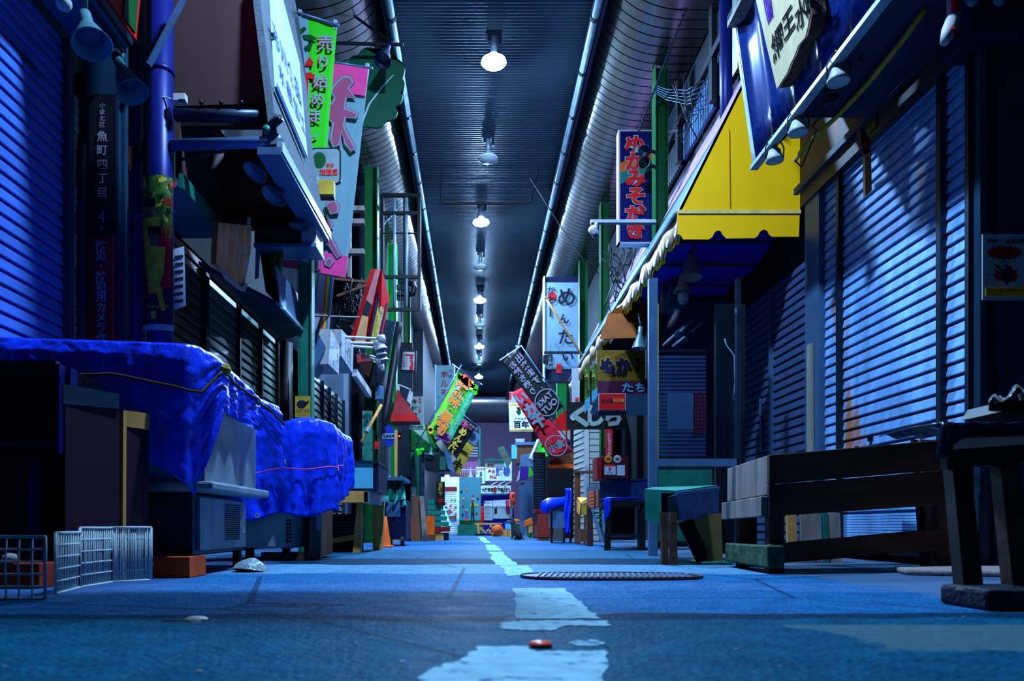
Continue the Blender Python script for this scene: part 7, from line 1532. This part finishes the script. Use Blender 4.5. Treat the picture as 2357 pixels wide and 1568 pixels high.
for px, py, m in ((1062,1132,m_navy),(1075,1127,m_orange),(1090,1141,m_redtxt),(1100,1148,m_navy),(1066,1165,m_redtxt),(1098,1163,m_corn),(1065,1185,m_navy),(1097,1182,m_dred),(1067,1148,m_corn)):
    mb = MB(); poly(mb, disc(P(px,py,D-.02),(1,0,0),(0,0,1),.03,8)); mb.build('printed_flower', m, t)
t = thing('white_cone', 'white pointed cone standing on top of the painted cabinet', 'cone', P(1083,1099,20.3)); mb = MB(); mb.lathe([(.07,0),(.0,.30)], P(1083,1099,20.3), n=18); mb.build('body', m_white, t, smooth=True)
t = thing('railing', 'white pipe railing behind the painted cabinet', 'railing', P(1075,1099,21.5)); mb = MB(); mb.tube([P(1058,1082,21.5),P(1100,1082,21.5)],.02,6)
for k in range(8): mb.tube([P(1060+k*5,1082,21.5),P(1060+k*5,1104,21.5)],.014,5)
mb.build('hanging_rail', m_white, t)
# sushi shop
D = 22.0
t = thing('sushi_stall', 'small shop front with white curtains and a blue awning at the alley end', 'shop', P(1140,1228,D)); mb = MB(); mb.box(X(1108,D),X(1184,D),D+.3,D+.4,0,Z(1140,D)); mb.build('back_wall', m_lining, t)
mb = MB(); mb.prism([P(1112,1142,D),P(1176,1138,D),P(1176,1150,D+.2),P(1114,1152,D+.2)],(0,0,.02)); mb.build('awning', m_lining, t)
mb = MB(); mb.box(X(1114,D),X(1134,D),D+.15,D+.18,Z(1198,D),Z(1152,D)); mb.build('menu_panel', m_bright, t); mb = MB(); mb.box(X(1135,D),X(1180,D),D+.15,D+.18,Z(1194,D),Z(1150,D)); mb.build('curtain', m_bright, t)
for k in range(5): write(t, m_navy, 'にぎり', P(1122,1158+k*8,D+.14), size=4*D/F, vert=False, bold=.03, fit=10*D/F)
mb = MB(); poly(mb,[P(1138,1172,D+.14),P(1144,1166,D+.14),P(1144,1182,D+.14),P(1138,1184,D+.14)]); mb.build('printed_mark', m_navy, t); mb = MB(); poly(mb,[P(1163,1152,D+.14),P(1172,1152,D+.14),P(1174,1185,D+.14),P(1166,1184,D+.14)]); mb.build('pink_print', m_pink, t); mb = MB(); poly(mb,[P(1174,1156,D+.135),P(1182,1156,D+.135),P(1182,1170,D+.135),P(1174,1170,D+.135)]); mb.build('yellow_print', m_corn, t)
def fsign(name, label, box, D, m, dep=.1):
    t = thing(name, label, 'sign', P((box[0]+box[2])/2,box[3],D)); mb = MB(); mb.box(X(box[0],D),X(box[2],D),D,D+dep,Z(box[3],D),Z(box[1],D)); mb.build('hanging_board', m, t); return t
t = fsign('sushi_name_sign', 'large white sign with two big blue characters over the end shop', (1117,1062,1178,1107), 21.8, m_bright); L_ = 21.79
write(t, m_blue_ink, '鉢巻', P(1158,1085,L_), size=22*22/F, vert=False, bold=.04, fit=34*22/F)
for s_, px, py in (('寿司',1129,1072),('弁当',1131,1085),('鉢盛',1135,1098)): write(t, m_redtxt, s_, P(px,py,L_), size=8*22/F, vert=False, bold=.03)
t = fsign('small_white_sign', 'narrow white sign with a column of black characters beside the large white sign', (1096,1075,1116,1113), 21.6, m_bright); L_ = 21.59
write(t, m_blacktxt, '豆腐本店', P(1107,1089,L_), size=6*22/F, step=6.5*22/F, bold=.03); write(t, m_redtxt, '地元名産', P(1107,1080,L_), size=4.5*22/F, vert=False, bold=.02)
t = fsign('long_banner_sign', 'long white lintel sign with black writing and a red crest', (1107,1118,1176,1137), 21.5, m_bright); L_ = 21.49
write(t, m_blacktxt, '大阪寿司', P(1122,1128,L_), size=10*22/F, vert=False, bold=.05, fit=26*22/F); write(t, m_blacktxt, '江戸前にぎり', P(1157,1128,L_), size=10*22/F, vert=False, bold=.05, fit=32*22/F)
mb = MB(); poly(mb, disc(P(1139,1128,L_-.01),(1,0,0),(0,0,1),.05,12,.09)); mb.build('printed_crest', m_red, t); mb = MB(); mb.box(X(1107,21.5),X(1176,21.5),21.44,21.5,Z(1139,21.5),Z(1136,21.5)); mb.build('edge_trim', m_tealcloth, t)
t = thing('gable_roof', 'little sheet metal roof over the large white sign', 'roof', P(1140,1058,21.8)); mb = MB(); mb.prism([P(1113,1058,21.6),P(1135,1055,21.6),P(1160,1058,21.6),P(1160,1062,21.6),P(1113,1062,21.6)],(0,.5,0)); mb.build('hanging_sheet', m_teal, t)
for k, px in enumerate((1090,1132,1148,1163)):
    t = thing('arm_lamp', 'tiny white arm lamp over the long lintel sign, %s from the painted cabinet' % order[k], 'lamp', P(px,1116,21.2), 'arm lamps over the long lintel sign'); mb = MB(); mb.tube([P(px+14,1110,21.4),P(px+4,1114,21.2),P(px,1118,21.1)],.018,6); mb.ball(P(px,1119,21.1),.03,8); mb.build('hanging_arm', m_white, t, smooth=True)
t = thing('paper_lantern', 'red paper lantern with dark writing beside the end shop', 'lantern', P(1180,1162,20.5)); D = 20.5; mb = MB(); mb.lathe([(.03,-.19),(.06,-.17),(.085,-.08),(.09,0),(.085,.08),(.06,.17),(.03,.19)], P(1180,1148,D), n=18); mb.build('hanging_paper', m_tom, t, smooth=True); write(t, m_navy, 'すし', P(1181,1142,D-.095), size=9*D/F, step=10*D/F, bold=.04)
mb = MB(); mb.lathe([(.035,0),(.035,.02)], P(1180,1132,D), n=12); mb.build('cap', m_black, t)
t = thing('slanted_bar_sign', 'long grey slanted sign board with red writing in front of the large white sign', 'sign', P(1165,1070,19.5)); D = 19.5; mb = MB(); mb.prism([P(1145,1033,D),P(1158,1026,D),P(1178,1062,D),P(1168,1078,D)],(0,.05,0)); mb.build('hanging_board', m_teal, t); write(t, m_redtxt, 'ハンバーグ', P(1164,1052,D-.004), (.5,0,-.86), (.86,0,.5), size=8*D/F, vert=False, bold=.04)
t = thing('fire_extinguisher', 'red fire extinguisher standing beside the end shop', 'fire extinguisher', P(1109,1232,20.5)); D = 20.5; mb = MB(); mb.lathe([(.0,0),(.062,0),(.065,.02),(.065,.40),(.04,.46),(.0,.47)], P(1109,1212,D)+V((0,0,-.0)), n=16); mb.build('body', m_red, t, smooth=True); mb = MB(); mb.tube([P(1109,1172,D),P(1109,1166,D)],.03,8); mb.tube([P(1104,1170,D),P(1115,1166,D)],.015,6); mb.build('valve_mount', m_tom, t)
mb = MB(); mb.box(X(1105,20.4),X(1113,20.4),20.45,20.6,0,Z(1212,20.5)); tag(mb.build('extinguisher_plinth', m_teal), 'low dark plinth under the red fire extinguisher', 'plinth')
t = thing('pallet_bench', 'rickety pale timber bench cluttered with sticks at the end of the alley', 'bench', P(1125,1230,19)); D = 19.2; mb = MB(); mb.box(X(1092,D),X(1156,D),D,D+.4,Z(1208,D),Z(1204,D)); mb.build('top', m_wood, t)
for a, b in (((1100,1207),(1102,1230)),((1104,1214),(1120,1228)),((1150,1206),(1120,1222)),((1130,1207),(1128,1228)),((1146,1206),(1150,1228))): mb = MB(); mb.bar(P(*a,D),P(b[0],min(b[1],1231),D),.05); mb.build('strut', m_wood, t)
mb = MB(); mb.box(X(1094,D),X(1150,D),D-.2,D+.3,0,.05); mb.build('base_board', m_char, t)
D = 17.5
t = thing('orange_sack', 'bulging orange sack with dark print on the floor', 'sack', P(1146,1234,D)); mb = MB(); mb.ball(P(1146,1222,D),.13,14,1.05,.7,1.1); mb.ball(P(1140,1230,D),.08,10,1.4,.7,.7); mb.build('sack', m_orange, t, smooth=True); mb = MB(); mb.prism([P(1136,1224,D-.1),P(1154,1218,D-.1),P(1154,1224,D-.1),P(1136,1230,D-.1)],(0,.02,0)); mb.build('printed_band', m_brown, t)
D = 17.0
t = thing('cool_box', 'bright blue cool box on top of two cartons', 'cool box', P(1170,1220,D)); mb = MB(); mb.box(X(1163,D),X(1178,D),D,D+.2,Z(1219,D),Z(1205,D)); mb.build('box', m_lightblue, t, bevel=.008); mb = MB(); mb.box(X(1161,D),X(1179,D),D-.01,D+.21,Z(1205,D),Z(1203,D)); mb.build('lid', m_blue_ink, t); mb = MB(); mb.tube([P(1167,1203,D+.1),P(1168,1199,D+.1),P(1173,1199,D+.1),P(1174,1203,D+.1)],.01,6); mb.build('handle', m_white, t)
for x0, lb in ((1158,'olive carton under the blue cool box, next to the orange sack'),(1168.5,'olive carton under the blue cool box, next to the cat')):
    mb = MB(); mb.box(X(x0,17),X(x0+9.5,17),17.0,17.25,0,Z(1219.5,17)); tag(mb.build('carton', m_wood), lb, 'carton', 'olive cartons under the blue cool box')
t = thing('orange_bundle', 'orange cloth bundle on a small blue and wood stand', 'bundle', P(1187,1210,17.8)); D = 17.8; mb = MB(); mb.ball(P(1187,1200,D),.10,12,1.2,.8,.5); mb.build('mount_cloth', m_orange, t, smooth=True); mb = MB(); mb.box(X(1177,D),X(1197,D),D-.1,D+.2,.3,Z(1204,D)); mb.build('blue_tray', m_lightblue, t); mb = MB(); mb.box(X(1178,D),X(1196,D),D-.08,D+.2,0,.3); mb.build('stand', m_brown, t)
t = thing('orange_cover', 'orange cover draped over an olive carton stack beside the grey door', 'cover', P(1216,1210,15.5)); D = 15.5; mb = MB(); mb.prism([P(1208,1200,D),P(1224,1192,D),P(1226,1206,D),P(1207,1212,D)],(0,.25,0)); mb.build('mount_cover', m_orange, t); mb = MB(); mb.box(X(1217,D),X(1226,D),D+.02,D+.22,0,Z(1206,D)); mb.build('carton', m_wood, t); mb = MB(); mb.bar((X(1211,D),D+.05,0),(X(1211,D),D+.05,Z(1208,D)),.02); mb.build('leg', m_wood_g, t)
mb = MB(); mb.prism([P(1218,1228,14.6),P(1226,1224,14.6),P(1226,1238,14.6),P(1217,1238,14.6)],(0,.1,0)); tag(mb.build('green_carton', m_green), 'small green carton standing by the dark slatted stall', 'carton')
# cat
D = 13.2
t = thing('cat', 'dark grey cat sitting upright on the alley floor, seen from the side', 'cat', (X(1188,D),D,0))
me = bpy.data.meshes.new('body'); bm = bmesh.new(); sk = bm.verts.layers.skin.verify()
k_ = D/F; bx = X(1188,D)
nodes = {'hip':(.055,0,.075,.075),'belly':(.015,0,.15,.072),'chest':(-.035,0,.21,.060),'neck':(-.05,0,.275,.042),'head':(-.065,0,.325,.046),'nose':(-.115,0,.312,.022),
         'fl1':(-.055,.03,.16,.030),'fl2':(-.065,.035,.05,.020),'fl3':(-.085,.035,.014,.018),'fr1':(-.055,-.03,.16,.030),'fr2':(-.065,-.035,.05,.020),'fr3':(-.085,-.035,.014,.018),
         'hl1':(.045,.05,.05,.045),'hl2':(-.01,.055,.022,.024),'hl3':(-.045,.055,.014,.017),'hr1':(.045,-.05,.05,.045),'hr2':(-.01,-.055,.022,.024),'hr3':(-.045,-.055,.014,.017),
         't1':(.11,.01,.03,.022),'t2':(.14,-.04,.018,.017),'t3':(.11,-.09,.016,.013),'el':(-.045,.026,.375,.014),'el2':(-.042,.030,.402,.004),'er':(-.045,-.026,.375,.014),'er2':(-.042,-.030,.402,.004)}
vv_ = {n: bm.verts.new((p[0],p[1],p[2])) for n, p in nodes.items()}
for n, p in nodes.items(): vv_[n][sk].radius = (p[3],p[3])
vv_['hip'][sk].use_root = True
for a, b in (('hip','belly'),('belly','chest'),('chest','neck'),('neck','head'),('head','nose'),('chest','fl1'),('fl1','fl2'),('fl2','fl3'),('chest','fr1'),('fr1','fr2'),('fr2','fr3'),('hip','hl1'),('hl1','hl2'),('hl2','hl3'),('hip','hr1'),('hr1','hr2'),('hr2','hr3'),('hip','t1'),('t1','t2'),('t2','t3'),('head','el'),('el','el2'),('head','er'),('er','er2')): bm.edges.new((vv_[a],vv_[b]))
bm.to_mesh(me); bm.free(); me.materials.append(mk('cat fur', A(40,58,78), .85, var=.35, scale=40))
o = bpy.data.objects.new('body', me); COL.objects.link(o); o.parent = t; s_ = o.modifiers.new('skin','SKIN'); s_.use_smooth_shade = True; o.modifiers.new('sub','SUBSURF').levels = 2; o.modifiers['sub'].render_levels = 2
for s in (-1,1):
    mb = MB(); mb.ball(V((bx-.104,D+s*.024,.332)),.0065,8); mb.build('eye', m_olive, t, smooth=True)
# end wall dressing
t = thing('mauve_upper_house', 'mauve boarded house front with railings beyond the painted cabinet', 'house', P(1075,1110,26)); D = 26.0; mb = MB()
for k in range(6): mb.box(X(1058+k*8,D),X(1065+k*8,D),D,D+.05,Z(1096,D),Z(1056,D))
mb.build('hanging_boards', m_pink if False else mk('mauve boards', A(150,110,200), .6, var=.08), t); mb = MB()
for k in range(4): mb.box(X(1062,D),X(1100,D),D-.2,D-.1,Z(1052-k*6,D),Z(1050-k*6,D))
mb.build('blue_slats', m_white, t); mb = MB(); mb.box(X(1058,D),X(1104,D),D-.02,D,Z(1098,D),Z(1090,D)); mb.build('red_band', m_dred, t); mb = MB(); mb.tube([P(1104.5,1110,25.5),P(1104.5,985,25.5)],.03,6); mb.build('green_pipe', m_tealcloth, t)
t = thing('shop_lamp', 'bright round lamp burning over the painted roller shutter', 'lamp', P(1029,1098,22.0)); mb = MB(); mb.ball(P(1029,1099,21.9), .05, 12); mb.build('hanging_bulb', glow('shop lamp', (.45,.66,1.0), 220), t, smooth=True); mb = MB(); mb.lathe([(.06,.04),(.08,.0)], P(1029,1096,21.9)); mb.build('lamp_shade', m_white, t)
t = thing('shop_lamp', 'small orange lamp beside the bright round lamp', 'lamp', P(1045,1108,22.0)); mb = MB(); mb.ball(P(1045,1109,21.9), .035, 10); mb.build('hanging_bulb', glow('orange lamp', (1.0,.4,.1), 8), t, smooth=True)
bpy.data.scenes.remove(TMP)
